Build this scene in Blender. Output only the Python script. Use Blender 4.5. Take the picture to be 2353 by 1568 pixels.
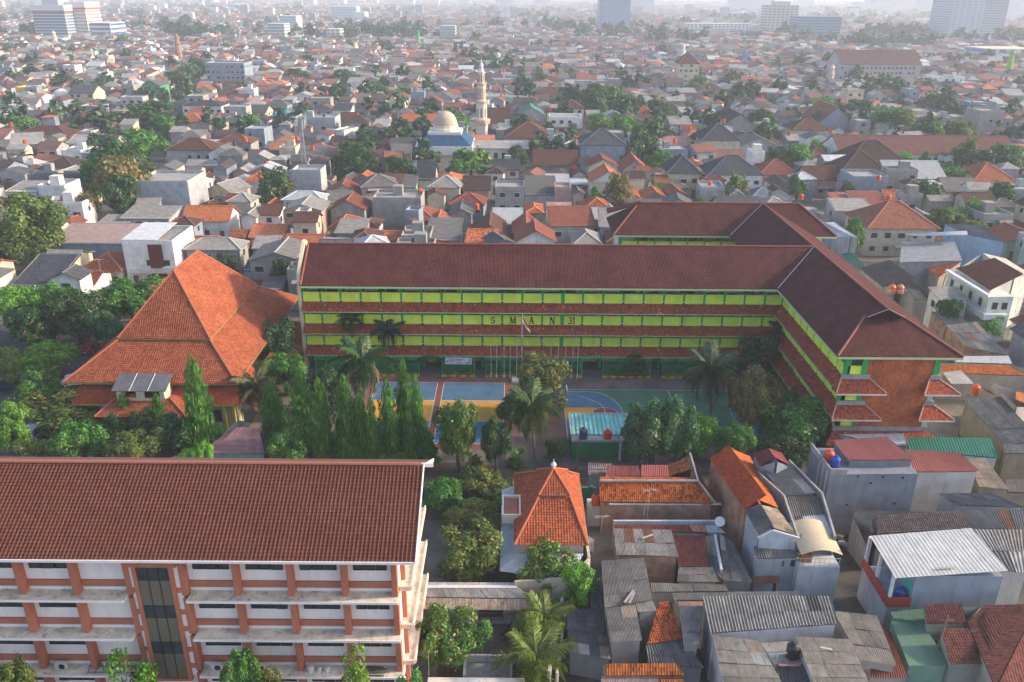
import bpy, bmesh, math, random
import numpy as np
from mathutils import Vector, Matrix
random.seed(7); np.random.seed(7)
R = math.radians
for o in list(bpy.data.objects): bpy.data.objects.remove(o, do_unlink=True)
sc = bpy.context.scene
COL = sc.collection

# ------------------------------------------------------------------ camera
HC, TH, FP, CX, CY, ROLL = 53.5, R(22.85), 1897.0, 1176.5, 784.0, R(0.4)
cd = bpy.data.cameras.new('camera'); cam = bpy.data.objects.new('camera', cd); COL.objects.link(cam)
cd.sensor_width = 36; cd.lens = 36 * FP / 2353; cd.clip_start = 0.5; cd.clip_end = 40000
cam.matrix_world = Matrix.Translation((0, 0, HC)) @ Matrix.Rotation(math.pi/2 - TH, 4, 'X') @ Matrix.Rotation(ROLL, 4, 'Z')
sc.camera = cam
# ------------------------------------------------------------------ sky, sun, exposure
SUN_AZ, SUN_EL = R(84), R(24)          # azimuth clockwise from the view direction (+Y)
w = bpy.data.worlds.new('World'); sc.world = w; w.use_nodes = True
nt = w.node_tree; nt.nodes.clear()
sky = nt.nodes.new('ShaderNodeTexSky'); sky.sky_type = 'NISHITA'; sky.sun_disc = False
sky.sun_elevation = SUN_EL; sky.sun_rotation = SUN_AZ; sky.air_density = 0.8; sky.dust_density = 2.2; sky.ozone_density = 0.7
bg = nt.nodes.new('ShaderNodeBackground'); bg.inputs[1].default_value = 0.15
wo = nt.nodes.new('ShaderNodeOutputWorld')
nt.links.new(sky.outputs[0], bg.inputs[0]); nt.links.new(bg.outputs[0], wo.inputs[0])
sd = bpy.data.lights.new('sun', 'SUN'); sd.energy = 2.4; sd.angle = R(3.0); sd.color = (1.0, 0.79, 0.57)
sun = bpy.data.objects.new('sun', sd); COL.objects.link(sun)
sdir = Vector((math.sin(SUN_AZ)*math.cos(SUN_EL), math.cos(SUN_AZ)*math.cos(SUN_EL), math.sin(SUN_EL)))
sun.rotation_euler = sdir.to_track_quat('Z', 'Y').to_euler(); sun.location = (60, 0, 120)
vs = sc.view_settings; vs.view_transform = 'Standard'; vs.look = 'None'; vs.exposure = 1.42; vs.gamma = 1.0; vs.use_curve_mapping = False
sc.cycles.use_denoising = True; sc.cycles.volume_bounces = 1; sc.cycles.max_bounces = 6; sc.cycles.diffuse_bounces = 3
sc.cycles.transparent_max_bounces = 8; sc.cycles.volume_step_rate = 4

# ------------------------------------------------------------------ photo pixel -> world point at a known height
VIEW = {'F': (0, 0, 1/1.088), 'Z1': (0, 0, 2.6133), 'Z2': (800, 0, 2.6133), 'Z3': (1660, 0, 2.6133), 'Z4': (0, 560, 2.6133),
        'Z5': (800, 560, 2.6133), 'Z6': (1660, 560, 2.6133), 'Y1': (0, 1106, 2.6133), 'Y2': (800, 1106, 2.6133),
        'Y3': (1660, 1106, 2.6133), 'N4': (1400, 1100, 3.92), 'N7': (1960, 760, 3.92), 'C5': (1040, 1400, 5.125), 'C6': (1500, 1480, 5.8825)}
def ray(k, x, y):
    ox, oy, s = VIEW[k]
    p = (ox + x/s)/1.088 - CX; q = (oy + y/s)/1.088 - CY
    ca, sa = math.cos(ROLL), math.sin(ROLL)
    p, q = p*ca + q*sa, -p*sa + q*ca
    a, b = p/FP, -q/FP
    return a, math.cos(TH) + math.sin(TH)*b, -math.sin(TH) + math.cos(TH)*b
def at(k, x, y, z=0.0):
    a, b, c = ray(k, x, y); t = (z - HC)/c
    return Vector((a*t, b*t, z))
def atY(k, x, y, Y):
    a, b, c = ray(k, x, y); t = Y/b
    return Vector((a*t, Y, HC + c*t))

# ------------------------------------------------------------------ scene helpers
def wl(o):
    v = Vector((0, 0, 0))
    while o is not None: v = v + o.location; o = o.parent
    return v
def tag(o, label=None, cat=None, group=None, kind=None):
    if label: o['label'] = label
    if cat: o['category'] = cat
    if group: o['group'] = group
    if kind: o['kind'] = kind
    return o
def thing(name, label, cat, loc=(0, 0, 0), group=None):
    o = bpy.data.objects.new(name, None); COL.objects.link(o); o.location = loc; o.empty_display_size = 0.3
    return tag(o, label, cat, group)
def link(name, me, parent=None, loc=None, color=None):
    o = bpy.data.objects.new(name, me); COL.objects.link(o)
    if parent is not None: o.parent = parent
    if loc is not None: o.location = loc
    if color is not None: o.color = (*color, 1)
    return o
def copy_tree(o, parent=None):
    c = o.copy(); COL.objects.link(c); c.parent = parent
    for ch in o.children: copy_tree(ch, c)
    return c

class MB:
    """collects faces (with metric UVs) and builds one mesh object"""
    def __init__(s): s.v = []; s.f = []; s.uv = []; s.mi = []; s.cm = 0
    def poly(s, pts, uv=None):
        pts = [Vector(p) for p in pts]; i = len(s.v); s.v += pts; s.f.append(tuple(range(i, i+len(pts)))); s.mi.append(s.cm)
        if uv is None:
            e1 = (pts[1]-pts[0]); e1 = e1.normalized() if e1.length > 1e-9 else Vector((1, 0, 0))
            n = Vector((0, 0, 0))
            for a in range(len(pts)):
                p, q = pts[a], pts[(a+1) % len(pts)]
                n += Vector(((p.y-q.y)*(p.z+q.z), (p.z-q.z)*(p.x+q.x), (p.x-q.x)*(p.y+q.y)))
            n = n.normalized() if n.length > 1e-12 else Vector((0, 0, 1)); e2 = n.cross(e1)
            uv = [((p-pts[0]).dot(e1), (p-pts[0]).dot(e2)) for p in pts]
        s.uv += uv
        return s
    def box(s, x0, x1, y0, y1, z0, z1, bottom=True):
        if x0 > x1: x0, x1 = x1, x0
        if y0 > y1: y0, y1 = y1, y0
        P = [(x0, y0, z0), (x1, y0, z0), (x1, y1, z0), (x0, y1, z0), (x0, y0, z1), (x1, y0, z1), (x1, y1, z1), (x0, y1, z1)]
        for q in ((0, 1, 5, 4), (1, 2, 6, 5), (2, 3, 7, 6), (3, 0, 4, 7), (4, 5, 6, 7)) + (((3, 2, 1, 0),) if bottom else ()):
            s.poly([P[k] for k in q])
        return s
    def prism(s, poly, z0, z1, top=True, bottom=False):
        a = sum(poly[i][0]*poly[(i+1) % len(poly)][1]-poly[(i+1) % len(poly)][0]*poly[i][1] for i in range(len(poly)))
        if a < 0: poly = poly[::-1]
        n = len(poly)
        for i in range(n):
            p, q = poly[i], poly[(i+1) % n]
            s.poly([(p[0], p[1], z0), (q[0], q[1], z0), (q[0], q[1], z1), (p[0], p[1], z1)])
        if top: s.poly([(p[0], p[1], z1) for p in poly])
        if bottom: s.poly([(p[0], p[1], z0) for p in poly[::-1]])
        return s
    def slab(s, pts, t):
        """thick sheet: pts is a planar ring seen from above (counter-clockwise), t the thickness downward"""
        pts = [Vector(p) for p in pts]; lo = [p - Vector((0, 0, t)) for p in pts]; n = len(pts)
        s.poly(pts); s.poly(lo[::-1])
        for i in range(n): s.poly([lo[i], lo[(i+1) % n], pts[(i+1) % n], pts[i]])
        return s
    def tube(s, path, r, n=6, r2=None, cap=True):
        path = [Vector(p) for p in path]; rings = []; m = len(path)
        for i, p in enumerate(path):
            d = (path[min(i+1, m-1)]-path[max(i-1, 0)]); d = d.normalized() if d.length > 1e-9 else Vector((0, 0, 1))
            a = d.cross(Vector((0, 0, 1))) if abs(d.z) < 0.95 else d.cross(Vector((1, 0, 0)))
            a.normalize(); b = d.cross(a); rr = r if r2 is None else r + (r2-r)*i/max(1, m-1)
            rings.append([p + a*math.cos(2*math.pi*k/n)*rr + b*math.sin(2*math.pi*k/n)*rr for k in range(n)])
        for i in range(m-1):
            for k in range(n): s.poly([rings[i][k], rings[i][(k+1) % n], rings[i+1][(k+1) % n], rings[i+1][k]])
        if cap: s.poly(rings[0][::-1]); s.poly(rings[-1])
        return s
    def lathe(s, c, prof, n=12, a0=0.0):
        c = Vector(c); rings = [[c + Vector((r*math.cos(a0+2*math.pi*k/n), r*math.sin(a0+2*math.pi*k/n), z)) for k in range(n)] for r, z in prof]
        for i in range(len(rings)-1):
            for k in range(n): s.poly([rings[i][k], rings[i][(k+1) % n], rings[i+1][(k+1) % n], rings[i+1][k]])
        s.poly(rings[0][::-1]); s.poly(rings[-1])
        return s
    def obb(s, c, ax, ay, az):
        """box about c with half-axis vectors"""
        c = Vector(c); ax, ay, az = Vector(ax), Vector(ay), Vector(az)
        P = [c + i*ax + j*ay + k*az for k in (-1, 1) for i, j in ((-1, -1), (1, -1), (1, 1), (-1, 1))]
        for q in ((0, 1, 5, 4), (1, 2, 6, 5), (2, 3, 7, 6), (3, 0, 4, 7), (4, 5, 6, 7), (3, 2, 1, 0)): s.poly([P[k] for k in q])
        return s
    def bar(s, p, q, wd, hd=None):
        p, q = Vector(p), Vector(q); d = q-p; L = d.length
        if L < 1e-6: return s
        d /= L; a = d.cross(Vector((0, 0, 1))) if abs(d.z) < 0.98 else Vector((1, 0, 0)); a.normalize(); b = a.cross(d)
        return s.obb((p+q)/2, d*L/2, a*wd/2, b*(hd or wd)/2)
    def mesh(s, name, mats, off=None, smooth=False):
        me = bpy.data.meshes.new(name)
        off = off or Vector((0, 0, 0))
        me.from_pydata([tuple(p-off) for p in s.v], [], s.f)
        if not isinstance(mats, (list, tuple)): mats = [mats]
        for m in mats: me.materials.append(m)
        if any(s.mi): me.polygons.foreach_set('material_index', s.mi)
        ul = me.uv_layers.new(name='UVMap'); ul.data.foreach_set('uv', [c for p in s.uv for c in p])
        if smooth: me.polygons.foreach_set('use_smooth', [True]*len(s.f))
        return me
    def build(s, name, mats, parent=None, color=None, smooth=False, kind=None, label=None):
        o = link(name, s.mesh(name, mats, wl(parent) if parent is not None else None, smooth), parent, None, color)
        if kind: o['kind'] = kind
        if label: o['label'] = label
        return o
def build_at(mb, name, mats, color=None, smooth=False, **tags):
    """top-level mesh with its origin at the middle of its base"""
    xs = [p.x for p in mb.v]; ys = [p.y for p in mb.v]; zs = [p.z for p in mb.v]
    off = Vector(((min(xs)+max(xs))/2, (min(ys)+max(ys))/2, min(zs)))
    o = link(name, mb.mesh(name, mats, off, smooth), None, off, color)
    return tag(o, **tags)

# ------------------------------------------------------------------ materials
class NG:
    def __init__(s, name):
        s.m = bpy.data.materials.new(name); s.m.use_nodes = True; s.t = s.m.node_tree; s.t.nodes.clear()
        s.out = s.t.nodes.new('ShaderNodeOutputMaterial')
    def n(s, typ, props=None, **ins):
        nd = s.t.nodes.new('ShaderNode'+typ)
        for k, v in (props or {}).items(): setattr(nd, k, v)
        for k, v in ins.items():
            sk = nd.inputs[int(k[1:])] if k[0] == 'i' and k[1:].isdigit() else nd.inputs[k.replace('_', ' ')]
            if isinstance(v, bpy.types.NodeSocket): s.t.links.new(v, sk)
            else: sk.default_value = v
        return nd
    def math(s, op, a, b=0.0, c=0.0): return s.n('Math', {'operation': op}, i0=a, i1=b, i2=c).outputs[0]
    def mix(s, f, a, b, mode='MIX'):
        a = (*a, 1) if isinstance(a, tuple) and len(a) == 3 else a; b = (*b, 1) if isinstance(b, tuple) and len(b) == 3 else b
        return s.n('Mix', {'data_type': 'RGBA', 'blend_type': mode}, i0=f, i6=a, i7=b).outputs[2]
    def mapr(s, v, a, b, c, d): return s.n('MapRange', None, i0=v, i1=a, i2=b, i3=c, i4=d).outputs[0]
    def scale(s, col, f):
        return s.n('VectorMath', {'operation': 'SCALE'}, i0=col, i3=f).outputs[0]
    def noise(s, vec, scale, detail=3.0, rough=0.55): return s.n('TexNoise', None, Vector=vec, Scale=scale, Detail=detail, Roughness=rough).outputs[0]
    def coord(s, which='Object'): return s.n('TexCoord').outputs[which]
    def base(s, color):
        if color is None: return s.n('ObjectInfo').outputs['Color']
        if isinstance(color, str): return s.n('Attribute', {'attribute_name': color}).outputs['Color']
        r = s.n('RGB'); r.outputs[0].default_value = (*color, 1); return r.outputs[0]
    def surf(s, col, rough=0.8, bump=None, dist=0.02, strength=1.0, metal=0.0, spec=0.3):
        p = s.n('BsdfPrincipled', None, Base_Color=col, Roughness=rough, Metallic=metal); p.inputs['Specular IOR Level'].default_value = spec
        if bump is not None:
            b = s.n('Bump', None, Strength=strength, Distance=dist, Height=bump); s.t.links.new(b.outputs[0], p.inputs['Normal'])
        s.t.links.new(p.outputs[0], s.out.inputs[0]); return s.m

def m_paint(name, color=None, rough=0.8, var=0.18, dirt=0.25, scale=0.6, dirtcol=(0.09, 0.085, 0.075), spec=0.1):
    """paint or render with cloudy variation and vertical run-off stains"""
    g = NG(name); c = g.base(color); oc = g.coord()
    n1 = g.noise(oc, scale, 4); col = g.scale(c, g.mapr(n1, 0.3, 0.7, 1-var, 1+var))
    mp = g.n('Mapping', None, Vector=oc); mp.inputs['Scale'].default_value = (1.7, 1.7, 0.22)
    n2 = g.noise(mp.outputs[0], 1.3, 5, 0.65)
    col = g.mix(g.mapr(n2, 0.52, 0.78, 0.0, dirt*1.6), col, dirtcol)
    n3 = g.noise(oc, 14.0, 2)
    return g.surf(col, rough, n3, 0.01, 0.25, spec=spec)
def m_plain(name, color=None, rough=0.7, metal=0.0, spec=0.3, var=0.08):
    g = NG(name); c = g.base(color); n = g.noise(g.coord(), 2.5, 3)
    return g.surf(g.scale(c, g.mapr(n, 0.3, 0.7, 1-var, 1+var)), rough, None, metal=metal, spec=spec)
def m_tile(name, color=None, pu=0.24, pv=0.3, var=0.3, moss=0.0, mosscol=(0.025, 0.022, 0.02), relief=True, pale=(0.55, 0.42, 0.36), palef=0.0, dist=0.05, streak=0.12, stain=0.5):
    g = NG(name); c = g.base(color); uv = g.n('UVMap').outputs[0]; sp = g.n('SeparateXYZ', None, i0=uv)
    u = g.math('DIVIDE', sp.outputs[0], pu); v = g.math('DIVIDE', sp.outputs[1], pv)
    rnd = g.n('ObjectInfo').outputs['Random']
    cell = g.n('CombineXYZ', None, i0=g.math('FLOOR', u), i1=g.math('FLOOR', v), i2=g.math('MULTIPLY', rnd, 37.0)).outputs[0]
    wn = g.n('TexWhiteNoise', {'noise_dimensions': '3D'}, Vector=cell)
    col = g.scale(c, g.mapr(wn.outputs[0], 0.0, 1.0, 1-var, 1+var))
    big = g.noise(uv, 0.35, 4, 0.6); col = g.scale(col, g.mapr(big, 0.3, 0.7, 1-streak, 1+streak))
    mps = g.n('Mapping', None, Vector=uv); mps.inputs['Scale'].default_value = (0.5, 0.1, 1)
    col = g.mix(g.mapr(g.noise(mps.outputs[0], 1.0, 6, 0.7), 0.5, 0.75, 0, stain), col, g.scale(col, 0.45))
    wn2 = g.n('TexWhiteNoise', {'noise_dimensions': '3D'}, Vector=g.n('VectorMath', {'operation': 'ADD'}, i0=cell, i1=(11.3, 5.1, 2.0)).outputs[0])
    col = g.mix(g.math('MULTIPLY', g.math('GREATER_THAN', wn2.outputs[0], 1-palef), 0.5), col, pale)
    if moss > 0:
        f = g.math('GREATER_THAN', g.math('ADD', g.mapr(g.noise(uv, 0.55, 4, 0.7), 0.3, 0.7, -0.35, 0.35), wn2.outputs[0]), 1.0-moss)
        col = g.mix(g.math('MULTIPLY', f, 0.6), col, mosscol)
    h = None
    if relief:
        h = g.math('ADD', g.math('MULTIPLY', g.math('COSINE', g.math('MULTIPLY', u, 2*math.pi)), 0.3), g.math('SUBTRACT', 1.0, g.math('FRACT', v)))
    return g.surf(col, 0.85, h, dist, 0.9, spec=0.08)
def m_corr(name, color=None, p=0.15, var=0.2, rust=0.0, rustcol=(0.22, 0.075, 0.03), seam=0.0, rough=0.65, metal=0.0, dist=0.04, relief=True, dirt=0.3, dirtcol=(0.07, 0.065, 0.06)):
    g = NG(name); c = g.base(color); uv = g.n('UVMap').outputs[0]; sp = g.n('SeparateXYZ', None, i0=uv)
    rnd = g.n('ObjectInfo').outputs['Random']; oc = g.coord()
    off = g.n('VectorMath', {'operation': 'ADD'}, i0=uv, i1=g.n('CombineXYZ', None, i0=g.math('MULTIPLY', rnd, 91.0), i1=g.math('MULTIPLY', rnd, 57.0)).outputs[0]).outputs[0]
    col = g.scale(c, g.mapr(rnd, 0, 1, 1-var*0.5, 1+var*0.5))
    col = g.scale(col, g.mapr(g.noise(off, 0.8, 5, 0.65), 0.3, 0.7, 1-var, 1+var))
    mp = g.n('Mapping', None, Vector=off); mp.inputs['Scale'].default_value = (3.0, 0.35, 1)
    n2 = g.noise(mp.outputs[0], 1.6, 5, 0.7); col = g.mix(g.mapr(n2, 0.5, 0.8, 0, dirt*1.5), col, dirtcol)
    if rust > 0: col = g.mix(g.mapr(g.noise(off, 0.9, 6, 0.75), 0.62-rust*0.3, 0.72-rust*0.15, 0, 0.85), col, rustcol)
    h = g.math('COSINE', g.math('MULTIPLY', sp.outputs[0], 2*math.pi/p)) if relief else g.noise(off, 20, 3)
    return g.surf(col, rough, h, dist if relief else 0.01, 0.8 if relief else 0.3, metal=metal, spec=0.12)
def m_glass(name, color=(0.03, 0.04, 0.045), rough=0.15):
    g = NG(name); n = g.noise(g.coord(), 1.2, 3)
    return g.surf(g.scale(g.base(color), g.mapr(n, 0.3, 0.7, 0.6, 1.5)), rough, None, spec=0.35)
def m_brick(name, c1=(0.40, 0.18, 0.095), c2=(0.27, 0.13, 0.08), mortar=(0.3, 0.26, 0.21)):
    g = NG(name); uv = g.n('UVMap').outputs[0]
    b = g.n('TexBrick', None, Vector=uv, Color1=(*c1, 1), Color2=(*c2, 1), Mortar=(*mortar, 1), Scale=1.0)
    b.inputs['Brick Width'].default_value = 0.24; b.inputs['Row Height'].default_value = 0.085; b.inputs['Mortar Size'].default_value = 0.012
    n = g.noise(g.coord(), 0.9, 5); col = g.scale(b.outputs[0], g.mapr(n, 0.3, 0.7, 0.65, 1.35))
    col = g.mix(g.mapr(g.noise(g.coord(), 0.5, 4), 0.55, 0.72, 0, 0.6), col, (0.2, 0.18, 0.16))
    return g.surf(col, 0.9, b.outputs[1], 0.01, -0.6)
def m_leaf(name):
    g = NG(name); c = g.n('ObjectInfo').outputs['Color']; ri = g.n('NewGeometry').outputs['Random Per Island']
    n = g.noise(g.coord(), 0.55, 2)
    col = g.scale(c, g.mapr(ri, 0, 1, 0.45, 1.6)); col = g.scale(col, g.mapr(n, 0.35, 0.65, 0.7, 1.3))
    al = g.n('ObjectInfo').outputs['Alpha']            # share of young yellowish-brown leaves
    f = g.math('MULTIPLY', g.math('GREATER_THAN', g.math('ADD', ri, g.mapr(n, 0.3, 0.7, -0.3, 0.3)), al), 0.75)
    col = g.mix(f, col, (0.20, 0.13, 0.025))
    d = g.n('BsdfDiffuse', None, Color=col); t = g.n('BsdfTranslucent', None, Color=g.scale(col, 1.2)); gl = g.n('BsdfGlossy', None, Roughness=0.45, Color=(0.5, 0.5, 0.5, 1))
    m1 = g.n('MixShader', None, i0=0.28, i1=d.outputs[0], i2=t.outputs[0]); m2 = g.n('MixShader', None, i0=0.05, i1=m1.outputs[0], i2=gl.outputs[0])
    g.t.links.new(m2.outputs[0], g.out.inputs[0]); return g.m

M = {}
M['wall'] = m_paint('painted_wall'); M['wall_clean'] = m_paint('clean_wall', var=0.08, dirt=0.08); M['plain'] = m_plain('plain_paint')
M['concrete'] = m_paint('bare_concrete', (0.30, 0.29, 0.28), 0.9, 0.22, 0.45)
M['dirty_white'] = m_paint('stained_white', (0.62, 0.58, 0.52), 0.85, 0.12, 0.35)
M['tile'] = m_tile('clay_roof_tile'); M['tile_moss'] = m_tile('mossy_clay_tile', moss=0.3, var=0.4)
M['sheet'] = m_corr('corrugated_sheet'); M['rusty'] = m_corr('rusty_corrugated_sheet', rust=0.5)
M['asbestos'] = m_corr('fibre_cement_sheet', p=0.177, var=0.28, dirt=0.5, rough=0.95)
M['sheet_flat'] = m_corr('weathered_sheet', relief=False, var=0.25, dirt=0.5, rough=0.9)
M['glass'] = m_glass('dark_glass'); M['brick'] = m_brick('raw_brick')
M['metal'] = m_plain('painted_metal', rough=0.45, spec=0.5); M['gloss'] = m_plain('glossy_plastic', rough=0.3, spec=0.5, var=0.05)
M['leaf'] = m_leaf('leaves'); M['bark'] = m_paint('bark', (0.11, 0.08, 0.06), 0.95, 0.3, 0.3, 3.0)
M['soil'] = m_paint('bare_soil', (0.10, 0.075, 0.055), 0.95, 0.35, 0.4, 0.3)
M['black'] = m_plain('black_rubber', (0.015, 0.015, 0.017), 0.6)

# roof colours (albedo)
TERRA = (0.36, 0.095, 0.037); ORANGE = (0.46, 0.125, 0.035); RUSTRED = (0.23, 0.065, 0.038); BROWN = (0.12, 0.053, 0.038); DKBROWN = (0.068, 0.04, 0.035)
GREYT = (0.10, 0.10, 0.11); SLATE = (0.055, 0.06, 0.075); ASB = (0.27, 0.26, 0.245); ASBD = (0.13, 0.127, 0.123); ZINC = (0.42, 0.45, 0.48); TEAL = (0.05, 0.20, 0.17)
WHITE = (0.64, 0.62, 0.58); CREAM = (0.53, 0.46, 0.34); GREYW = (0.34, 0.34, 0.34); BLUEG = (0.22, 0.26, 0.31); CONC = (0.27, 0.26, 0.24); PINKW = (0.40, 0.27, 0.235); MINT = (0.28, 0.42, 0.33)
# ------------------------------------------------------------------ the setting: ground, haze
def ground_mat():
    g = NG('dusty_ground'); oc = g.coord()
    n = g.noise(oc, 0.02, 6, 0.6); n2 = g.noise(oc, 0.4, 5, 0.6)
    col = g.mix(g.mapr(n, 0.35, 0.65, 0, 1), (0.13, 0.12, 0.11), (0.17, 0.145, 0.12)); col = g.scale(col, g.mapr(n2, 0.3, 0.7, 0.6, 1.3))
    return g.surf(col, 0.95)
def paver_mat(name, c1, c2, wd=0.22, hd=0.11, mortar=(0.07, 0.065, 0.06)):
    g = NG(name); oc = g.coord()
    b = g.n('TexBrick', None, Vector=oc, Color1=(*c1, 1), Color2=(*c2, 1), Mortar=(*mortar, 1), Scale=1.0)
    b.inputs['Brick Width'].default_value = wd; b.inputs['Row Height'].default_value = hd; b.inputs['Mortar Size'].default_value = 0.008
    col = g.scale(b.outputs[0], g.mapr(g.noise(oc, 0.25, 5, 0.65), 0.3, 0.7, 0.6, 1.35))
    col = g.mix(g.mapr(g.noise(oc, 1.2, 5, 0.7), 0.6, 0.8, 0, 0.5), col, (0.25, 0.22, 0.19))
    return g.surf(col, 0.9)
def sheet(name, poly, z, mat, kind='structure', parent=None, color=None):
    m = MB(); m.poly([(p[0], p[1], z) for p in poly]); o = m.build(name, mat, parent, color)
    if parent is None: o['kind'] = kind
    return o
def rect(x0, x1, y0, y1): return [(x0, y0), (x1, y0), (x1, y1), (x0, y1)]
S_ = 16000
sheet('ground', rect(-S_, S_, -400, 15500), 0.0, ground_mat())
g = NG('asphalt'); oc = g.coord(); asph = g.surf(g.scale(g.base((0.055, 0.055, 0.06)), g.mapr(g.noise(oc, 0.5, 6, 0.65), 0.3, 0.7, 0.6, 1.5)), 0.9)
PAVE = paver_mat('grey_red_pavers', (0.16, 0.125, 0.115), (0.12, 0.105, 0.10)); PAVE_DK = paver_mat('dark_pavers', (0.10, 0.085, 0.075), (0.075, 0.065, 0.06))
PAVE_RED = paver_mat('red_pavers', (0.20, 0.11, 0.095), (0.15, 0.10, 0.09))
sheet('school_yard', rect(-27, 40.4, 86.5, 116), 0.004, PAVE)
sheet('garden_soil', [(-75, 76), (16, 76), (16, 86), (-12, 88.6), (-27, 96), (-34, 96), (-34, 86), (-75, 86)], 0.008, M['soil'])
sheet('car_park', [(-95, 84), (-35, 84), (-35, 133), (-95, 133)], 0.003, asph)
sheet('inner_yard', rect(-6.2, 1.5, 55, 76), 0.004, PAVE_DK)
sheet('side_lane', rect(-6.2, 18, 34, 55), 0.003, M['soil'])

sheet('alley_ground', [(14, 28), (75, 28), (75, 88), (38, 86.4), (16, 86.4)], 0.005, m_paint('dark_alley_concrete', (.075, .07, .065), .95, .4, .5, .4))
# haze: one closed box of even, pale air round everything
m = MB(); m.box(-S_+100, S_-100, -300, 15400, -1.5, 215)
hz = m.build('haze', None); hz.data.materials.clear(); hz['kind'] = 'stuff'; hz['label'] = 'pale hazy air over the whole city'
hm = bpy.data.materials.new('hazy_air'); hm.use_nodes = True; ht = hm.node_tree; ht.nodes.clear()
pv = ht.nodes.new('ShaderNodeVolumePrincipled'); pv.inputs['Color'].default_value = (0.78, 0.85, 0.94, 1); pv.inputs['Density'].default_value = 0.00029; pv.inputs['Anisotropy'].default_value = 0.15
ho = ht.nodes.new('ShaderNodeOutputMaterial'); ht.links.new(pv.outputs[0], ho.inputs['Volume'])
hz.data.materials.append(hm)
# ------------------------------------------------------------------ geometry helpers for roofs and facades
M['tile_geo'] = m_tile('laid_clay_tile', relief=False, var=0.26, palef=0.0, streak=0.18)
WAVE4 = [(0, 1), (.25, .5), (.5, 0), (.75, .5)]; WAVE3 = [(0, 1), (.33, .25), (.67, .25)]; ROLL5 = [(0, 0), (.5, .06), (.62, .8), (.74, 1), (.88, .7)]
def tile_plane(mb, A, B, C, D, pu=0.3, pv=0.295, amp=0.045, step=0.035, sep=0, parent=None, color=None, mat=None, seg=4, prof=None):
    """real wavy tiles in overlapping courses on the plane A-B (eave, left to right from outside), C above B, D above A"""
    A, B, C, D = map(Vector, (A, B, C, D)); e1 = (B-A).normalized(); prof = prof or (WAVE3 if seg == 3 else WAVE4); seg = len(prof)
    n = e1.cross(C-A if (C-A).length > 0.1 else D-A).normalized(); e2 = n.cross(e1)
    L = (B-A).length; tm = (D-A).dot(e2); dl = (D-A).dot(e1); dr = (C-A).dot(e1)
    rows = max(1, round(tm/pv)); pv = tm/rows; ncol = max(1, round(L/pu)); pu = L/ncol
    fx = np.array([p[0] for p in prof]); fh = np.array([p[1] for p in prof]); V, F_, U = [], [], []
    ks = np.append(np.concatenate([(c+fx)*pu for c in range(ncol)]), L); pr = amp*np.append(np.tile(fh, ncol), fh[0])
    A_, E1, E2, NN = (np.array(q) for q in (A, e1, e2, n))
    if sep:
        m = MB(); q = [(f*pu, amp*h) for f, h in prof]+[(pu, amp*prof[0][1])]
        for k in range(seg):
            (a, ha), (b, hb) = q[k], q[k+1]; uv = [(.12, .15)]*4
            m.poly([(a, 0, ha+step), (b, 0, hb+step), (b, pv, hb), (a, pv, ha)], uv); m.poly([(a, 0, ha-0.01), (b, 0, hb-0.01), (b, 0, hb+step), (a, 0, ha+step)], uv)
        tme = m.mesh('tile', mat); rot = Matrix((e1, e2, n)).transposed().to_4x4(); base = wl(parent)
        for i in range(sep):
            for c in range(ncol):
                o = link('tile', tme, parent, None, color); p = A + e1*(c*pu) + e2*(i*pv) - base
                o.matrix_local = Matrix.Translation(p + n*random.uniform(-0.004, 0.006)) @ rot @ Matrix.Rotation(random.uniform(-.012, .012), 4, 'Z')
    k = len(ks)
    for i in range(sep, rows):
        f0, f1 = i/rows, (i+1)/rows; t0, t1 = i*pv, (i+1)*pv
        s0 = np.clip(ks, dl*f0, L+(dr-L)*f0); s1 = np.clip(ks, dl*f1, L+(dr-L)*f1)
        jit = np.append(np.repeat(np.random.uniform(-0.008, 0.008, ncol), seg), 0)
        lo = A_+np.outer(s0, E1)+E2*t0+np.outer(pr+step+jit, NN); hi = A_+np.outer(s1, E1)+E2*t1+np.outer(pr, NN); rs = A_+np.outer(s0, E1)+E2*t0+np.outer(pr-0.012, NN)
        b = len(V); V += lo.tolist()+hi.tolist()+rs.tolist(); ok = (np.diff(s0) > 1e-4) | (np.diff(s1) > 1e-4)
        for j in np.nonzero(ok)[0].tolist():
            uvc = [((j//seg+.5)*.24, (i+.5)*.3)]*4
            F_.append((b+j, b+j+1, b+k+j+1, b+k+j)); U += uvc; F_.append((b+2*k+j, b+2*k+j+1, b+j+1, b+j)); U += uvc
    off = len(mb.v); mb.v += [Vector(v) for v in V]; mb.f += [tuple(off+q for q in f) for f in F_]; mb.uv += U; mb.mi += [mb.cm]*len(F_)
class Frame:
    def __init__(s, o, sd, od): s.o = Vector(o); s.sd = Vector(sd); s.od = Vector(od)
    def p(s, a, b, z): return s.o + s.sd*a + s.od*b + Vector((0, 0, z))
    def box(s, mb, a0, a1, b0, b1, z0, z1):
        return mb.obb(s.p((a0+a1)/2, (b0+b1)/2, (z0+z1)/2), s.sd*(a1-a0)/2, s.od*(b1-b0)/2, (0, 0, (z1-z0)/2))
def ridge_cap(mb, p, q, r=0.13): mb.tube([Vector(p)+Vector((0, 0, .03)), Vector(q)+Vector((0, 0, .03))], r, 6)

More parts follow.
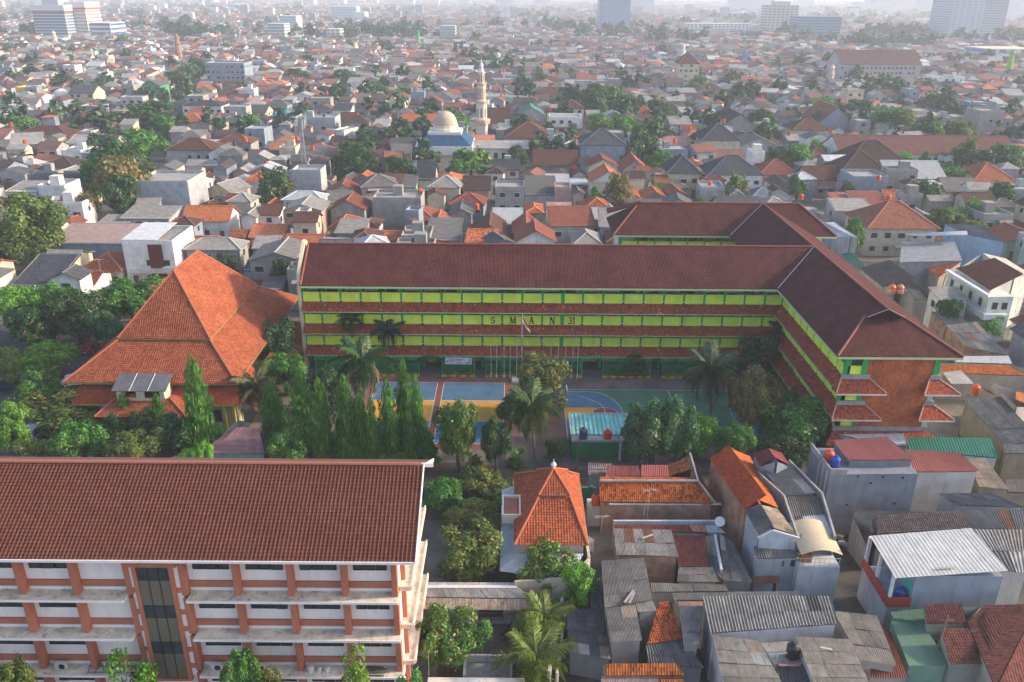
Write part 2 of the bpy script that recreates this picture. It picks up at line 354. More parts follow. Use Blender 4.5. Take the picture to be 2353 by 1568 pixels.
# ------------------------------------------------------------------ school (three wings round the sports yard)
SR_ = thing('school_building', 'long green and lime yellow school with three storeys of galleries and dark brown roofs', 'school', (10, 118, 0))
LIME = m_paint('lime_yellow_paint', (0.66, 0.82, 0.10), 0.75, 0.12, 0.16); GRN = m_paint('green_paint', (0.015, 0.36, 0.09), 0.6, 0.12, 0.12)
GRND = m_paint('pale_green_trim', (0.34, 0.50, 0.30), 0.7, 0.1, 0.15); CLSW = m_paint('pale_classroom_wall', (0.58, 0.70, 0.64), 0.8, 0.08, 0.1)
SROOF = m_tile('school_roof_tile', (0.078, 0.025, 0.024), 0.2, 0.42, 0.16, dist=0.07, palef=0.0, streak=0.25)
SROOF_R = m_plain('school_ridge_cap', (0.22, 0.06, 0.045), 0.7); CANT = m_tile('canopy_tile', (0.30, 0.065, 0.032), 0.22, 0.25, 0.35, moss=0.12, mosscol=(0.07, 0.035, 0.03), palef=0.05)
TEALD = m_paint('teal_door', (0.035, 0.10, 0.115), 0.5, 0.1, 0.1); DARKF = m_paint('gallery_floor', (0.22, 0.21, 0.20), 0.8)
M['grn'] = GRN
def gallery(fr, s0, s1, cols, nfl, doors, wide=(), letters=None, wall_off=-2.5):
    """parapets, columns, canopies and classrooms along one side; fr.od points out to the yard"""
    FL = [4.0, 7.5, 11.0][3-nfl:]
    w = MB(); w.poly([fr.p(s0, wall_off, 0.25), fr.p(s1, wall_off, 0.25), fr.p(s1, wall_off, 14.4), fr.p(s0, wall_off, 14.4)]); w.build('classroom_wall', CLSW, SR_)
    for z in FL:
        m = MB(); fr.box(m, s0, s1, wall_off+.01, -0.16, z-0.3, z); m.build('gallery_floor', DARKF, SR_)
        m = MB(); a, b, c, d = fr.p(s0, 0.02, z-0.12), fr.p(s1, 0.02, z-0.12), fr.p(s1, 1.45, z-1.15), fr.p(s0, 1.45, z-1.15)
        m.slab([d, c, b, a], 0.07); can = m.build('canopy', CANT, SR_)
        m = MB(); fr.box(m, s0, s1, 1.40, 1.50, z-1.32, z-1.20); m.build('canopy_edge', GRND, can)
    edges = [s0]+[c for c in cols if s0+0.8 < c < s1-0.8]+[s1]
    for z in FL:
        for a, b in zip(edges[:-1], edges[1:]):
            m = MB(); fr.box(m, a+.16, b-.16, -0.15, 0.06, z-0.1, z+1.4); m.build('parapet_panel', LIME, SR_)
    m = MB(); fr.box(m, s0, s1, wall_off, -0.02, 14.22, 14.36); m.build('gallery_ceiling', CLSW, SR_)
    for c in edges:
        wd = 0.55 if any(abs(c-x) < .1 for x in wide) else 0.3
        for k, z in enumerate([0]+FL):
            zt = (FL+[14.3])[k]-(0.3 if k < len(FL) else 0)
            m = MB(); fr.box(m, c-wd/2, c+wd/2, -0.44, 0.0 if wd < .4 else 0.10, z+(0.02 if k else 0), zt); m.build('column', GRN, SR_)
            m = MB(); fr.box(m, c-0.2, c+0.2, wall_off+.005, wall_off+0.22, z+.02, zt); m.build('pilaster', GRN, SR_)
            if k:
                m = MB(); fr.box(m, c-.135, c+.135, 0.003, .045, z+.12, z+.24); m.build('column_band', M['wall_clean'], SR_, (0.6, .7, .6))
                m = MB(); fr.box(m, c-.137, c+.137, 0.003, .045, z-.1, z+.12); m.build('column_foot', M['black'], SR_)
    for z in FL:
        for i, (a, b) in enumerate(zip(edges[:-1], edges[1:])):
            if i % 3 == doors:
                m = MB(); fr.box(m, a+.5, a+2.1, wall_off+.004, wall_off+.09, z, z+2.75); d = m.build('door', TEALD, SR_)
                m = MB(); fr.box(m, a+1.28, a+1.32, wall_off+.09, wall_off+.11, z, z+2.75); m.build('door_gap', M['black'], d)
            else:
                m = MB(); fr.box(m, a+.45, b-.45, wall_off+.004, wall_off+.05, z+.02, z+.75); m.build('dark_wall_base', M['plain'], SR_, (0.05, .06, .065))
FA = Frame((0, 115.8, 0), (1, 0, 0), (0, -1, 0)); COLX = [7.53+3.01*k for k in range(-13, 11)]
gallery(FA, -31.3, 40.3, COLX, 3, 1, wide=(7.53,))
FB = Frame((40.3, 0, 0), (0, 1, 0), (-1, 0, 0)); gallery(FB, 90.5, 115.6, [90.5+2.8*k for k in range(1, 9)], 3, 1, wall_off=-2.4)
FC = Frame((0, 144.3, 0), (1, 0, 0), (0, -1, 0)); gallery(FC, 19.6, 40.4, [19.6+3.0*k for k in range(1, 7)], 2, 1)
m = MB(); m.box(-31.2, 45, 118.32, 127.2, 0, 14.3); m.build('wall', CLSW, SR_)
m = MB(); m.box(42.75, 51.3, 90.6, 118.2, 0, 14.3); m.box(42.75, 51.3, 127.3, 155, 0, 14.3); m.box(19.5, 42.6, 146.85, 154, 0, 14.3); m.box(51.4, 56, 145, 154, 0, 14.3); m.build('wall', M['wall'], SR_, (0.45, .5, .42))
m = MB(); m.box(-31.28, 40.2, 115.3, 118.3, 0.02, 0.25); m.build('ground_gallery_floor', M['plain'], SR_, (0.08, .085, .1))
# left gable wall with its parapet
def atX(k, x, y, X):
    a, b, c = ray(k, x, y); t = X/a; return Vector((X, b*t, HC + c*t))
pts = [(-31.5, 114.2), (-31.5, 127.5)]
m = MB()
prof = [(115.5, 0), (127.3, 0), (127.3, 14.6), (121.2, 18.9), (120.4, 18.7), (116.2, 15.3), (115.5, 14.0)]
m.poly([(-31.35, y, z) for y, z in prof]); m.poly([(-31.85, y, z) for y, z in prof[::-1]])
for (a, b) in zip(prof, prof[1:]+prof[:1]): m.poly([(-31.85, a[0], a[1]), (-31.85, b[0], b[1]), (-31.35, b[0], b[1]), (-31.35, a[0], a[1])])
m.build('gable_wall', M['wall_clean'], SR_, (0.62, 0.55, 0.36))
# roofs
EZ, RZ = 14.0, 18.4
def roofpart(name, polys, mat=SROOF, t=0.16):
    m = MB()
    for p in polys: m.slab(p, t)
    return m.build(name, mat, SR_)
rA = roofpart('roof', [[(-31.0, 114.0, EZ), (38.7, 114.0, EZ), (45.7, 120.85, RZ), (-31.0, 120.85, RZ)], [(45.7, 120.86, RZ), (38.7, 127.7, EZ), (-31.0, 127.7, EZ), (-31.0, 120.86, RZ)]])
zs = EZ+0.6286*(43.6-38.7)
rB = roofpart('roof', [[(38.7, 114.0, EZ), (38.7, 89.8, EZ), (43.6, 95.3, zs), (43.6, 94.6, zs), (45.7, 94.0, RZ), (45.7, 120.85, RZ)],
                       [(38.7, 142.7, EZ), (38.7, 127.7, EZ), (45.7, 120.86, RZ), (45.7, 148.85, RZ)],
                       [(53.7, 89.8, EZ), (53.7, 142.7, EZ), (45.71, 148.85, RZ), (45.71, 94.0, RZ), (48.05, 94.6, zs+.05), (48.05, 95.3, zs+.05)],
                       [(38.7, 89.8, EZ), (53.7, 89.8, EZ), (48.05, 95.3, zs+.03), (43.6, 95.3, zs)]])
m = MB(); m.poly([(43.9, 95.25, zs), (47.8, 95.25, zs), (45.7, 95.25, RZ-.1)]); m.build('gablet', SROOF, rB)
rC = roofpart('roof', [[(17.9, 142.7, EZ), (38.7, 142.7, EZ), (45.69, 148.85, RZ), (23.0, 148.85, RZ)], [(53.71, 142.7, EZ), (57.6, 142.7, EZ), (52.2, 148.85, RZ), (45.72, 148.85, RZ)],
                       [(17.9, 155.0, EZ), (17.9, 142.7, EZ), (23.0, 148.85, RZ)], [(57.6, 142.7, EZ), (57.6, 155, EZ), (52.2, 148.85, RZ)], [(57.6, 155, EZ), (17.9, 155, EZ), (23, 148.86, RZ), (52.2, 148.86, RZ)]])
m = MB(); m.slab([(17.3, 148.2, 16.6), (23.2, 148.0, RZ+.1), (23.2, 149.0, RZ+.3), (17.3, 150.6, 16.9)], .15); m.build('gablet', SROOF, rC)
m = MB()
for a, b in (((-31, 120.85, RZ), (45.7, 120.85, RZ)), ((45.7, 94, RZ), (45.7, 148.85, RZ)), ((23, 148.85, RZ), (52.2, 148.85, RZ)), ((38.7, 89.8, EZ), (43.6, 95.3, zs)), ((53.7, 89.8, EZ), (48.05, 95.3, zs)),
             ((17.9, 142.7, EZ), (23, 148.85, RZ)), ((57.6, 142.7, EZ), (52.2, 148.85, RZ)), ((-30.95, 114, EZ), (-30.95, 120.85, RZ))): ridge_cap(m, a, b, 0.16)
m.build('ridge_cap', SROOF_R, SR_)
m = MB()
for a, b in (((38.7, 114, EZ+.1), (45.6, 120.75, RZ+.08)), ((38.7, 142.7, EZ+.1), (45.6, 148.75, RZ+.08)), ((43.55, 94.5, zs+.1), (45.7, 93.9, RZ+.1)), ((48.1, 94.5, zs+.15), (45.7, 93.9, RZ+.1))): m = MB(); m.bar(a, b, 0.12, 0.05); m.build('valley_flashing', M['plain'], SR_, (0.42, .42, .42))
m = MB()
for a, b in (((-31, 113.98), (38.6, 113.98)), ((38.68, 89.9), (38.68, 113.9)), ((38.75, 89.78), (53.65, 89.78)), ((53.72, 89.9), (53.72, 142.6)), ((17.9, 142.68), (38.6, 142.68)), ((53.8, 142.68), (57.6, 142.68))):
    m.bar((*a, EZ-.25), (*b, EZ-.25), .06, .28)
m.build('fascia', M['wall_clean'], SR_, (0.46, 0.55, 0.28))
# end of the right wing: red tiled wall, corner gallery, small canopies
ETILE = m_tile('red_wall_tile', (0.40, 0.108, 0.045), 0.3, 0.3, 0.2, palef=0.04, pale=(.3, .1, .1), dist=0.012, streak=0.3)
FE = Frame((0, 90.4, 0), (1, 0, 0), (0, -1, 0))
m = MB(); FE.box(m, 42.7, 50.7, -.1, .08, 4.3, 13.7); m.build('tiled_end_wall', ETILE, SR_)
for a, b, z0, z1, c in ((39.9, 40.35, 11.3, 14, (0.02, .30, .09)), (42.1, 42.68, 11.3, 14, (0.02, .33, .09)), (50.72, 51.35, 11.3, 14, (0.02, .33, .09)), (39.7, 40.2, 7.9, 9.6, (0.02, .30, .09)), (42.2, 42.68, 7.9, 9.8, (0.02, .33, .09)),
                        (50.72, 51.35, 7.9, 10, (.38, .52, .44)), (42.2, 42.68, 4.4, 6.2, (0.02, .33, .09)), (50.72, 51.35, 4.3, 6.4, (.38, .52, .44))):
    m = MB(); FE.box(m, a, b, -.1, .16, z0, z1); m.build('end_column', M['wall_clean'], SR_, c)
for z in (11.0, 7.5, 4.0):
    m = MB(); FE.box(m, 40.3, 42.15, -.2, .05, z+.3, z+1.45); m.build('parapet_panel', LIME, SR_)
    m = MB(); FE.box(m, 39.8, 40.0 if z > 5 else 39.9, -.2, .04, z+.3, z+1.3); m.build('parapet_panel', LIME, SR_)
m = MB(); FE.box(m, 40.4, 42.6, -1.2, -1.1, 4, 14); m.build('corner_wall', M['plain'], SR_, (.12, .15, .14))
for z in (11.1, 7.6):
    for x0, x1, e0, e1, d in ((39.8, 43.2, .9, 1.75, 1.3), (50.5, 51.6, 1.05, 2.2, 1.35)):
        m = MB(); FE.box(m, x0, x1, -.1, .3, z-.25, z+.3); m.build('canopy_upstand', M['concrete'], SR_)
        m = MB(); zt, zb = z-.22, z-1.55; yb = 90.3; yf = 90.3-d-.2
        m.slab([(x0-e0, yf, zb), (x1+e1, yf, zb), (x1, yb, zt), (x0, yb, zt)], .06); m.slab([(x1+e1, yf, zb), (x1+e1, yb+.8, zb), (x1, yb+.8, zt), (x1, yb, zt)], .06); m.slab([(x0-e0, yb+.2, zb), (x0-e0, yf, zb), (x0, yb, zt)], .06)
        c_ = m.build('small_canopy', CANT, SR_)
        m = MB(); m.bar((x0-e0, yf-.02, zb-.14), (x1+e1, yf-.02, zb-.14), .06, .18); m.build('canopy_edge', M['dirty_white'], c_)
        m = MB(); ridge_cap(m, (x0-e0, yf, zb), (x0, yb, zt), .08); ridge_cap(m, (x1+e1, yf, zb), (x1, yb, zt), .08); m.build('hip_cap', M['plain'], c_, (.45, .3, .2))
m = MB(); FE.box(m, 39.8, 51.5, -.1, .3, 3.75, 4.35); m.build('canopy_upstand', M['concrete'], SR_)
m = MB(); m.slab([(38.6, 88.7, 2.5), (53.8, 88.7, 2.5), (51.5, 90.1, 3.8), (39.8, 90.1, 3.8)], .07); m.build('canopy', CANT, SR_)
m = MB(); m.box(40, 51.4, 90.35, 90.5, 0, 3.7); m.build('wall', M['wall'], SR_, (.3, .36, .3))
# letters S M A N 31 on the middle parapet
def arc(cx, cy, rx, ry, a0, a1, n=10): return [(cx+rx*math.cos(R(a0+(a1-a0)*i/n)), cy+ry*math.sin(R(a0+(a1-a0)*i/n))) for i in range(n+1)]
GL = {'S': [arc(.3, .7, .22, .24, 20, 250)+arc(.3, .27, .24, .24, 95, -160), [(.50, .95), (.52, .72)], [(.05, .28), (.07, .03)]],
      'M': [[(.1, 0), (.14, 1)], [(.14, 1), (.42, .05)], [(.42, .05), (.7, 1)], [(.7, 1), (.74, 0)], [(0, .02), (.22, .02)], [(.62, .02), (.86, .02)], [(.02, .98), (.18, .98)], [(.66, .98), (.84, .98)]],
      'A': [[(.1, 0), (.35, 1)], [(.35, 1), (.62, 0)], [(.2, .36), (.52, .36)], [(0, .02), (.22, .02)], [(.5, .02), (.74, .02)]],
      'N': [[(.12, 0), (.12, 1)], [(.12, 1), (.66, 0)], [(.66, 0), (.66, 1)], [(0, .02), (.24, .02)], [(.54, .98), (.78, .98)], [(0, .98), (.16, .98)]],
      '3': [arc(.2, .74, .18, .23, 140, -80)+arc(.2, .27, .22, .26, 85, -150)], '1': [[(.2, 0), (.2, 1)], [(.08, .86), (.2, .98)], [(.08, .02), (.32, .02)]]}
THICK = {('M', 1): .2, ('M', 3): .2, ('A', 1): .2, ('N', 1): .2, ('1', 0): .17, ('S', 0): .16, ('3', 0): .15}
for ch, k, dx in (('S', -4, 1.3), ('M', -3, 1.15), ('A', -2, 1.0), ('N', -1, 1.1), ('3', 0, .95), ('1', 0, 1.55)):
    m = MB(); x0 = 7.53+3.01*k+dx; hgt = 1.08
    for si, st in enumerate(GL[ch]):
        t = THICK.get((ch, si), .09)
        for a, b in zip(st[:-1], st[1:]): m.obb((x0+(a[0]+b[0])/2*hgt, 115.71, 7.6+(a[1]+b[1])/2*hgt), Vector((b[0]-a[0], 0, b[1]-a[1]))*hgt*.53, Vector((b[1]-a[1], 0, -(b[0]-a[0]))).normalized()*t/2*hgt*.9, (0, .02, 0))
    m.build('letter', M['plain'], SR_, (.012, .03, .012))
# ------------------------------------------------------------------ hall with the stepped tiled roof
HR_ = thing('tiled_hall', 'big assembly hall with stepped orange clay tile roof beside the dark car park', 'hall', (-47, 113, 0))
HALLC = (0.275, 0.08, 0.04)
ex0, ex1, ey0, ey1, ez = -58.3, -35.7, 96.6, 129.8, 6.5; bx0, bx1, by0, by1, bz = -52.9, -40.5, 102.0, 124.2, 10.5; ry0, ry1, rz, rx = 108.4, 117.8, 18.0, -46.7
def hall_roof(name, faces, plain):
    m = MB()
    for f in faces: tile_plane(m, *f, pu=.3, pv=.3, amp=.05, step=.04, seg=3)
    o = m.build(name, M['tile_geo'], HR_, HALLC); m = MB()
    for p in plain: m.poly(p)
    m.build('under_roof', M['tile'], HR_, HALLC)
up = [((bx0, by0, bz), (bx1, by0, bz), (rx, ry0, rz), (rx, ry0, rz)), ((bx1, by0, bz), (bx1, by1, bz), (rx, ry1, rz), (rx, ry0, rz)), ((bx0, by1, bz), (bx0, by0, bz), (rx, ry0, rz), (rx, ry1, rz))]
hall_roof('upper_roof', up, [[(bx1, by1, bz), (bx0, by1, bz), (rx, ry1, rz)]])
bl = bz-.25; i_ = .25
lo = [((ex0, ey0, ez), (ex1, ey0, ez), (bx1-i_, by0+i_, bl), (bx0+i_, by0+i_, bl)), ((ex1, ey0, ez), (ex1, ey1, ez), (bx1-i_, by1-i_, bl), (bx1-i_, by0+i_, bl)), ((ex0, ey1, ez), (ex0, ey0, ez), (bx0+i_, by0+i_, bl), (bx0+i_, by1-i_, bl))]
hall_roof('lower_roof', lo, [[(ex1, ey1, ez), (ex0, ey1, ez), (bx0+i_, by1-i_, bl), (bx1-i_, by1-i_, bl)]])
m = MB()
for a, b in (((bx0, by0, bz), (rx, ry0, rz)), ((bx1, by0, bz), (rx, ry0, rz)), ((bx1, by1, bz), (rx, ry1, rz)), ((bx0, by1, bz), (rx, ry1, rz)), ((rx, ry0, rz), (rx, ry1, rz)), ((ex0, ey0, ez), (bx0, by0, bl)), ((ex1, ey0, ez), (bx1, by0, bl)), ((ex1, ey1, ez), (bx1, by1, bl)), ((ex0, ey1, ez), (bx0, by1, bl))):
    a, b = Vector(a), Vector(b); n = int((b-a).length/.35)
    for i in range(n):
        p, q = a+(b-a)*i/n, a+(b-a)*(i+1)/n; m.tube([p+Vector((0, 0, .09)), q+Vector((0, 0, .05))], .14, 6, .12)
m.build('ridge_cap', M['plain'], HR_, (.34, .115, .06))
m = MB()
for x0, x1, y0, y1, z in ((bx0, bx1, by0, by1, bz-.12), (ex0, ex1, ey0, ey1, ez-.12)):
    m.bar((x0, y0, z), (x1, y0, z), .07, .13); m.bar((x1, y0+.05, z), (x1, y1, z), .05, .12); m.bar((x0, y0+.05, z), (x0, y1, z), .07, .2); m.bar((x0, y1, z), (x1, y1, z), .07, .2)
m.build('yellow_fascia', M['plain'], HR_, (.30, .22, .06))
m = MB(); m.box(-56, -37.9, 98.4, 127.5, 0, 6.4); m.build('wall', M['wall'], HR_, (.5, .45, .33))
m = MB(); tile_plane(m, (-56.8, 95.0, 4.2), (-35.0, 95.0, 4.2), (-36.2, 97.4, 5.75), (-56.8, 97.4, 5.75), seg=3); tile_plane(m, (-35.0, 95, 4.2), (-35.0, 104, 4.2), (-36.2, 104, 5.75), (-36.2, 97.4, 5.75), seg=3); m.build('skirt_roof', M['tile_geo'], HR_, (.27, .062, .03))
m = MB(); m.bar((-56.8, 94.97, 4.1), (-35, 94.97, 4.1), .07, .16); m.build('yellow_fascia', M['plain'], HR_, (.42, .33, .06))
m = MB(); m.box(-56.3, -36.0, 96.3, 98.3, 0, 4.3); m.build('front_wall', M['wall'], HR_, (.5, .45, .33))
for x, y in ((-36.2, 95.6), (-36.2, 103.5), (-37.5, 95.6)):
    m = MB(); m.box(x-.17, x+.17, y-.17, y+.17, 0, 4.3); m.build('yellow_post', M['plain'], HR_, (.5, .42, .05))
for x in (-40.2, -38.6):
    m = MB(); m.box(x-.6, x+.6, 96.22, 96.29, 1.0, 2.9); w_ = m.build('window', M['plain'], HR_, (.5, .5, .45)); m = MB(); m.box(x-.5, x+.5, 96.18, 96.215, 1.1, 2.8); m.build('pane', M['glass'], w_)
m = MB(); px0, px1 = -52.7, -41.0
tile_plane(m, (px0, 92.2, 3.8), (px1, 92.2, 3.8), (-44.0, 94.9, 5.2), (-50.8, 94.9, 5.2), seg=3); tile_plane(m, (px1, 92.2, 3.8), (px1, 96, 3.8), (-44, 96, 5.2), (-44, 94.9, 5.2), seg=3); tile_plane(m, (px0, 96, 3.8), (px0, 92.2, 3.8), (-50.8, 94.9, 5.2), (-50.8, 96, 5.2), seg=3)
m.build('porch_roof', M['tile_geo'], HR_, HALLC)
m = MB(); ridge_cap(m, (px0, 92.2, 3.85), (-50.8, 94.9, 5.25)); ridge_cap(m, (px1, 92.2, 3.85), (-44, 94.9, 5.25)); m.build('ridge_cap', M['plain'], HR_, (.34, .115, .06))
m = MB(); m.box(-51.5, -42.5, 93.2, 96.2, 0, 3.7); m.build('porch_wall', M['wall'], HR_, (.42, .38, .3))
m = MB()
for x0, x1 in ((-50.5, -49.9), (-48.0, -47.0), (-45.0, -44.4)): m.box(x0, x1, 94.45, 94.65, 4.9, 6.5)
m.box(-50.5, -44.4, 94.46, 94.64, 4.8, 5.35); m.box(-44.6, -44.4, 94.66, 96.8, 4.8, 6.6); m.box(-50.5, -50.3, 94.66, 96.8, 4.8, 6.6); m.build('dormer_wall', M['wall_clean'], HR_, (.62, .55, .4))
m = MB(); m.box(-50.2, -44.7, 96.6, 96.7, 4.9, 6.9); m.build('dormer_back', M['plain'], HR_, (.08, .07, .06))
for k in range(3):
    x0 = -50.9+k*2.33; m = MB(); m.slab([(x0, 94.0, 6.62), (x0+2.28, 94.0, 6.62), (x0+2.28, 97.0, 7.7), (x0, 97.0, 7.7)], .06); m.build('dormer_roof_panel', M['sheet_flat'], HR_, (.12, .125, .14))
    if k: m = MB(); m.bar((x0-.025, 94, 6.66), (x0-.025, 97, 7.74), .06); m.build('white_batten', M['plain'], HR_, (.6, .6, .6))
# small link roof between hall and school
m = MB(); m.slab([(-35.6, 108, 4.6), (-31.9, 108, 3.7), (-31.9, 124, 3.7), (-35.6, 124, 4.6)], .1); m.build('link_roof', M['tile'], HR_, (.27, .062, .03))
# ------------------------------------------------------------------ near office block (bottom left)
DR_ = thing('office_block', 'near white and terracotta block with dark brown tile roof and tall stair window', 'building', (-25, 52, 0))
TC = m_paint('terracotta_paint', (0.40, 0.145, 0.09), 0.8, 0.12, 0.12); DW = m_paint('white_render', (0.76, 0.70, 0.67), 0.85, 0.06, 0.12); LEDGE = m_paint('stained_ledge', (0.62, 0.54, 0.43), 0.95, 0.25, 0.55, 0.9, (.05, .045, .04))
xl, xr, dy0, dy1, dez, dry, drz = -45.4, -6.8, 48.1, 62.1, 16.1, 55.1, 19.8
DT = m_tile('near_block_tile', (0.125, 0.047, 0.032), relief=False, var=.12, palef=0.0, streak=.12, stain=.25)
m = MB(); tile_plane(m, (xl, dy0, dez), (xr, dy0, dez), (xr, dry, drz), (xl, dry, drz), pu=.3, pv=.295, amp=.055, step=.04, sep=2, parent=DR_, mat=DT, prof=ROLL5)
m.build('roof_tiles', DT, DR_, kind='stuff')
m = MB(); m.slab([(xl, dy0+.03, dez-.06), (xr, dy0+.03, dez-.06), (xr, dry, drz-.06), (xl, dry, drz-.06)], .1); m.slab([(xr, dy1, dez), (xl, dy1, dez), (xl, dry+.02, drz), (xr, dry+.02, drz)], .12); m.build('under_roof', M['plain'], DR_, (.13, .05, .04))
m = MB(); n = int((xr-xl)/.33)
for i in range(n): m.tube([(xl+i*.33, dry, drz+.11), (xl+i*.33+.36, dry, drz+.08)], .14, 6)
m.build('ridge_cap', M['plain'], DR_, (.36, .13, .08))
m = MB(); m.bar((xl, dy0-.06, dez-.1), (xr, dy0-.06, dez-.1), .12, .2); m.bar((xr+.04, dy0, dez-.05), (xr+.04, dry, drz-.05), .08, .28); m.bar((xr+.04, dry, drz-.05), (xr+.04, dy1, dez-.05), .08, .28); m.bar((xr-.2, dry+.25, drz-.12), (xr+.75, dry+.25, drz-.12), .1, .34); m.build('fascia', DW, DR_)
yw = 49.5
m = MB(); m.box(xl, -8.35, yw, 60.5, 0, 15.9); m.build('wall', DW, DR_)
m = MB(); m.poly([(-8.36, yw, 15.9), (-8.36, 60.5, 15.9), (-8.36, dry, drz-.4)]); m.build('gable', DW, DR_)
colx = [-44.0, -40.05, -36.05, -32.05, -28.05, -24.02, -20.12, -16.15, -12.2, -8.5]
ZF = [1.5, 5.1, 8.7, 12.3]
for i, x in enumerate(colx):
    for z in ZF[:]:
        m = MB(); m.box(x-.21, x+.21, 48.85, yw+.02, z+.02, z+3.38); m.build('column', TC, DR_)
for z in ZF:
    for a, b in zip(colx[:-1], colx[1:]):
        if a < -26 < b: continue
        m = MB(); m.box(a+.24, b-.24, yw-.12, yw-.005, z+.38, z+.95); m.build('band', TC, DR_)
        hasw = not (a < -30 and b > -29) and not (a < -27.9 and b > -28.2)
        if hasw:
            wx0 = a+.62; pw = (b-a-1.2)/3
            for k in range(3):
                x0 = wx0+k*pw; tilt = random.choice([0, 0, 0, 0, .15])
                m = MB(); y = yw-.03
                m.box(x0+.02, x0+pw-.02, y-.07, y+.02, z+1.98, z+2.04); m.box(x0+.02, x0+pw-.02, y-.07, y+.02, z+2.94, z+3.0); m.box(x0+.02, x0+.08, y-.07, y+.02, z+2.04, z+2.94); m.box(x0+pw-.08, x0+pw-.02, y-.07, y+.02, z+2.04, z+2.94)
                w_ = m.build('window', M['black'], DR_)
                m = MB(); m.poly([(x0+.08, y-.03-tilt, z+2.04), (x0+pw-.08, y-.03-tilt, z+2.04), (x0+pw-.08, y-.03, z+2.94), (x0+.08, y-.03, z+2.94)]); m.build('pane', M['glass'], w_)
    for x0, x1 in ((xl, -28.3), (-23.75, -8.2)):
        m = MB(); m.box(x0, x1, 48.3, yw-.005, z-.15, z); m.build('ledge', LEDGE, DR_)
        m = MB(); m.box(x0, x1, 48.22, 48.298, z-.18, z+.015); m.build('ledge_edge', DW, DR_)
# stair window
gx0, gx1, gy = -27.25, -24.85, 48.75
m = MB(); m.box(-27.9, -24.15, 48.9, yw-.01, 4.6, 15.6); m.build('stair_bay', DW, DR_)
m = MB(); m.box(gx0-.28, gx0, gy-.1, 49, 4.4, 15.0); m.box(gx1, gx1+.28, gy-.1, 49, 4.4, 15.0); m.box(gx0-.6, gx1+.6, gy-.12, 49, 15.0, 15.35); m.box(gx0-.28, gx1+.28, gy-.1, 49, 4.2, 4.4)
for z in (5.4, 7.0, 9.0, 10.6, 12.6): m.box(-27.9, gx0-.29, gy+.05, 48.89, z, z+.4); m.box(gx1+.29, -24.15, gy+.05, 48.89, z, z+.4)
m.build('stair_frame', TC, DR_)
STG = NG('stained_stair_glass'); zc_ = STG.n('SeparateXYZ', None, i0=STG.coord()).outputs[2]
stg = STG.surf(STG.mix(STG.mapr(STG.noise(STG.coord(), .9, 4), .35, .68, 0, 1), (.10, .125, .115), (.17, .105, .05)), 0.25, None, spec=.6)
zr = [15.0, 13.75, 11.45, 10.3, 8.0, 6.85, 4.45]
for i in range(6):
    for k in range(3):
        x0 = gx0+k*.8; m = MB(); m.box(x0+.02, x0+.78, gy, gy+.05, zr[i+1]+.02, zr[i]-.02); m.build('stair_pane', M['glass'] if i % 2 == 0 else stg, DR_)
m = MB(); m.box(gx0, gx1, gy+.06, gy+.1, 4.45, 15.0)
for k in (1, 2): m.box(gx0+k*.8-.025, gx0+k*.8+.025, gy-.03, gy+.055, 4.45, 15)
m.build('mullions', M['black'], DR_)
# end face with its ledges
for z in ZF[1:]:
    m = MB(); m.box(-8.3, -7.5, 50.0, 60.5, z-.2, z); m.build('ledge', LEDGE, DR_)
    m = MB(); m.box(-7.5, -7.38, 50.0, 60.5, z-.28, z+.16); m.box(-8.3, -7.5, 49.88, 50.0, z-.28, z+.14); m.build('ledge_edge', M['wall_clean'], DR_, (.62, .5, .42))
for y in (51.0, 54.5, 58.2):
    m = MB(); m.box(-8.34, -8.0, y-.2, y+.2, 1.5, 15.9); m.build('column', TC, DR_)
# ------------------------------------------------------------------ small prayer hall
ER_ = thing('prayer_hall', 'small prayer hall with stepped orange tile roof and silver finial', 'prayer hall', (4, 71, 0))
ec = (0.29, 0.078, 0.036); m = MB(); x0, x1, y0, y1, z = .35, 7.4, 65.0, 77.6, 5.0; tx0, tx1, ty0, ty1, tz = 2.75, 5.9, 69.7, 74.5, 7.5
q = .15
for f in (((x0, y0, z), (x1, y0, z), (tx1-q, ty0+q, tz-.25), (tx0+q, ty0+q, tz-.25)), ((x1, y0, z), (x1, y1, z), (tx1-q, ty1-q, tz-.25), (tx1-q, ty0+q, tz-.25)), ((x0, y1, z), (x0, y0, z), (tx0+q, ty0+q, tz-.25), (tx0+q, ty1-q, tz-.25))): tile_plane(m, *f, pu=.27, pv=.29)
m.build('lower_roof', M['tile_geo'], ER_, ec)
m = MB(); ap = (4.3, 72.1, 9.15)
for f in (((tx0, ty0, tz), (tx1, ty0, tz), ap, ap), ((tx1, ty0, tz), (tx1, ty1, tz), ap, ap), ((tx0, ty1, tz), (tx0, ty0, tz), ap, ap), ((tx1, ty1, tz), (tx0, ty1, tz), ap, ap)): tile_plane(m, *f, pu=.27, pv=.29)
m.build('upper_roof', M['tile_geo'], ER_, ec)
m = MB()
for a, b in (((x0, y0, z), (tx0, ty0, tz-.2)), ((x1, y0, z), (tx1, ty0, tz-.2)), ((x0, y1, z), (tx0, ty1, tz-.2)), ((x1, y1, z), (tx1, ty1, tz-.2)), ((tx0, ty0, tz), ap), ((tx1, ty0, tz), ap), ((tx0, ty1, tz), ap), ((tx1, ty1, tz), ap)): ridge_cap(m, a, b, .12)
m.build('hip_cap', M['plain'], ER_, (.36, .10, .05))
m = MB(); m.lathe(ap, [(.16, 0), (.12, .15), (.26, .3), (.3, .45), (.2, .62), (.05, .75), (.03, 1.1)], 12); m.build('finial', M['metal'], ER_, (.6, .6, .6), smooth=True)
m = MB(); m.box(.8, 7.0, 65.5, 77.2, 0, 4.9); m.box(tx0+.3, tx1-.3, ty0+.3, ty1-.3, 6, 7.4); m.build('wall', M['wall'], ER_, (.55, .5, .42))
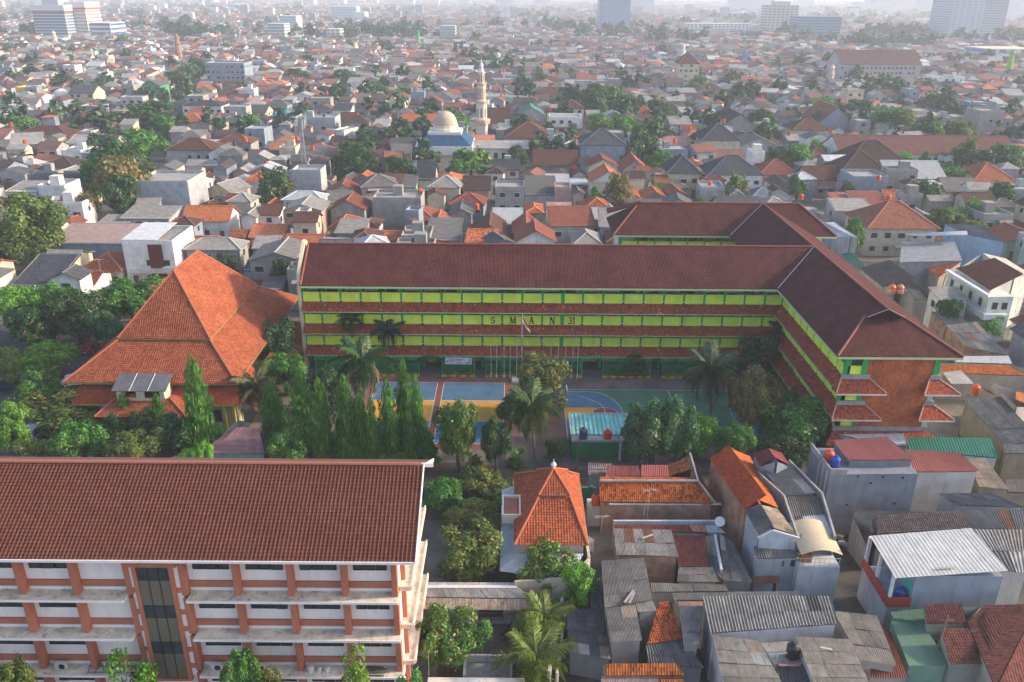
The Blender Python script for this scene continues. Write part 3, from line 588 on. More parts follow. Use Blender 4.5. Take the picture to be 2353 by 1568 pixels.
for k, (a, b, c, d) in enumerate((((-1.0, 76.9, 3.4), (-1.0, 63.2, 3.4), (.9, 65.2, 3.9), (.9, 77.2, 3.9)), ((-1.0, 63.2, 3.4), (5.4, 61.9, 3.4), (7.0, 65.2, 3.9), (.9, 65.2, 3.9)))):
    m = MB(); m.slab([a, b, c, d] if k else [a, b, c, d], .05); m.build('metal_awning', M['sheet'], ER_, (.50, .56, .62))
m = MB(); m.box(-.9, 1.0, 69.0, 72.6, 4.6, 5.3); m.build('roof_box', M['wall_clean'], ER_, (.6, .57, .5))
m = MB(); m.box(-.72, .82, 69.2, 72.4, 5.303, 5.34); m.build('box_floor', M['wall'], ER_, (.36, .13, .09))
m = MB()
for a in ((-.9, -.72, 69.0, 72.6), (.82, 1.0, 69, 72.6), (-.72, .82, 69, 69.18), (-.72, .82, 72.42, 72.6)): m.box(*a, 5.305, 5.65)
m.build('box_rim', M['wall_clean'], ER_, (.6, .57, .5))
m = MB()
for a, b in (((7.5, 77.5), (7.5, 64.5)), ((7.5, 64.4), (5.6, 61.6)), ((5.6, 61.6), (.4, 61.0))): m.bar((*a, 2.0), (*b, 2.0), .25, 4.0)
m.build('yard_wall', M['wall'], ER_, (.45, .40, .32))
# ------------------------------------------------------------------ sports courts
def court_mat(name, c): return m_paint(name, c, 0.85, 0.16, 0.18, 0.5, (0.16, 0.15, 0.14))
CB_, CY_, CG_, CR_ = court_mat('court_blue', (.07, .15, .245)), court_mat('court_yellow', (.50, .27, .05)), court_mat('court_green', (.07, .155, .105)), court_mat('court_red', (.20, .075, .06))
LINE = m_plain('court_line', (.6, .6, .58), 0.8)
def lines(name, segs, z, parent, wd=.07):
    m = MB()
    for a, b in segs:
        a, b = Vector((*a, z)), Vector((*b, z)); d = (b-a).normalized(); n = Vector((-d.y, d.x, 0))*wd/2; m.poly([a-n-d*wd/2, b-n+d*wd/2, b+n+d*wd/2, a+n-d*wd/2])
    o = m.build(name, LINE, parent)
    if parent is None: o['kind'] = 'structure'
    return o
for cx0 in (-20.0, -10.05):
    c0 = sheet('volleyball_court_surround', rect(cx0-.9, cx0+9.95 if cx0 > -15 else cx0+9.05, 91.4, 112.0), 0.010, CR_)
    sheet('court_blue_zone', rect(cx0, cx0+9, 105.0, 110.8), 0.014, CB_); sheet('court_yellow_zone', rect(cx0, cx0+9, 98.9, 105.0), 0.014, CY_); sheet('court_blue_zone', rect(cx0, cx0+9, 92.8, 98.9), 0.014, CB_)
    lines('court_lines', [((cx0, 92.8), (cx0+9, 92.8)), ((cx0+9, 92.8), (cx0+9, 110.8)), ((cx0+9, 110.8), (cx0, 110.8)), ((cx0, 110.8), (cx0, 92.8)), ((cx0, 105), (cx0+9, 105)), ((cx0, 98.9), (cx0+9, 98.9))], 0.018, None)
sheet('basketball_court', rect(7.3, 38.6, 94.2, 108.8), 0.010, CG_)
for sx, x0 in ((1, 7.35), (-1, 38.55)):
    arcp = [(x0, 108.1)]+[(x0+sx*(4.0+4.1*math.cos(a)), 101.4+6.7*math.sin(a)) for a in np.linspace(math.pi/2, -math.pi/2, 24)]+[(x0, 94.7)]
    if sx < 0: arcp = arcp[::-1]
    sheet('three_point_zone', arcp[::-1], 0.014, CB_); lines('three_point_line', list(zip(arcp[:-1], arcp[1:])), 0.024, None)
    sheet('key_zone', rect(min(x0, x0+sx*5.6), max(x0, x0+sx*5.6), 99.6, 103.1), 0.018, CY_)
    circ = [(x0+sx*5.6+1.8*math.cos(a), 101.3+1.8*math.sin(a)) for a in np.linspace(0, 2*math.pi, 25)]
    sheet('free_throw_circle', circ[:-1], 0.021, CR_); lines('free_throw_line', list(zip(circ[:-1], circ[1:]))+[((x0+sx*5.6, 99.5), (x0+sx*5.6, 103.1)), ((x0+sx*2.4, 106.7), (x0+sx*5.0, 104.6)), ((x0+sx*5.0, 104.6), (x0+sx*5.6, 103.1))], 0.028, None)
lines('court_lines', [((7.4, 94.2), (7.4, 108.8)), ((7.4, 108.8), (38.5, 108.8)), ((38.5, 108.8), (38.5, 94.2)), ((22.9, 94.2), (22.9, 108.8)), ((7.4, 94.2), (38.5, 94.2))], 0.024, None)
sheet('red_paver_strip', rect(0.2, 7.2, 90, 104), 0.008, PAVE_RED)
# basketball hoops
for sx, bx, lab in ((1, 6.0, 'blue steel basketball hoop frame beside the mango tree and volleyball courts'), (-1, 39.6, 'blue steel basketball hoop half hidden by trees near the right wing')):
    h_ = thing('basketball_hoop', lab, 'basketball hoop', (bx, 101.3, 0))
    for y in (100.6, 102.0):
        m = MB(); m.tube([(bx-.5*sx, y, 0), (bx-.5*sx, y, 3.6), (bx+1.5*sx, y, 3.6)], .06, 6); m.tube([(bx+.3*sx, y, 0), (bx+.3*sx, y, 3.5)], .06, 6)
        for z in (.4, 1.0, 1.6, 2.2, 2.8): m.tube([(bx-.5*sx, y, z), (bx+.3*sx, y, z)], .035, 5)
        m.build('side_frame', M['metal'], h_, (.03, .2, .5))
    for z in (.5, 1.4, 2.3, 3.5):
        m = MB(); m.tube([(bx+.3*sx, 100.6, z), (bx+.3*sx, 102.0, z)], .045, 6); m.build('cross_bar', M['metal'], h_, (.03, .2, .5))
    m = MB(); m.box(bx+1.5*sx, bx+1.56*sx, 100.4, 102.2, 2.9, 3.95); b_ = m.build('backboard', M['plain'], h_, (.6, .6, .6))
    m = MB()
    for z in (2.9, 3.4, 3.95): m.tube([(bx+1.46*sx, 100.4, z), (bx+1.46*sx, 102.2, z)], .04, 5)
    for y in (100.4, 101.0, 101.6, 102.2): m.tube([(bx+1.46*sx, y, 2.9), (bx+1.46*sx, y, 3.95)], .035, 5)
    m.build('board_frame', M['metal'], b_, (.03, .2, .5))
    m = MB(); m.tube([(bx+sx*1.8+.23*math.cos(a), 101.3+.23*math.sin(a), 3.05) for a in np.linspace(0, 2*math.pi, 13)], .018, 5); m.build('rim', M['metal'], b_, (.4, .08, .03))
# ------------------------------------------------------------------ green fence bays along the gallery, with planting behind
def soft_bush(name, label, x, y, z0, rx_, ry_, h, col, n=320, parent=None, leaf=.22, group=None):
    P = np.random.normal(size=(n, 3)); P /= np.linalg.norm(P, axis=1)[:, None]; P *= np.random.uniform(.55, 1.05, (n, 1)); P[:, 2] = np.abs(P[:, 2])
    P *= np.array([rx_, ry_, h]); a, b = np.random.normal(size=(2, n, 3)); a /= np.linalg.norm(a, axis=1)[:, None]; b -= (a*b).sum(1)[:, None]*a; b /= np.linalg.norm(b, axis=1)[:, None]
    s_ = leaf*np.random.uniform(.6, 1.3, (n, 1)); V = np.stack([P-a*s_, P-b*s_*.5, P+a*s_, P+b*s_*.5], 1).reshape(-1, 3)
    me = bpy.data.meshes.new(name); me.from_pydata(V.tolist(), [], [(4*i, 4*i+1, 4*i+2, 4*i+3) for i in range(n)]); me.materials.append(M['leaf'])
    o = link(name, me, parent, (x, y, z0), None); o.color = (*col, 0.97)
    if parent is None: tag(o, label, 'plant', group)
    return o
bays = [(-29.5, -14.0, 'leftmost green bar fence bay beside the hall'), (-10.5, -5.6, 'short green bar fence bay carrying the white banner'), (-3.9, 10.5, 'green bar fence bay behind the white flagpoles'), (13.8, 20.9, 'green bar fence bay with a round bush inside'), (22.7, 33.5, 'rightmost green bar fence bay behind the royal palm')]
KERB_Y, KERB_O = m_plain('kerb_yellow', (.52, .30, .03), .8), m_plain('kerb_orange', (.48, .10, .02), .8)
for i, (a, b, lab) in enumerate(bays):
    f = thing('bar_fence', lab, 'fence', ((a+b)/2, 113, 0), 'green fence bays along the gallery')
    m = MB(); n = int((b-a)/.13)
    for k in range(n+1): x = a+(b-a)*k/n; m.obb((x, 113.1, 1.75), (.012, 0, 0), (0, .012, 0), (0, 0, 1.4))
    m.build('bars', GRN, f, kind='stuff')
    for z in (.45, 1.9, 3.15):
        m = MB(); m.bar((a, 113.1, z), (b, 113.1, z), .05); m.build('rail', GRN, f)
    for x in np.linspace(a, b, max(2, int((b-a)/3.5)+1)):
        m = MB(); m.box(x-.05, x+.05, 113.05, 113.15, 0, 3.2); m.build('post', GRN, f)
    n = int((b-a)/.62); wd = (b-a+.2)/n
    for k in range(n):
        m = MB(); m.box(a-.1+k*wd, a-.1+(k+1)*wd-.006, 112.75, 112.95, 0, .32); m.build('kerb_block', (KERB_Y, KERB_O)[k % 2], f)
    m = MB(); m.box(a, b, 113.2, 115.2, .006, .12); m.build('planting_bed', M['soil'], f)
    for k in range(int((b-a)/1.1)):
        soft_bush('low_plant', None, a+.6+k*1.1+random.uniform(-.3, .3)-wl(f).x, 114.1+random.uniform(-.5, .5)-113, .1, .6, .5, random.uniform(.4, 1.2), random.choice([(.03, .10, .025), (.05, .13, .03), (.025, .075, .03)]), 90, f)
soft_bush('round_bush', 'large round dark green bush growing over the fence bay', 18.6, 113.6, .8, 1.9, 1.5, 2.9, (.03, .10, .03), 1600)
soft_bush('vine_arch', 'green creeper arch over the gallery opening left of the banner', -12.2, 113.0, 2.5, 2.0, .5, .9, (.04, .15, .03), 700)
ar = thing('green_arch', 'green metal arch over the gallery opening right of the flagpoles', 'arch', (12.2, 113, 0))
for dz in (0, .35):
    m = MB(); m.tube([(12.2-1.65*math.cos(t), 113.1, 2.4+dz+.75*math.sin(t)) for t in np.linspace(0, math.pi, 13)], .06, 5); m.build('arch_tube', GRN, ar)
for x in (10.6, 13.8):
    m = MB(); m.box(x-.06, x+.06, 113.02, 113.18, 0, 2.8); m.build('post', GRN, ar)
# diamond tiled floors in the openings
DG = NG('diamond_floor'); mp = DG.n('Mapping', None, Vector=DG.coord()); mp.inputs['Rotation'].default_value = (0, 0, R(45)); mp.inputs['Scale'].default_value = (1.7, 1.7, 1)
bt = DG.n('TexBrick', {'offset': 0.0}, Vector=mp.outputs[0], Color1=(.03, .032, .04, 1), Color2=(.045, .045, .05, 1), Mortar=(.28, .26, .25, 1), Scale=1.0); bt.inputs['Brick Width'].default_value = 1.0; bt.inputs['Row Height'].default_value = 1.0; bt.inputs['Mortar Size'].default_value = .07
dmat = DG.surf(bt.outputs[0], .6)
for a, b in ((-13.9, -10.6), (-5.5, -4.0), (10.6, 13.7), (21.0, 22.6)): sheet('tiled_entrance_floor', rect(a, b, 112.7, 115.2), .016, dmat)
# banner with its print
bn = thing('banner', 'white printed banner hung on the short green fence bay', 'banner', (-8.1, 112.98, 2.2))
BW = m_paint('banner_cloth', (.55, .58, .66), .6, .05, .06)
m = MB(); m.box(-10.0, -6.0, 112.98, 113.0, 2.05, 3.1); m.build('cloth', BW, bn)
m = MB(); m.box(-9.4, -8.5, 112.968, 112.978, 2.62, 2.92); rb = m.build('red_print', M['plain'], bn, (.5, .03, .03))
m = MB()
for k in range(5): m.box(-9.35+k*.17, -9.25+k*.17, 112.958, 112.966, 2.68, 2.88)
m.build('white_print', M['plain'], rb, (.65, .65, .68))
for x0, x1, z, h, c in ((-8.45, -7.3, 2.82, .06, (.1, .1, .16)), (-8.4, -7.4, 2.70, .06, (.1, .1, .16)), (-8.3, -7.5, 2.58, .05, (.45, .08, .06)), (-8.1, -7.5, 2.32, .06, (.1, .1, .16)), (-9.3, -8.6, 2.50, .05, (.45, .08, .06)), (-9.8, -9.55, 2.35, .28, (.12, .14, .2)), (-6.9, -6.5, 2.2, .2, (.12, .2, .4)), (-6.45, -6.15, 2.2, .75, (.4, .25, .24))):
    m = MB(); m.box(x0, x1, 112.97, 112.979, z, z+h); m.build('print_line', M['plain'], bn, c)
m = MB(); pts = [(-9.6+k*.35, 2.5-.32*math.sin(k/9*math.pi)) for k in range(10)]
for a, b in zip(pts[:-1], pts[1:]): m.bar((a[0], 112.975, a[1]), (b[0], 112.975, b[1]), .02, .05)
m.build('print_curve', M['plain'], bn, (.25, .32, .5))
# flagpoles, flag
for i, (x, top) in enumerate([(-3.1, 5.2), (-2.3, 5.2), (-1.15, 5.2), (-.25, 5.2), (.72, 5.2), (5.8, 5.2), (6.85, 5.2), (8.0, 5.2), (8.95, 5.1), (9.85, 5.1)]):
    nm = ['leftmost', 'second', 'third', 'fourth', 'fifth', 'sixth', 'seventh', 'eighth', 'ninth', 'tenth'][i]
    p = thing('flagpole', ('leftmost' if i == 0 else nm+' from the left') + ' of the ten short white poles in front of the fence', 'flagpole', (x, 112.6, 0), 'short white flagpoles')
    lean = .12 if i == 8 else 0
    m = MB(); m.tube([(x, 112.6, .5), (x+random.uniform(-.05, .1)+lean, 112.6, top)], .035, 6); m.build('pole', M['metal'], p, (.62, .62, .64))
    m = MB(); m.tube([(x, 112.6, 0), (x, 112.6, .7)], .08, 8); m.build('base', M['metal'], p, (.62, .62, .64))
p = thing('tall_flagpole', 'tall white flagpole flying the red and white flag before the gallery', 'flagpole', (1.47, 112.5, 0))
m = MB(); m.tube([(1.47, 112.5, 0), (1.47, 112.5, 10.5)], .06, 8, .04); m.build('pole', M['metal'], p, (.62, .62, .64))
for nm, s0, s1, c in (('red_stripe', 0, 1, (.55, .03, .02)), ('white_stripe', 1, 2, (.65, .62, .62))):
    m = MB(); N_ = 8
    def fp(t, q): return Vector((1.53+1.15*t, 112.5+.14*math.sin(t*7+q), 9.9-.85*q*(1-.15*t)-1.9*t*(1 if q < 3 else 1)+.05*math.sin(9*t)))
    for k in range(N_):
        for e in (0, .5): m.poly([fp(k/N_, s0*.5+e*1*.5), fp((k+1)/N_, s0*.5+e*.5), fp((k+1)/N_, s0*.5+e*.5+.25), fp(k/N_, s0*.5+e*.5+.25)])
    m.build(nm, M['plain'], p, c)
pl_ = thing('flag_podium', 'small pale concrete podium at the foot of the tall flagpole', 'podium', (.6, 111.7, 0)); m = MB(); m.box(0, 1.2, 110.9, 112.3, 0, .35); m.build('block', M['dirty_white'], pl_)
# round signs, loudspeaker dishes, pots on the galleries
for x, z, lab in ((4.4, 4.85, 'round white emblem on the lowest lime parapet below the letter A'), (9.2, 5.45, 'round white emblem on the lowest gallery below the number')):
    e = thing('round_emblem', lab, 'emblem', (x, 115.6, z)); m = MB()
    for r_, y, c in ((.26, 115.66, (.6, .6, .62)), (.2, 115.645, (.1, .12, .16)), (.13, 115.63, (.6, .6, .62)), (.06, 115.615, (.12, .12, .15))):
        m = MB(); m.poly([(x+r_*math.cos(a), y, z+r_*math.sin(a)) for a in np.linspace(0, 2*math.pi, 21)[:-1]][::1]); m.build('ring', M['plain'], e, c)
cnt = 0; ordn = ['first', 'second', 'third', 'fourth', 'fifth', 'sixth', 'seventh', 'eighth', 'ninth', 'tenth', 'eleventh', 'twelfth']
for fl, z in (('top', 12.4), ('middle', 8.9), ('lowest', 5.4)):
    n = 0
    for k in range(-12, 11):
        if (k*7+int(z)) % (2 if fl == 'lowest' else 3): continue
        x = 7.53+3.01*k; pt = thing('potted_plant', f'{ordn[n]} potted plant from the left on the {fl} lime parapet', 'potted plant', (x, 115.85, z), f'potted plants on the {fl} parapet'); n += 1
        m = MB(); m.lathe((x, 115.85, z), [(.1, 0), (.15, .28), (.16, .3)], 8); m.build('pot', M['plain'], pt, random.choice([(.3, .05, .03), (.05, .05, .05), (.04, .16, .06)]))
        soft_bush('leaves', None, 0, 0, .25, .35, .3, .55, (.025, .09, .03), 60, pt, .2)
# ------------------------------------------------------------------ pump shed with turquoise roof and tanks
sh = thing('pump_shed', 'green shed with turquoise ribbed roof beside the basketball court', 'shed', (11, 92, 0))
for k in range(14):
    x0 = 7.65+k*.555; m = MB(); m.slab([(x0, 90.2, 2.95), (x0+.545, 90.2, 2.95), (x0+.545, 95.0, 3.25), (x0, 95.0, 3.25)], .03); m.bar((x0+.55, 90.2, 3.0), (x0+.55, 95, 3.3), .04, .07); m.build('roof_panel', M['sheet_flat'], sh, (.16+random.uniform(-.02, .02), .42, .42))
m = MB(); m.bar((7.4, 95.15, 3.2), (15.5, 95.15, 3.2), .3, .25); m.bar((7.45, 89.6, 3.05), (7.45, 95.0, 3.2), .25, .25); m.build('roof_rim', M['concrete'], sh)
m = MB(); m.box(7.4, 15.4, 88.9, 90.1, 2.6, 2.85); m.build('tank_ledge', M['concrete'], sh)
m = MB(); m.box(7.5, 15.3, 88.95, 94.9, 0, 2.59); m.build('wall', m_paint('shed_green', (.015, .16, .06), .7, .2, .2), sh)
m = MB(); m.box(13.3, 13.6, 88.75, 88.9, 0, 2.6); m.build('downpipe', M['plain'], sh, (.45, .5, .52))
ld = thing('ladder', 'dark green ladder leaning on the pump shed wall', 'ladder', (14.4, 88.6, 0))
for x in (14.2, 14.7): m = MB(); m.bar((x, 88.3, 0), (x, 88.85, 2.9), .05); m.build('rail', M['metal'], ld, (.02, .06, .04))
for k in range(7): m = MB(); z = .3+k*.37; m.bar((14.2, 88.3+.55*z/2.9, z), (14.7, 88.3+.55*z/2.9, z), .035); m.build('rung', M['metal'], ld, (.02, .06, .04))
TANKS = []
def tank(x, y, z, col, label, r=.5, h=1.1, lidcol=None, stand=0.0):
    t = thing('water_tank', label, 'water tank', (x, y, z), 'water tanks')
    m = MB(); m.lathe((x, y, z), [(r*.97, 0), (r, .05), (r, h*.28), (r*.97, h*.3), (r, h*.33), (r, h*.6), (r*.97, h*.62), (r, h*.65), (r, h*.8), (r*.85, h*.9), (r*.4, h*.98), (r*.38, h*1.0)], 14); m.build('shell', M['gloss'], t, col, smooth=True)
    m = MB(); m.lathe((x, y, z+h), [(r*.36, 0), (r*.4, .03), (r*.38, .12), (r*.1, .16)], 10); m.build('lid', M['gloss'], t, lidcol or col)
    if stand:
        m = MB()
        for i in (-1, 1):
            for j in (-1, 1): m.bar((x+i*r*.8, y+j*r*.8, z-stand), (x+i*r*.8, y+j*r*.8, z-.06), .08)
        m.box(x-r, x+r, y-r, y+r, z-.08, z-.01); m.build('stand', M['metal'], t, (.25, .25, .25))
    return t
TO, TB = (.55, .075, .02), (.02, .045, .14)
tank(8.9, 89.5, 2.85, TB, 'dark blue water tank on the turquoise roofed shed', .55, 1.35)
tank(11.9, 89.5, 2.85, (.6, .035, .015), 'bright red water tank on the turquoise roofed shed', .5, 1.1)
# ------------------------------------------------------------------ crowded houses on the right: roofs traced as real planes, walls below
def ring(view, pts):
    P = [at(view, x, y, z) for x, y, z in pts]
    a = sum(P[i].x*P[(i+1) % len(P)].y-P[(i+1) % len(P)].x*P[i].y for i in range(len(P)))
    if a < 0: P = P[::-1]
    n = len(P); k = min(range(n), key=lambda i: P[i].z+P[(i+1) % n].z + 1e-3*(P[i].y+P[(i+1) % n].y))
    return P[k:]+P[:k]
def sheets(P, parent, mat, col, sw=1.0, rows=1, pitch=.2, amp=.035, jit=.03, odd=None, name='roof_sheet'):
    """a quad of separate corrugated sheets, waves running up the slope"""
    A, B, C, D = P[:4]; nc = max(1, round((B-A).length/sw)); base = wl(parent)
    def S(u, v): return (A*(1-u)+B*u)*(1-v)+(D*(1-u)+C*u)*v
    nrm = (B-A).cross(D-A).normalized()
    for r in range(rows):
        for c in range(nc):
            u0, u1 = c/nc, (c+1)/nc; v0, v1 = max(0, r/rows-.02), (r+1)/rows; w_ = (S(u1, v0)-S(u0, v0)).length; nw = max(2, round(w_/pitch)); N_ = nw*4
            t0, t1 = random.uniform(-jit, jit)*.5+.015*r, random.uniform(-jit, jit)*.5+.015*r; m = MB(); e = random.uniform(-.004, .004)
            L = (S(u0, v1)-S(u0, v0)).length
            for k in range(N_):
                f0, f1 = k/N_, (k+1)/N_; a0, a1 = u0+(u1-u0)*f0, u0+(u1-u0)*f1
                h0, h1 = amp*math.cos(2*math.pi*nw*f0), amp*math.cos(2*math.pi*nw*f1)
                q = [S(a0, v0+e)+nrm*(h0+t0+.03), S(a1, v0+e)+nrm*(h1+t0+.03), S(a1, v1)+nrm*(h1+t1), S(a0, v1)+nrm*(h0+t1)]
                m.poly(q, [(f0*w_, 0), (f1*w_, 0), (f1*w_, L), (f0*w_, L)])
            cc = col
            if odd and random.random() < odd[0]: cc = odd[1] if odd[1] != 'mix' else random.choice([(.28, .27, .25), (.10, .10, .10), (.17, .085, .06), (.22, .18, .14), (.13, .12, .11)])
            o = m.build(name, mat, parent, cc, smooth=True)
SHP = m_corr('laid_sheet', relief=False, var=.32, dirt=.7, rust=.08, rough=.9); SHR = m_corr('laid_rusty_sheet', relief=False, var=.25, dirt=.4, rust=.45, rough=.8)
SHB = m_corr('bare_zinc_sheet', relief=False, var=.15, dirt=.3, rough=.5)
def under(P, parent, mat, col, inset=.18, zb=0.0, name='wall'):
    col = tuple(c*.85 for c in col) if col else col
    c = sum(P, Vector())/len(P); Q = []
    for p in P:
        d = Vector((c.x-p.x, c.y-p.y, 0)); d = d.normalized()*inset*1.4 if d.length > .5 else d*0; Q.append(p+d-Vector((0, 0, .12)))
    m = MB(); n = len(Q)
    for i in range(n):
        a, b = Q[i], Q[(i+1) % n]; m.poly([(a.x, a.y, zb), (b.x, b.y, zb), b, a])
    return m.build(name, mat, parent, col)
NEARX = []
def house(label, roofs, wall=GREYW, wmat='wall', name='house', cat='house', zb=0.0, group=None):
    """roofs: (kind, colour, view, [(x, y, z)...], options)"""
    rg = [ring(r[2], r[3]) for r in roofs]; allp = [p for q in rg for p in q]
    root = thing(name, label, cat, (sum(p.x for p in allp)/len(allp), sum(p.y for p in allp)/len(allp), zb), group)
    NEARX.append((min(p.x for p in allp), max(p.x for p in allp), min(p.y for p in allp), max(p.y for p in allp)))
    for r, P in zip(roofs, rg):
        o = r[4] if len(r) > 4 else {}; kind, col = r[0], r[1]; col = tuple(c*{'A': .62, 'R': .75, 'Z': .8, 'M': .78, 'T': .9, 'F': .85}.get(kind, 1) for c in col)
        if kind == 'A': sheets(P, root, SHP, col, o.get('sw', 1.02), o.get('rows', 2), o.get('pitch', .2), o.get('amp', .035), o.get('jit', .06), o.get('odd', (.16, 'mix')))
        elif kind == 'Z': sheets(P, root, SHB, col, o.get('sw', 1.0), o.get('rows', 1), o.get('pitch', .2), o.get('amp', .025), .02, o.get('odd'))
        elif kind == 'R': sheets(P, root, SHR, col, o.get('sw', .9), o.get('rows', 1), o.get('pitch', .18), o.get('amp', .03), .04, o.get('odd'))
        elif kind in 'TM':
            q = P if len(P) == 4 else P+[P[-1]]; m = MB(); tile_plane(m, *q, pu=o.get('pu', .22), pv=o.get('pv', .26), amp=.045, step=.035, seg=3); m.build('roof', M['tile_geo'] if kind == 'T' else TGM, root, col)
        elif kind == 'F': m = MB(); m.slab(P, .12); m.build('roof', M[o.get('mat', 'sheet_flat')], root, col)
        if not o.get('nowall'): under(P, root, M[o.get('wmat', wmat)], o.get('wall', wall), o.get('inset', .18), zb)
        if o.get('rim'):
            m = MB()
            for i in range(len(P)):
                if i in o['rim']: m.bar(P[i]+Vector((0, 0, .08)), P[(i+1) % len(P)]+Vector((0, 0, .08)), .2, .3)
            m.build('parapet', M['wall'], root, o.get('rimcol', (.5, .5, .5)))
    return root
TGM = m_tile('laid_mossy_tile', relief=False, var=.3, moss=.2, palef=.0, mosscol=(.03, .022, .018))
def standwall(m, p, q, t):
    d = Vector((q.x-p.x, q.y-p.y, 0)).normalized(); n = Vector((-d.y, d.x, 0))*t/2; a, b = Vector((p.x, p.y, 0)), Vector((q.x, q.y, 0))
    m.poly([a-n, b-n, q-n, p-n]); m.poly([b+n, a+n, p+n, q+n]); m.poly([p-n, q-n, q+n, p+n]); m.poly([a+n, a-n, p-n, p+n]); m.poly([b-n, b+n, q+n, q-n])
def wallq(parent, view, pts, mat, col=None, name='wall'):
    P = [at(view, *p) if len(p) == 3 else p for p in pts]; m = MB(); m.poly(P); return m.build(name, mat, parent, col)
def facade(parent, p, q, z0, z1, mat, col, name='wall', t=.12):
    """vertical slab from p to q on plan"""
    p, q = Vector((p[0], p[1], 0)), Vector((q[0], q[1], 0)); d = (q-p).normalized(); n = Vector((d.y, -d.x, 0))
    m = MB(); m.obb((p+q)/2+Vector((0, 0, (z0+z1)/2)), (q-p)/2, n*t/2, (0, 0, (z1-z0)/2)); return m.build(name, mat, parent, col)
def win(parent, x, y, z, wd=.9, hd=1.0, face='y', frame=(.5, .48, .44), pane=None, off=.06):
    m = MB(); a, b = (wd/2+.08, hd/2+.08)
    def bx(m, w2, h2, d0, d1):
        if face == 'y': m.box(x-w2, x+w2, y-d1, y-d0, z-h2, z+h2)
        else: m.box(x+d0, x+d1, y-w2, y+w2, z-h2, z+h2)
    bx(m, a, b, 0, off); w_ = m.build('window', M['plain'], parent, frame); m = MB(); bx(m, wd/2, hd/2, off+.002, off+.02); m.build('pane', M['glass'], w_)
PK = (.33, .14, .125); RS = (.24, .055, .04)
house('low back roofs of pinkish and red sheets behind the mossy tiled house', [('A', (.36, .28, .27), 'N4', [(275, 225, 3.1), (520, 232, 3.1), (455, 352, 2.8), (282, 345, 2.8)]), ('R', (.32, .10, .10), 'N4', [(455, 250, 3.7), (770, 255, 3.7), (795, 355, 3.3), (450, 355, 3.3)]), ('Z', (.40, .12, .11), 'N4', [(800, 245, 3.0), (1065, 247, 3.0), (1072, 362, 2.8), (800, 360, 2.8)])], (.4, .38, .35))
mh = house('old house with mossy orange clay tiles and raw brick front wall', [('M', (.47, .125, .035), 'N4', [(388, 402, 5.6), (1352, 404, 5.6), (1510, 618, 4.0), (392, 605, 4.0)], {'wmat': 'brick', 'wall': None}), ('M', (.5, .14, .04), 'N4', [(386, 398, 5.6), (1335, 398, 5.6), (1310, 372, 5.2), (390, 362, 5.2)], {'nowall': 1}),
     ('M', (.47, .15, .045), 'N4', [(1068, 240, 4.5), (1272, 132, 6.3), (1340, 392, 5.9), (1072, 362, 4.5)]), ('M', (.47, .125, .035), 'N4', [(1275, 134, 6.3), (1475, 480, 4.3), (1560, 612, 4.0), (1355, 404, 5.7)])], None, 'brick')
m = MB(); a, b, c = at('N4', 388, 402, 5.65), at('N4', 1352, 404, 5.65), at('N4', 1272, 132, 6.35); ridge_cap(m, a, b, .13); ridge_cap(m, b, c, .13); ridge_cap(m, b, at('N4', 1515, 615, 4.05), .13); m.build('ridge_cap', M['concrete'], mh)
m = MB(); p, q = at('N4', 480, 628, 3.75), at('N4', 1575, 628, 3.75); m.bar(p, q, .25, .12); m.build('white_gutter', M['dirty_white'], mh)
for x in (830, 1185):
    p = at('N4', x, 640, 3.6); m = MB(); m.box(p.x-.12, p.x+.12, p.y-.1, p.y+.1, 0, 3.6); m.build('concrete_post', M['concrete'], mh)
tank(*at('N4', 350, 630, 2.6)[:2], 2.6, TO, 'orange water tank with dark lid beside the prayer hall and mossy tiled roof', .5, 1.25, (.03, .03, .035))
lt = thing('water_tank_ledge', 'pale concrete ledge carrying the orange tank by the prayer hall', 'ledge', (at('N4', 380, 640, 2.4)[0], at('N4', 380, 640, 2.4)[1], 0)); p = at('N4', 380, 650, 2.4); m = MB(); m.box(p.x-1.2, p.x+1.6, p.y-.3, p.y+1.2, 0, 2.58); m.build('block', M['dirty_white'], lt)
# long terracotta house with grey front
lh = house('long narrow house with bright terracotta ridge roof and grey sheet front part', [('T', (.36, .07, .03), 'N4', [(1470, 185, 6.3), (1685, 88, 7.2), (1960, 640, 7.2), (1815, 690, 6.3)], {'wmat': 'brick', 'wall': None}), ('T', (.52, .14, .04), 'N4', [(1690, 88, 7.2), (1858, 165, 6.3), (2140, 672, 6.3), (1966, 640, 7.2)]),
     ('A', (.17, .17, .18), 'N4', [(1815, 700, 6.2), (1972, 645, 7.0), (2095, 862, 7.0), (1945, 930, 6.2)], {'sw': .9}), ('A', (.42, .34, .26), 'N4', [(1978, 645, 7.0), (2132, 678, 6.2), (2338, 958, 6.2), (2100, 862, 7.0)], {'sw': .9}), ('A', (.30, .28, .25), 'N4', [(1890, 1045, 4.9), (2275, 1012, 4.9), (2340, 1152, 4.4), (1915, 1165, 4.4)], {'rows': 1, 'wall': (.42, .45, .48)})], (.42, .45, .50))
p, q, r_ = at('N4', 1935, 935, 6.1), at('N4', 2335, 968, 6.1), at('N4', 2098, 872, 7.4); yq = min(p.y, q.y)
m = MB(); m.poly([(p.x+.1, yq+.2, 0), (q.x-.1, yq+.2, 0), (q.x-.1, yq+.2, 6.0), (r_.x, yq+.2, 6.85), (p.x+.1, yq+.2, 6.0)]); m.build('front_gable', M['wall'], lh, (.44, .47, .52))
m = MB(); m.bar((p.x-.1, yq+.02, 6.15), (r_.x, yq+.02, 7.0), .1, .16); m.bar((r_.x, yq+.02, 7.0), (q.x+.1, yq+.02, 6.15), .1, .16); m.build('bargeboard', M['plain'], lh, (.62, .62, .64))
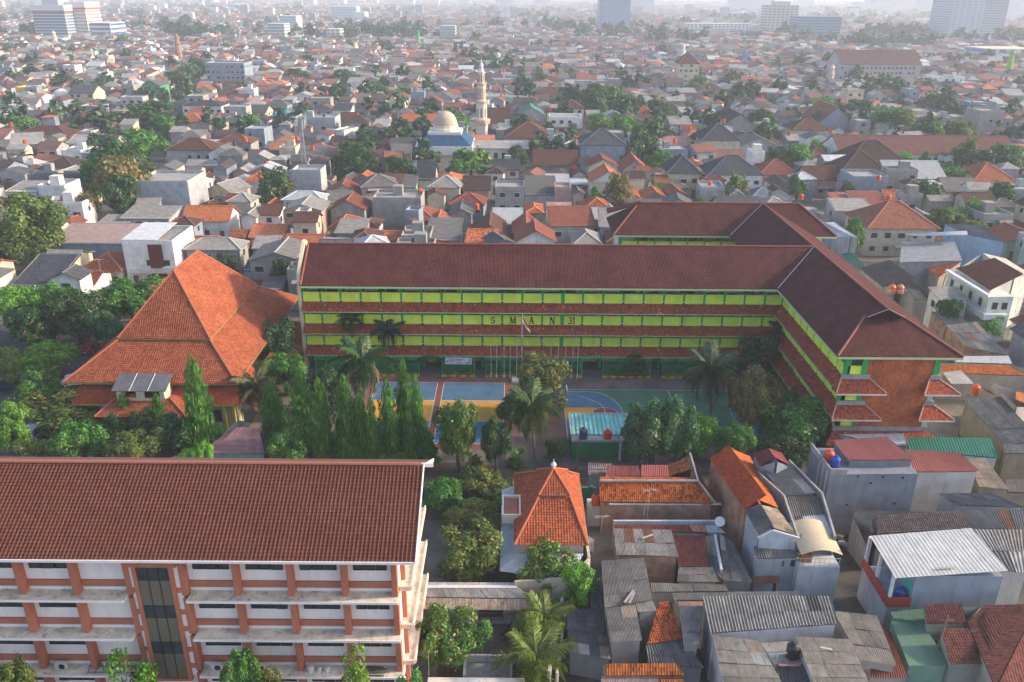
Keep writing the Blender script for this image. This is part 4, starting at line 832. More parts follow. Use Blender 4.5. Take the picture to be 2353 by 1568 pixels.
a, b = at('N4', 1925, 1170, 4.2), at('N4', 2335, 1155, 4.2)
m = MB(); m.box(a.x+.1, b.x-.1, a.y+.1, a.y+.18, 3.3, 4.05); w_ = m.build('window_strip', M['glass'], lh); m = MB(); m.box(a.x+2.0, a.x+2.7, a.y+.05, a.y+.09, 3.35, 4.0); m.build('green_shutter', M['plain'], w_, (.02, .1, .07))
facade(lh, (a.x, a.y+.15), (b.x, a.y+.15), 0, 3.3, M['wall'], (.42, .45, .49), 'front_wall')
m = MB(); p = at('N4', 2010, 1400, 1.6); m.slab([(p.x-1.1, p.y-.5, 2.0), (p.x+1.3, p.y-.5, 2.0), (p.x+1.3, a.y, 2.3), (p.x-1.1, a.y, 2.3)], .06); m.build('door_awning', M['rusty'], lh, (.25, .1, .06))
m = MB(); m.box(p.x+.5, p.x+1.2, a.y+.02, a.y+.09, 0, 1.9); m.build('door', M['plain'], lh, (.06, .035, .03))
m = MB(); ridge_cap(m, at('N4', 1687, 88, 7.22), at('N4', 1963, 640, 7.22), .11); m.build('ridge_cap', M['plain'], lh, (.42, .15, .07))
# grey concrete side gutters, dark corrugated house and its canopy
dh = house('narrow house with dark corrugated roofs and small maroon roof on top', [('A', (.20, .20, .20), 'Y3', [(625, 158, 7.2), (822, 152, 7.2), (992, 332, 6.6), (780, 342, 6.6)], {'pitch': .22}), ('A', (.20, .19, .17), 'Y3', [(792, 352, 6.3), (1000, 347, 6.3), (1096, 604, 5.9), (868, 620, 5.9)], {'pitch': .24, 'amp': .045, 'odd': (.15, (.45, .47, .48))}),
     ('T', (.17, .045, .05), 'Y3', [(582, 72, 7.6), (682, 42, 8.6), (740, 130, 8.6), (628, 158, 7.6)], {}), ('T', (.20, .05, .055), 'Y3', [(684, 42, 8.6), (768, 72, 7.6), (822, 152, 7.6), (742, 130, 8.6)], {})], (.30, .33, .38))
m = MB()
for a, b in (((820, 115, 7.3), (1035, 330, 6.9)), ((1035, 330, 6.9), (1120, 615, 6.2)), ((615, 190, 7.0), (785, 345, 6.7)), ((785, 345, 6.7), (878, 612, 6.1))): standwall(m, at('Y3', *a), at('Y3', *b), .2)
m.build('side_parapet', M['concrete'], dh)
cp = thing('canopy_terrace', 'white terrace block under a beige curved fabric canopy', 'house', (at('Y3', 1030, 900, 0)[0], at('Y3', 1030, 900, 0)[1], 0))
cb = ring('Y3', [(880, 815, 4.0), (1150, 815, 4.0), (1140, 660, 4.0), (880, 660, 4.0)]); x0, x1 = cb[0].x, cb[1].x; y0 = min(p.y for p in cb); y1 = max(p.y for p in cb)
m = MB(); m.box(x0, x1, y0, y1+1, 0, 4.0); m.build('wall', M['wall'], cp, (.52, .54, .56))
m = MB(); N_ = 12
for k in range(N_):
    f0, f1 = k/N_, (k+1)/N_; h = lambda f: 5.7+.55*math.sin(math.pi*f)
    m.poly([(x0+(x1-x0)*f0, y0-.1, h(f0)-.25), (x0+(x1-x0)*f1, y0-.1, h(f1)-.25), (x0+(x1-x0)*f1, y1+.6, h(f1)+.2), (x0+(x1-x0)*f0, y1+.6, h(f0)+.2)])
m.build('fabric_canopy', M['plain'], cp, (.47, .38, .25), smooth=True)
for x in np.linspace(x0+.1, x1-.1, 9): m = MB(); m.bar((x, y0+.1, 4.0), (x, y0+.1, 4.9), .03); m.build('railing_bar', M['metal'], cp, (.55, .55, .55))
for z in (4.4, 4.9): m = MB(); m.bar((x0, y0+.1, z), (x1, y0+.1, z), .035); m.build('railing_rail', M['metal'], cp, (.55, .55, .55))
m = MB(); m.box(x0+.4, x0+1.4, y0+.6, y0+1.2, 4.0, 4.9); m.build('terracotta_pots', M['plain'], cp, (.4, .15, .06))
# concrete block house with red roof
bh = house('tall grey concrete block house with faded red ribbed roof and roof terrace', [('Z', (.33, .10, .085), 'N7', [(480, 1335, 8.9), (1000, 1300, 9.1), (1275, 1528, 8.6), (632, 1530, 8.6)], {'sw': .8, 'pitch': .27})], (.20, .22, .25))
P = ring('N7', [(275, 1365, 8.4), (1005, 1318, 8.4), (1278, 1540, 8.4), (600, 1545, 8.4)]); Q = ring('Y3', [(978, 5, 8.4), (1632, 118, 8.4), (1200, 178, 8.4), (1095, 182, 8.4)])
pf0, pf1, pb0 = at('Y3', 1090, 182, 8.2), at('Y3', 1632, 118, 8.5), at('Y3', 965, 0, 8.4)
m = MB(); m.prism([(pf0.x, pf0.y), (pf1.x, pf0.y+.2), (pf1.x, pb0.y), (pb0.x, pb0.y)], 0, 7.7, True); m.build('wall', m_paint('grey_block_wall', (.19, .205, .235), .95, .15, .3, .7), bh)
m = MB(); m.bar((pf0.x, pf0.y, 8.0), (pf0.x+1.7, pf0.y, 8.0), .16, .7); m.bar((pf0.x+.02, pf0.y+.1, 8.0), (pb0.x, pb0.y, 8.0), .16, .7); m.build('terrace_parapet', M['concrete'], bh)
for x, y in ((1268, 225), (1352, 268), (1430, 225), (1560, 233), (1505, 400), (1195, 410)):
    p = atY('Y3', x, y, pf0.y-.02); m = MB(); m.box(p.x-.11, p.x+.11, p.y-.02, p.y+.03, p.z-.1, p.z+.1); m.build('vent_hole', M['black'], bh)
for k, xx in enumerate((1035, 1060, 1085)):
    p = at('Y3', xx-5, 200+k*30, 7.0); m = MB(); m.bar((pf0.x-.12, pf0.y+.5+k*1.1, .5), (pf0.x-.12, pf0.y+.5+k*1.1, 7.8), .09); m.build('drain_pipe', M['plain'], bh, (.5, .52, .54))
tank(pf0.x+.7, pf0.y+2.6, 7.72, TO, 'orange water tank on the terrace of the grey block house', .55, 1.3); tank(pf0.x+1.0, pf0.y+1.5, 7.72, (.02, .06, .3), 'royal blue water tank on the terrace of the grey block house', .5, 1.2)
house('whitish brick house with red ribbed sheet roof beside the grey block house', [('Z', (.34, .10, .08), 'Y3', [(1585, 48, 6.4), (1930, 68, 6.6), (2060, 190, 6.0), (1628, 195, 6.0)], {'sw': .75, 'pitch': .25})], (.50, .48, .46))
house('long low building with green ribbed roof under the school end wall', [('Z', (.015, .16, .10), 'Z6', [(1580, 1395, 4.2), (2135, 1398, 4.4), (2190, 1530, 3.8), (1610, 1480, 3.8)], {'sw': 1.0, 'pitch': .33})], (.5, .52, .5))
house('small white ribbed roof between the school end wall and the red roof', [('Z', (.55, .57, .6), 'Z6', [(1135, 1375, 3.6), (1565, 1370, 3.6), (1590, 1455, 3.3), (1470, 1445, 3.3)], {'pitch': .3})], (.5, .5, .48))
house('long low house with dark brown tile roof behind the white sheet roof', [('T', (.11, .085, .08), 'Y3', [(1232, 452, 4.6), (1900, 470, 4.8), (1880, 452, 4.7), (1230, 436, 4.6)], {}), ('T', (.11, .085, .085), 'Y3', [(1368, 492, 4.6), (1965, 488, 4.8), (2005, 560, 4.1), (1392, 598, 4.0)], {}), ('T', (.12, .06, .055), 'Y3', [(1225, 470, 4.2), (1360, 495, 4.5), (1385, 605, 4.0), (1330, 690, 3.0)], {})], (.35, .33, .32))
house('grey sheet roofs with one rust red panel above the dark tile roof', [('A', (.30, .285, .28), 'Y3', [(1785, 335, 5.0), (2130, 330, 5.2), (2352, 425, 4.8), (1900, 412, 4.6)], {'odd': (.12, (.26, .10, .06))}), ('A', (.19, .19, .20), 'Y3', [(1900, 442, 4.5), (2352, 442, 4.7), (2370, 575, 4.2), (2045, 562, 4.2)], {'rows': 1})], (.42, .42, .42))
wh = house('two storey blue grey house with wide white sheet roof and red balcony', [('Z', (.52, .53, .52), 'Y3', [(1345, 612, 7.5), (2010, 560, 7.8), (2250, 842, 7.3), (1512, 890, 7.0)], {'sw': 1.1, 'pitch': .36, 'amp': .013, 'nowall': 1, 'odd': (.1, (.46, .45, .42))})], (.28, .32, .38))
P = ring('Y3', [(1345, 612, 7.5), (2010, 560, 7.8), (2250, 842, 7.3), (1512, 890, 7.0)]); A_, B_, C_, D_ = P
m = MB(); f0 = at('Y3', 1660, 885, 6.9); fr_ = at('Y3', 2215, 855, 6.9); xl_, xr_, yf_, yb_ = at('Y3', 1512, 890, 7)[0]+.3, fr_.x-.2, f0.y+.3, max(p.y for p in P)-.3
m.box(f0.x, xr_, yf_, yb_, 0, 6.85); m.build('wall', m_paint('blue_grey_render', (.24, .28, .34), .9, .12, .25, .5), wh)
m = MB(); m.box(xl_-.2, f0.x-.01, yf_, yb_, 0, 3.6); m.build('lower_wall', M['wall'], wh, (.30, .33, .38))
m = MB(); m.box(xl_-.3, xl_-.15, yf_-.1, yb_, 3.5, 4.5); m.box(xl_-.15, f0.x, yf_-.1, yf_+.05, 3.5, 4.5); m.build('balcony_wall', M['wall'], wh, (.30, .055, .035))
for y in (yf_, (yf_+yb_)/2, yb_-.2): m = MB(); m.box(xl_-.2, xl_+.05, y, y+.25, 4.5, 6.95); m.build('balcony_post', M['plain'], wh, (.55, .56, .58))
m = MB(); m.box(f0.x-.02, f0.x-.01, yf_+.1, yf_+2, 3.7, 6); m.build('turquoise_wall', M['plain'], wh, (.05, .35, .32))
tank((xl_+f0.x)/2+.3, yf_+.8, 3.62, (.02, .06, .25), 'blue barrel tank on the red balcony under the white roof', .5, 1.3)
house('corrugated grey brown roof at the edge beside the wide white roof', [('A', (.34, .31, .27), 'Y3', [(2030, 570, 5.6), (2375, 572, 5.8), (2380, 860, 5.2), (2222, 842, 5.2)], {'pitch': .25, 'amp': .04})], (.6, .58, .55))
house('large wavy grey fibre cement roof in the middle of the crowded houses', [('A', (.36, .345, .315), 'Y3', [(255, 1006, 5.7), (1085, 1004, 5.9), (1140, 1186, 5.3), (305, 1248, 5.1)], {'pitch': .245, 'amp': .06, 'rows': 2, 'sw': 1.1})], (.46, .46, .5))
bt_ = house('pale weathered sheet roofs with a black tank recess at the bottom', [('A', (.34, .31, .265), 'Y3', [(318, 1262, 4.9), (620, 1300, 4.9), (800, 1620, 4.6), (400, 1620, 4.6)], {'rows': 4, 'pitch': .12, 'amp': .012, 'sw': 1.6}), ('A', (.35, .31, .26), 'Y3', [(862, 1272, 5.0), (1222, 1292, 5.0), (1360, 1620, 4.6), (1000, 1620, 4.6)], {'rows': 4, 'pitch': .12, 'amp': .012, 'sw': 1.6}),
     ('F', (.42, .41, .40), 'Y3', [(622, 1300, 3.8), (850, 1300, 3.8), (920, 1450, 3.8), (720, 1450, 3.8)], {'mat': 'concrete'}), ('A', (.14, .14, .15), 'Y3', [(730, 1460, 3.9), (920, 1460, 3.9), (990, 1620, 3.7), (780, 1620, 3.7)], {})], (.5, .49, .5))
p = at('Y3', 835, 1400, 3.9); tank(p.x, p.y, 3.9, (.012, .018, .02), 'black water tank among the sheet roofs at the bottom', .52, 1.35)
house('brownish grey sheet roof beside the wavy fibre cement roof', [('A', (.32, .285, .24), 'Y3', [(1110, 1106, 4.6), (1392, 1132, 4.6), (1522, 1462, 4.2), (1285, 1422, 4.2)], {'rows': 3, 'pitch': .14, 'amp': .015}), ('R', (.22, .075, .06), 'Y3', [(1412, 1168, 3.6), (1480, 1240, 3.6), (1598, 1540, 3.2), (1340, 1540, 3.2), ][:4], {})], (.36, .34, .32))
house('pale green translucent sheet roof over a courtyard beside the brown tiled house', [('Z', (.14, .24, .17), 'Y3', [(1478, 1150, 3.5), (1700, 1195, 3.5), (1868, 1462, 3.2), (1600, 1462, 3.2)], {'sw': .8, 'pitch': .2, 'amp': .008}), ('Z', (.10, .19, .13), 'Y3', [(1478, 1108, 3.9), (1700, 1085, 3.9), (1705, 1185, 3.7), (1500, 1150, 3.7)], {'sw': .8, 'amp': .008})], (.25, .4, .3))
house('dark brown glazed tile house in the bottom right corner', [('T', (.115, .042, .036), 'Y3', [(1700, 1062, 5.2), (2085, 1068, 5.2), (1980, 1180, 4.4), (1712, 1188, 4.4)], {}), ('T', (.15, .055, .045), 'Y3', [(1808, 1216, 4.9), (2172, 1214, 4.9), (2095, 1450, 3.8), (1866, 1452, 3.8)], {}), ('F', (.115, .042, .038), 'Y3', [(2092, 1064, 5.3), (2440, 1056, 6.0), (2165, 1600, 4.6), (1985, 1178, 4.6)], {'mat': 'tile'}), ('F', (.15, .052, .042), 'Y3', [(2446, 1056, 6.0), (2720, 1200, 5.0), (2500, 1680, 4.2), (2175, 1600, 4.6)], {'mat': 'tile'})], (.4, .4, .33))
gh = house('house with grey and rust red sheet roofs below the raw brick wall', [('A', (.36, .345, .325), 'N4', [(528, 868, 4.2), (1090, 882, 4.2), (1166, 1146, 3.9), (556, 1130, 3.9)], {'pitch': .13, 'amp': .02, 'wmat': 'brick', 'wall': None}), ('R', (.20, .055, .045), 'N4', [(522, 832, 3.6), (1420, 836, 3.6), (1440, 915, 3.4), (528, 880, 3.4)], {}), ('R', (.38, .2, .13), 'N4', [(1265, 838, 3.7), (1420, 836, 3.7), (1445, 905, 3.5), (1300, 905, 3.5)], {'nowall': 1}), ('Z', (.38, .42, .45), 'N4', [(1425, 836, 3.7), (1540, 838, 3.7), (1620, 915, 3.5), (1445, 910, 3.5)], {}),
     ('R', (.20, .055, .045), 'N4', [(1106, 936, 3.3), (1420, 938, 3.3), (1462, 1246, 3.0), (1165, 1240, 3.0)], {}), ('A', (.28, .265, .255), 'N4', [(1424, 945, 3.3), (1505, 945, 3.3), (1590, 1370, 3.0), (1470, 1246, 3.0)], {}), ('A', (.30, .285, .27), 'N4', [(1165, 1248, 3.1), (1500, 1250, 3.1), (1560, 1395, 2.9), (1150, 1392, 2.9)], {'pitch': .13, 'amp': .02})], (.4, .38, .35))
m = MB(); standwall(m, at('N4', 1520, 925, 3.8), at('N4', 1585, 1270, 3.5), .22); m.build('parapet', M['wall'], gh, (.42, .45, .48)); m = MB(); standwall(m, at('N4', 525, 790, 3.7), at('N4', 1535, 790, 3.7), .22); m.build('parapet', M['wall'], gh, (.42, .45, .48))
house('dark grey side roof sloping along the raw brick wall', [('A', (.17, .17, .17), 'N4', [(1565, 925, 3.6), (1690, 1000, 3.6), (1888, 1400, 2.9), (1595, 1378, 2.9)], {'rows': 3, 'pitch': .15, 'amp': .018})], (.3, .3, .3))
house('tall shed with dark grey sheet roof and loose battens lying on it', [('A', (.185, .18, .175), 'Y2', [(1838, 775, 5.0), (2118, 758, 5.0), (2175, 1030, 4.7), (1862, 1080, 4.7)], {'rows': 4, 'pitch': .13, 'amp': .014, 'sw': 1.3}), ('A', (.185, .185, .185), 'Y2', [(1866, 1086, 4.6), (2062, 1062, 4.6), (2106, 1296, 4.3), (1908, 1308, 4.3)], {'rows': 3, 'pitch': .12, 'amp': .014, 'sw': 1.5}), ('A', (.30, .29, .27), 'Y2', [(2062, 1048, 4.55), (2175, 1034, 4.55), (2202, 1100, 4.4), (2080, 1112, 4.4)], {'rows': 1, 'amp': .012})], (.34, .32, .3))
house('small house with mossy dark orange tiles between sheet roofs', [('M', (.38, .10, .035), 'C6', [(872, 165, 4.3), (1052, 85, 4.5), (1226, 690, 3.6), (690, 772, 3.5)], {})], (.4, .36, .3))
house('narrow corrugated roof with tiles laid along its ridge', [('A', (.26, .255, .25), 'C6', [(1165, 215, 4.7), (1512, 215, 4.7), (1452, 770, 4.2), (1242, 770, 4.2)], {'pitch': .12, 'amp': .02, 'rows': 3}), ('R', (.30, .2, .17), 'C6', [(1150, 140, 4.8), (1512, 140, 4.8), (1515, 212, 4.75), (1160, 212, 4.75)], {'amp': .01})], (.4, .4, .4))
house('dark wavy grey sheet roof lying low behind the orange tiled ridge', [('A', (.21, .22, .23), 'C6', [(675, 790, 3.4), (1232, 692, 3.4), (1535, 1130, 2.9), (720, 1045, 2.9)], {'pitch': .22, 'amp': .05})], (.25, .26, .28))
house('brick based cottage with mottled orange tiles at the bottom edge', [('M', (.50, .15, .045), 'C6', [(5, 1052, 4.2), (1122, 1062, 4.2), (1245, 1222, 3.5), (100, 1230, 3.5)], {}), ('A', (.33, .24, .22), 'C6', [(20, 1232, 3.3), (860, 1235, 3.3), (870, 1420, 3.0), (20, 1420, 3.0)], {'sw': 1.4, 'amp': .01}), ('M', (.46, .13, .04), 'C6', [(870, 1285, 3.4), (1240, 1285, 3.4), (1260, 1430, 3.0), (870, 1430, 3.0)], {})], (.35, .3, .26), 'brick')
house('low dark roof in the alley right of the coconut palms', [('A', (.125, .125, .135), 'Y2', [(1610, 1095, 2.9), (1845, 1085, 2.9), (1905, 1420, 2.6), (1625, 1372, 2.6)], {'rows': 4, 'pitch': .12, 'amp': .014}), ('A', (.17, .18, .2), 'Y2', [(1745, 920, 3.0), (1835, 880, 3.0), (1850, 1080, 2.8), (1770, 1085, 2.8)], {'rows': 2}), ('A', (.42, .42, .42), 'Y2', [(1745, 610, 2.6), (1795, 640, 2.6), (1775, 800, 2.4), (1720, 800, 2.4)], {'rows': 2})], (.25, .25, .25))
house('grey board roof with long seams behind the wavy fibre cement roof', [('A', (.22, .21, .20), 'N4', [(885, 1400, 3.3), (1620, 1420, 3.3), (1650, 1485, 3.1), (900, 1490, 3.1)], {'rows': 1, 'amp': .01}), ('A', (.24, .24, .24), 'N4', [(1100, 1500, 3.5), (2352, 1480, 3.5), (2360, 1568, 3.3), (1120, 1568, 3.3)], {'rows': 1, 'pitch': .14, 'amp': .015, 'sw': 1.6})], (.4, .38, .36))
# houses right of the school (upper right)
vw = house('two storey whitish house with brown tile roof and wavy balcony', [('T', (.13, .055, .045), 'Z6', [(1905, 292, 8.6), (2078, 190, 10.2), (2292, 345, 10.2), (2132, 436, 8.6)], {}), ('F', (.5, .48, .42), 'Z6', [(2085, 192, 10.0), (2230, 225, 8.6), (2400, 330, 8.6), (2296, 345, 10)], {})], (.55, .57, .52))
a, b = at('Z6', 1860, 300, 8.3), at('Z6', 2130, 465, 8.3); c = at('Z6', 2250, 440, 8.3)
m = MB(); m.prism([(a.x, a.y), (b.x, b.y), (b.x+4, b.y), (a.x+5, a.y+2)], 0, 8.0); m.build('wall', M['wall'], vw, (.55, .57, .52))
m = MB(); m.prism([(a.x-.9, a.y-.2), (b.x-.7, b.y-.9), (b.x+3.2, b.y-.9), (b.x+3.2, b.y), (b.x, b.y), (a.x, a.y)], 4.2, 5.2); m.build('balcony', M['wall_clean'], vw, (.6, .61, .6))
m = MB(); m.prism([(a.x-.7, a.y-.2), (b.x-.6, b.y-.7), (b.x, b.y), (a.x, a.y)], 8.0, 8.4); m.build('roof_slab', M['wall_clean'], vw, (.6, .61, .6))
for k in range(4):
    p = a+(b-a)*(.15+.23*k); m = MB(); d = (b-a).normalized(); m.obb((p.x-.05, p.y-.05, 6.4), d*.45, Vector((d.y, -d.x, 0))*.06, (0, 0, .7)); w_ = m.build('window', M['plain'], vw, (.25, .18, .12)); m = MB(); m.obb((p.x-.09, p.y-.09, 6.4), d*.36, Vector((d.y, -d.x, 0))*.06, (0, 0, .6)); m.build('pane', M['glass'], w_)
for k in range(2): win(vw, b.x+1.2+k*1.6, b.y, 6.4, .9, 1.2)
house('long weathered grey sheet roofs stepping down beside the right school wing', [('A', (.30, .28, .25), 'Z6', [(1740, 570, 4.4), (1925, 600, 4.4), (1985, 645, 4.2), (1840, 660, 4.0)], {}), ('A', (.26, .255, .25), 'Z6', [(1840, 662, 4.2), (2040, 640, 4.2), (2255, 860, 3.8), (1965, 800, 3.8)], {'rows': 3, 'pitch': .15, 'amp': .014})], (.33, .30, .25), 'brick')
house('white ribbed lean-to roof behind the orange tiled roof', [('Z', (.5, .52, .54), 'Z6', [(1895, 865, 4.0), (2252, 862, 4.0), (2275, 915, 3.7), (1910, 905, 3.7)], {'pitch': .3})], (.4, .4, .4))
house('long orange tiled roof right of the red end wall', [('T', (.52, .15, .045), 'Z6', [(1800, 905, 5.4), (2245, 912, 5.4), (2380, 992, 4.2), (1815, 972, 4.2)], {}), ('T', (.52, .16, .05), 'Z6', [(2250, 912, 5.4), (2420, 950, 4.8), (2440, 1010, 4.2), (2382, 992, 4.2)], {})], (.36, .31, .25))
house('orange tiled gable house behind the long corrugated roof', [('T', (.42, .10, .04), 'Z6', [(2055, 1060, 4.4), (2140, 1032, 5.5), (2305, 1195, 5.3), (2215, 1140, 4.3)], {}), ('T', (.55, .18, .05), 'Z6', [(2145, 1032, 5.5), (2420, 1120, 4.2), (2420, 1200, 4.2), (2308, 1195, 5.3)], {})], (.45, .42, .38))
house('long grey corrugated roof on stained concrete walls at the right edge', [('A', (.27, .26, .25), 'Z6', [(1960, 1150, 4.7), (2200, 1130, 4.7), (2480, 1440, 4.2), (2225, 1442, 4.2)], {'pitch': .2, 'rows': 3})], (.26, .22, .18))
house('flat concrete slab roof on posts beside the orange tank', [('F', (.42, .38, .3), 'Z6', [(1822, 972, 4.6), (1940, 955, 4.6), (2025, 1045, 4.6), (1880, 1045, 4.6)], {'mat': 'concrete', 'nowall': 1})], (.4, .35, .28))
p = at('Z6', 2030, 1110, 4.0); tank(p.x, p.y, 4.0, TO, 'orange tank beside the long grey corrugated roof', .55, 1.3, None, 1.2)
tw = thing('tank_tower', 'steel tower holding two orange tanks beside the right school wing', 'tower', at('Z6', 1510, 520, 0)); p = at('Z6', 1510, 455, 7.5)
m = MB()
for i in (-1, 1):
    for j in (-1, 1): m.bar((p.x+i*1.3, p.y+j*.7, 0), (p.x+i*1.3, p.y+j*.7, 7.5), .12)
m.build('legs', M['metal'], tw, (.3, .3, .3)); m = MB(); m.box(p.x-1.5, p.x+1.5, p.y-.9, p.y+.9, 7.5, 7.6); m.build('platform', M['metal'], tw, (.35, .35, .35))
tw.location = (p.x, p.y, 0)
for o in tw.children: o.location = (-p.x+o.location.x*0, -p.y, 0) if False else o.location
m = MB()
for i in (-1, 1): m.bar((p.x-1.5, p.y+i*.9, 8.3), (p.x+1.5, p.y+i*.9, 8.3), .05); m.bar((p.x+i*1.5, p.y-.9, 8.3), (p.x+i*1.5, p.y+.9, 8.3), .05)
m.build('rail', M['metal'], tw, (.4, .4, .4))
tank(p.x-.65, p.y, 7.6, (.5, .11, .03), 'orange tank standing left on the steel tank tower', .6, 1.4); tank(p.x+.7, p.y, 7.6, (.5, .16, .08), 'faded orange tank standing right on the steel tank tower', .6, 1.4)
house('dark tiled roofs stepping down right of the school wing ridge', [('T', (.075, .07, .07), 'Z6', [(1275, 292, 4.8), (1432, 235, 5.6), (1525, 385, 5.4), (1440, 420, 4.6)], {}), ('T', (.085, .08, .08), 'Z6', [(1540, 360, 5.0), (1660, 358, 5.2), (1750, 490, 4.4), (1640, 490, 4.4)], {}), ('A', (.4, .35, .26), 'Z6', [(1450, 240, 5.5), (1500, 250, 5.2), (1720, 500, 4.6), (1640, 490, 4.6)], {})], (.4, .38, .34))
house('old house with mossy rust orange tiles beside the wavy balcony house', [('M', (.40, .11, .045), 'Z6', [(1690, 262, 4.4), (1855, 180, 5.8), (1950, 245, 5.6), (1795, 350, 4.3)], {})], (.4, .35, .3))
house('grey house under an open white metal roof frame', [('F', (.26, .28, .31), 'Z6', [(1555, 120, 6.5), (1900, 118, 6.5), (1950, 240, 5.8), (1540, 250, 5.8)], {}), ('Z', (.52, .53, .54), 'Z6', [(1565, 65, 8.6), (1980, 45, 8.6), (1985, 72, 8.5), (1640, 82, 8.5)], {'nowall': 1})], (.27, .29, .32))
house('pale blue walled house with grey sheet roof at the upper right', [('A', (.28, .28, .28), 'Z6', [(1830, 0, 8.0), (2060, 10, 8.3), (2230, 118, 7.4), (1985, 70, 7.6)], {})], (.38, .52, .64))
house('turquoise roofed garage beside the pale blue house', [('Z', (.03, .16, .12), 'Z6', [(1160, 195, 4.6), (1225, 192, 4.8), (1315, 270, 4.4), (1250, 280, 4.2)], {})], (.3, .3, .3))
house('white gabled grey side house behind the right school wing', [('F', (.55, .56, .58), 'Z6', [(1050, -10, 8.6), (1110, -12, 8.8), (1265, 88, 8.3), (1225, 80, 8.2)], {'inset': 0}), ('F', (.5, .5, .52), 'Z6', [(960, -5, 7.4), (1050, -10, 8.4), (1220, 82, 8.2), (1100, 90, 7.2)], {'inset': .05})], (.36, .38, .42))
# ------------------------------------------------------------------ shelter walkway and low structures at the bottom
sw = thing('walkway_shelter', 'covered walkway with grey standing seam roof and rusty lower edge', 'shelter', (1, 55, 0))
a, b, c, d = at('C5', 95, 472, 3.0), at('C5', 1500, 492, 3.0), at('C5', 1290, 345, 3.5), at('C5', 110, 345, 3.5); n = 34
for k in range(n):
    f0, f1 = k/n, (k+1)/n-.003; m = MB(); m.slab([a.lerp(b, f0), a.lerp(b, f1), d.lerp(c, f1), d.lerp(c, f0)], .04); m.bar(a.lerp(b, f1)+Vector((0, 0, .03)), d.lerp(c, f1)+Vector((0, 0, .03)), .03, .05); m.build('roof_panel', SHP, sw, (.38, .36, .34))
    p, q = a.lerp(b, f0), a.lerp(b, f1); m = MB(); m.slab([p+Vector((0, -.75, -.75)), q+Vector((0, -.75, -.75)), q+Vector((0, -.02, -.1)), p+Vector((0, -.02, -.1))], .03); m.build('lower_panel', SHR, sw, (.40, .34, .28))
m = MB(); e, f = at('C5', 110, 285, 3.2), at('C5', 1270, 290, 3.2); m.slab([d, c, f, e], .04); m.build('back_slope', SHP, sw, (.40, .38, .36)); m = MB(); m.bar(d, c, .35, .08); m.build('ridge_flashing', M['plain'], sw, (.55, .56, .58))
for x in (240, 720, 1160, 1470):
    p = at('C5', x, 660, .9); m = MB(); m.bar((p.x, p.y, 0), (p.x, p.y, 3.0), .1); m.build('post', M['black'], sw); m = MB(); m.box(p.x-.35, p.x+.35, p.y-.3, p.y+.3, 0, .95); m.build('pedestal', M['concrete'], sw)
p, q = at('C5', 270, 590), at('C5', 1480, 820); m = MB(); m.box(p.x, q.x, q.y, p.y, .004, .18); m.build('paved_floor', M['plain'], sw, (.27, .28, .31))
for y_, lab in ((560, 'back'), (720, 'front')):
    bch = thing('bench', f'dark wooden bench at the {lab} of the covered walkway', 'bench', at('C5', 960, y_+60)); p = at('C5', 800, y_+60); q = at('C5', 1130, y_+60)
    m = MB(); m.box(p.x, q.x, p.y-.2, p.y+.2, .62, .68); m.build('seat', M['plain'], bch, (.10, .07, .05)); m = MB(); m.box(p.x, q.x, p.y+.2, p.y+.25, .75, 1.1); m.build('backrest', M['plain'], bch, (.10, .07, .05))
    for x in (p.x+.1, (p.x+q.x)/2, q.x-.1): m = MB(); m.box(x-.03, x+.03, p.y-.18, p.y+.2, .18, .62); m.build('leg', M['plain'], bch, (.06, .05, .04))
pit = thing('concrete_tank', 'open concrete basin under the coconut palms at the bottom', 'basin', at('C5', 800, 1350)); p, q = at('C5', 600, 1490, 1.0), at('C5', 1235, 1220, 1.0)
m = MB()
for bx_ in ((p.x, p.x+.2, p.y, q.y), (q.x-.2, q.x, p.y, q.y), (p.x+.2, q.x-.2, q.y-.2, q.y)): m.box(*bx_, 0, 1.1)
m.build('rim_wall', M['dirty_white'], pit); m = MB(); m.box(p.x+.21, q.x-.21, p.y, q.y-.21, .3, .42); m.build('basin_floor', M['concrete'], pit)
lw = thing('low_wall', 'pale concrete wall along the bottom edge below the basin', 'wall', at('C5', 770, 1520)); p, q = at('C5', 155, 1505, 2.2), at('C5', 1390, 1500, 2.2); m = MB(); m.box(p.x, q.x, p.y-.5, p.y, 0, 2.2); m.build('wall', M['dirty_white'], lw)
aw = thing('alley_wall', 'weathered double wall running beside the coconut palms', 'wall', at('C5', 1790, 1100)); m = MB(); m.bar(at('C5', 1880, 560, 1.2), at('C5', 1700, 1568, 1.2), .25, 2.4); m.build('wall', M['dirty_white'], aw); m = MB(); m.bar(at('C5', 1930, 640, 1.0), at('C5', 1800, 1568, 1.0), .18, 2.0); m.build('outer_wall', M['dirty_white'], aw)
bw = thing('boundary_wall', 'teal green boundary wall behind the prayer hall', 'wall', at('Y2', 1000, 240)); p, q = at('Y2', 668, 240, 0), at('Y2', 1760, 200, 0)
m = MB(); m.box(p.x, q.x, 79.0, 79.25, 0, 2.4); m.build('wall', m_paint('teal_wall', (.05, .17, .13), .9, .2, .4), bw)
for x in np.arange(p.x+.5, q.x, 3.2): m = MB(); m.box(x-.15, x+.15, 78.9, 79.35, 0, 2.55); m.build('pier', m_paint('teal_pier', (.04, .13, .11)) if False else M['plain'], bw, (.05, .12, .11))
hut = thing('garden_hut', 'small hut with faded maroon sheet roof among the garden trees', 'hut', at('Z4', 1560, 1450)); P = ring('Z4', [(1375, 1500, 3.0), (1730, 1500, 3.0), (1690, 1335, 3.9), (1550, 1330, 3.9)]); sheets(P, hut, SHP, (.22, .12, .125), 1.1, 3, .18, .02)
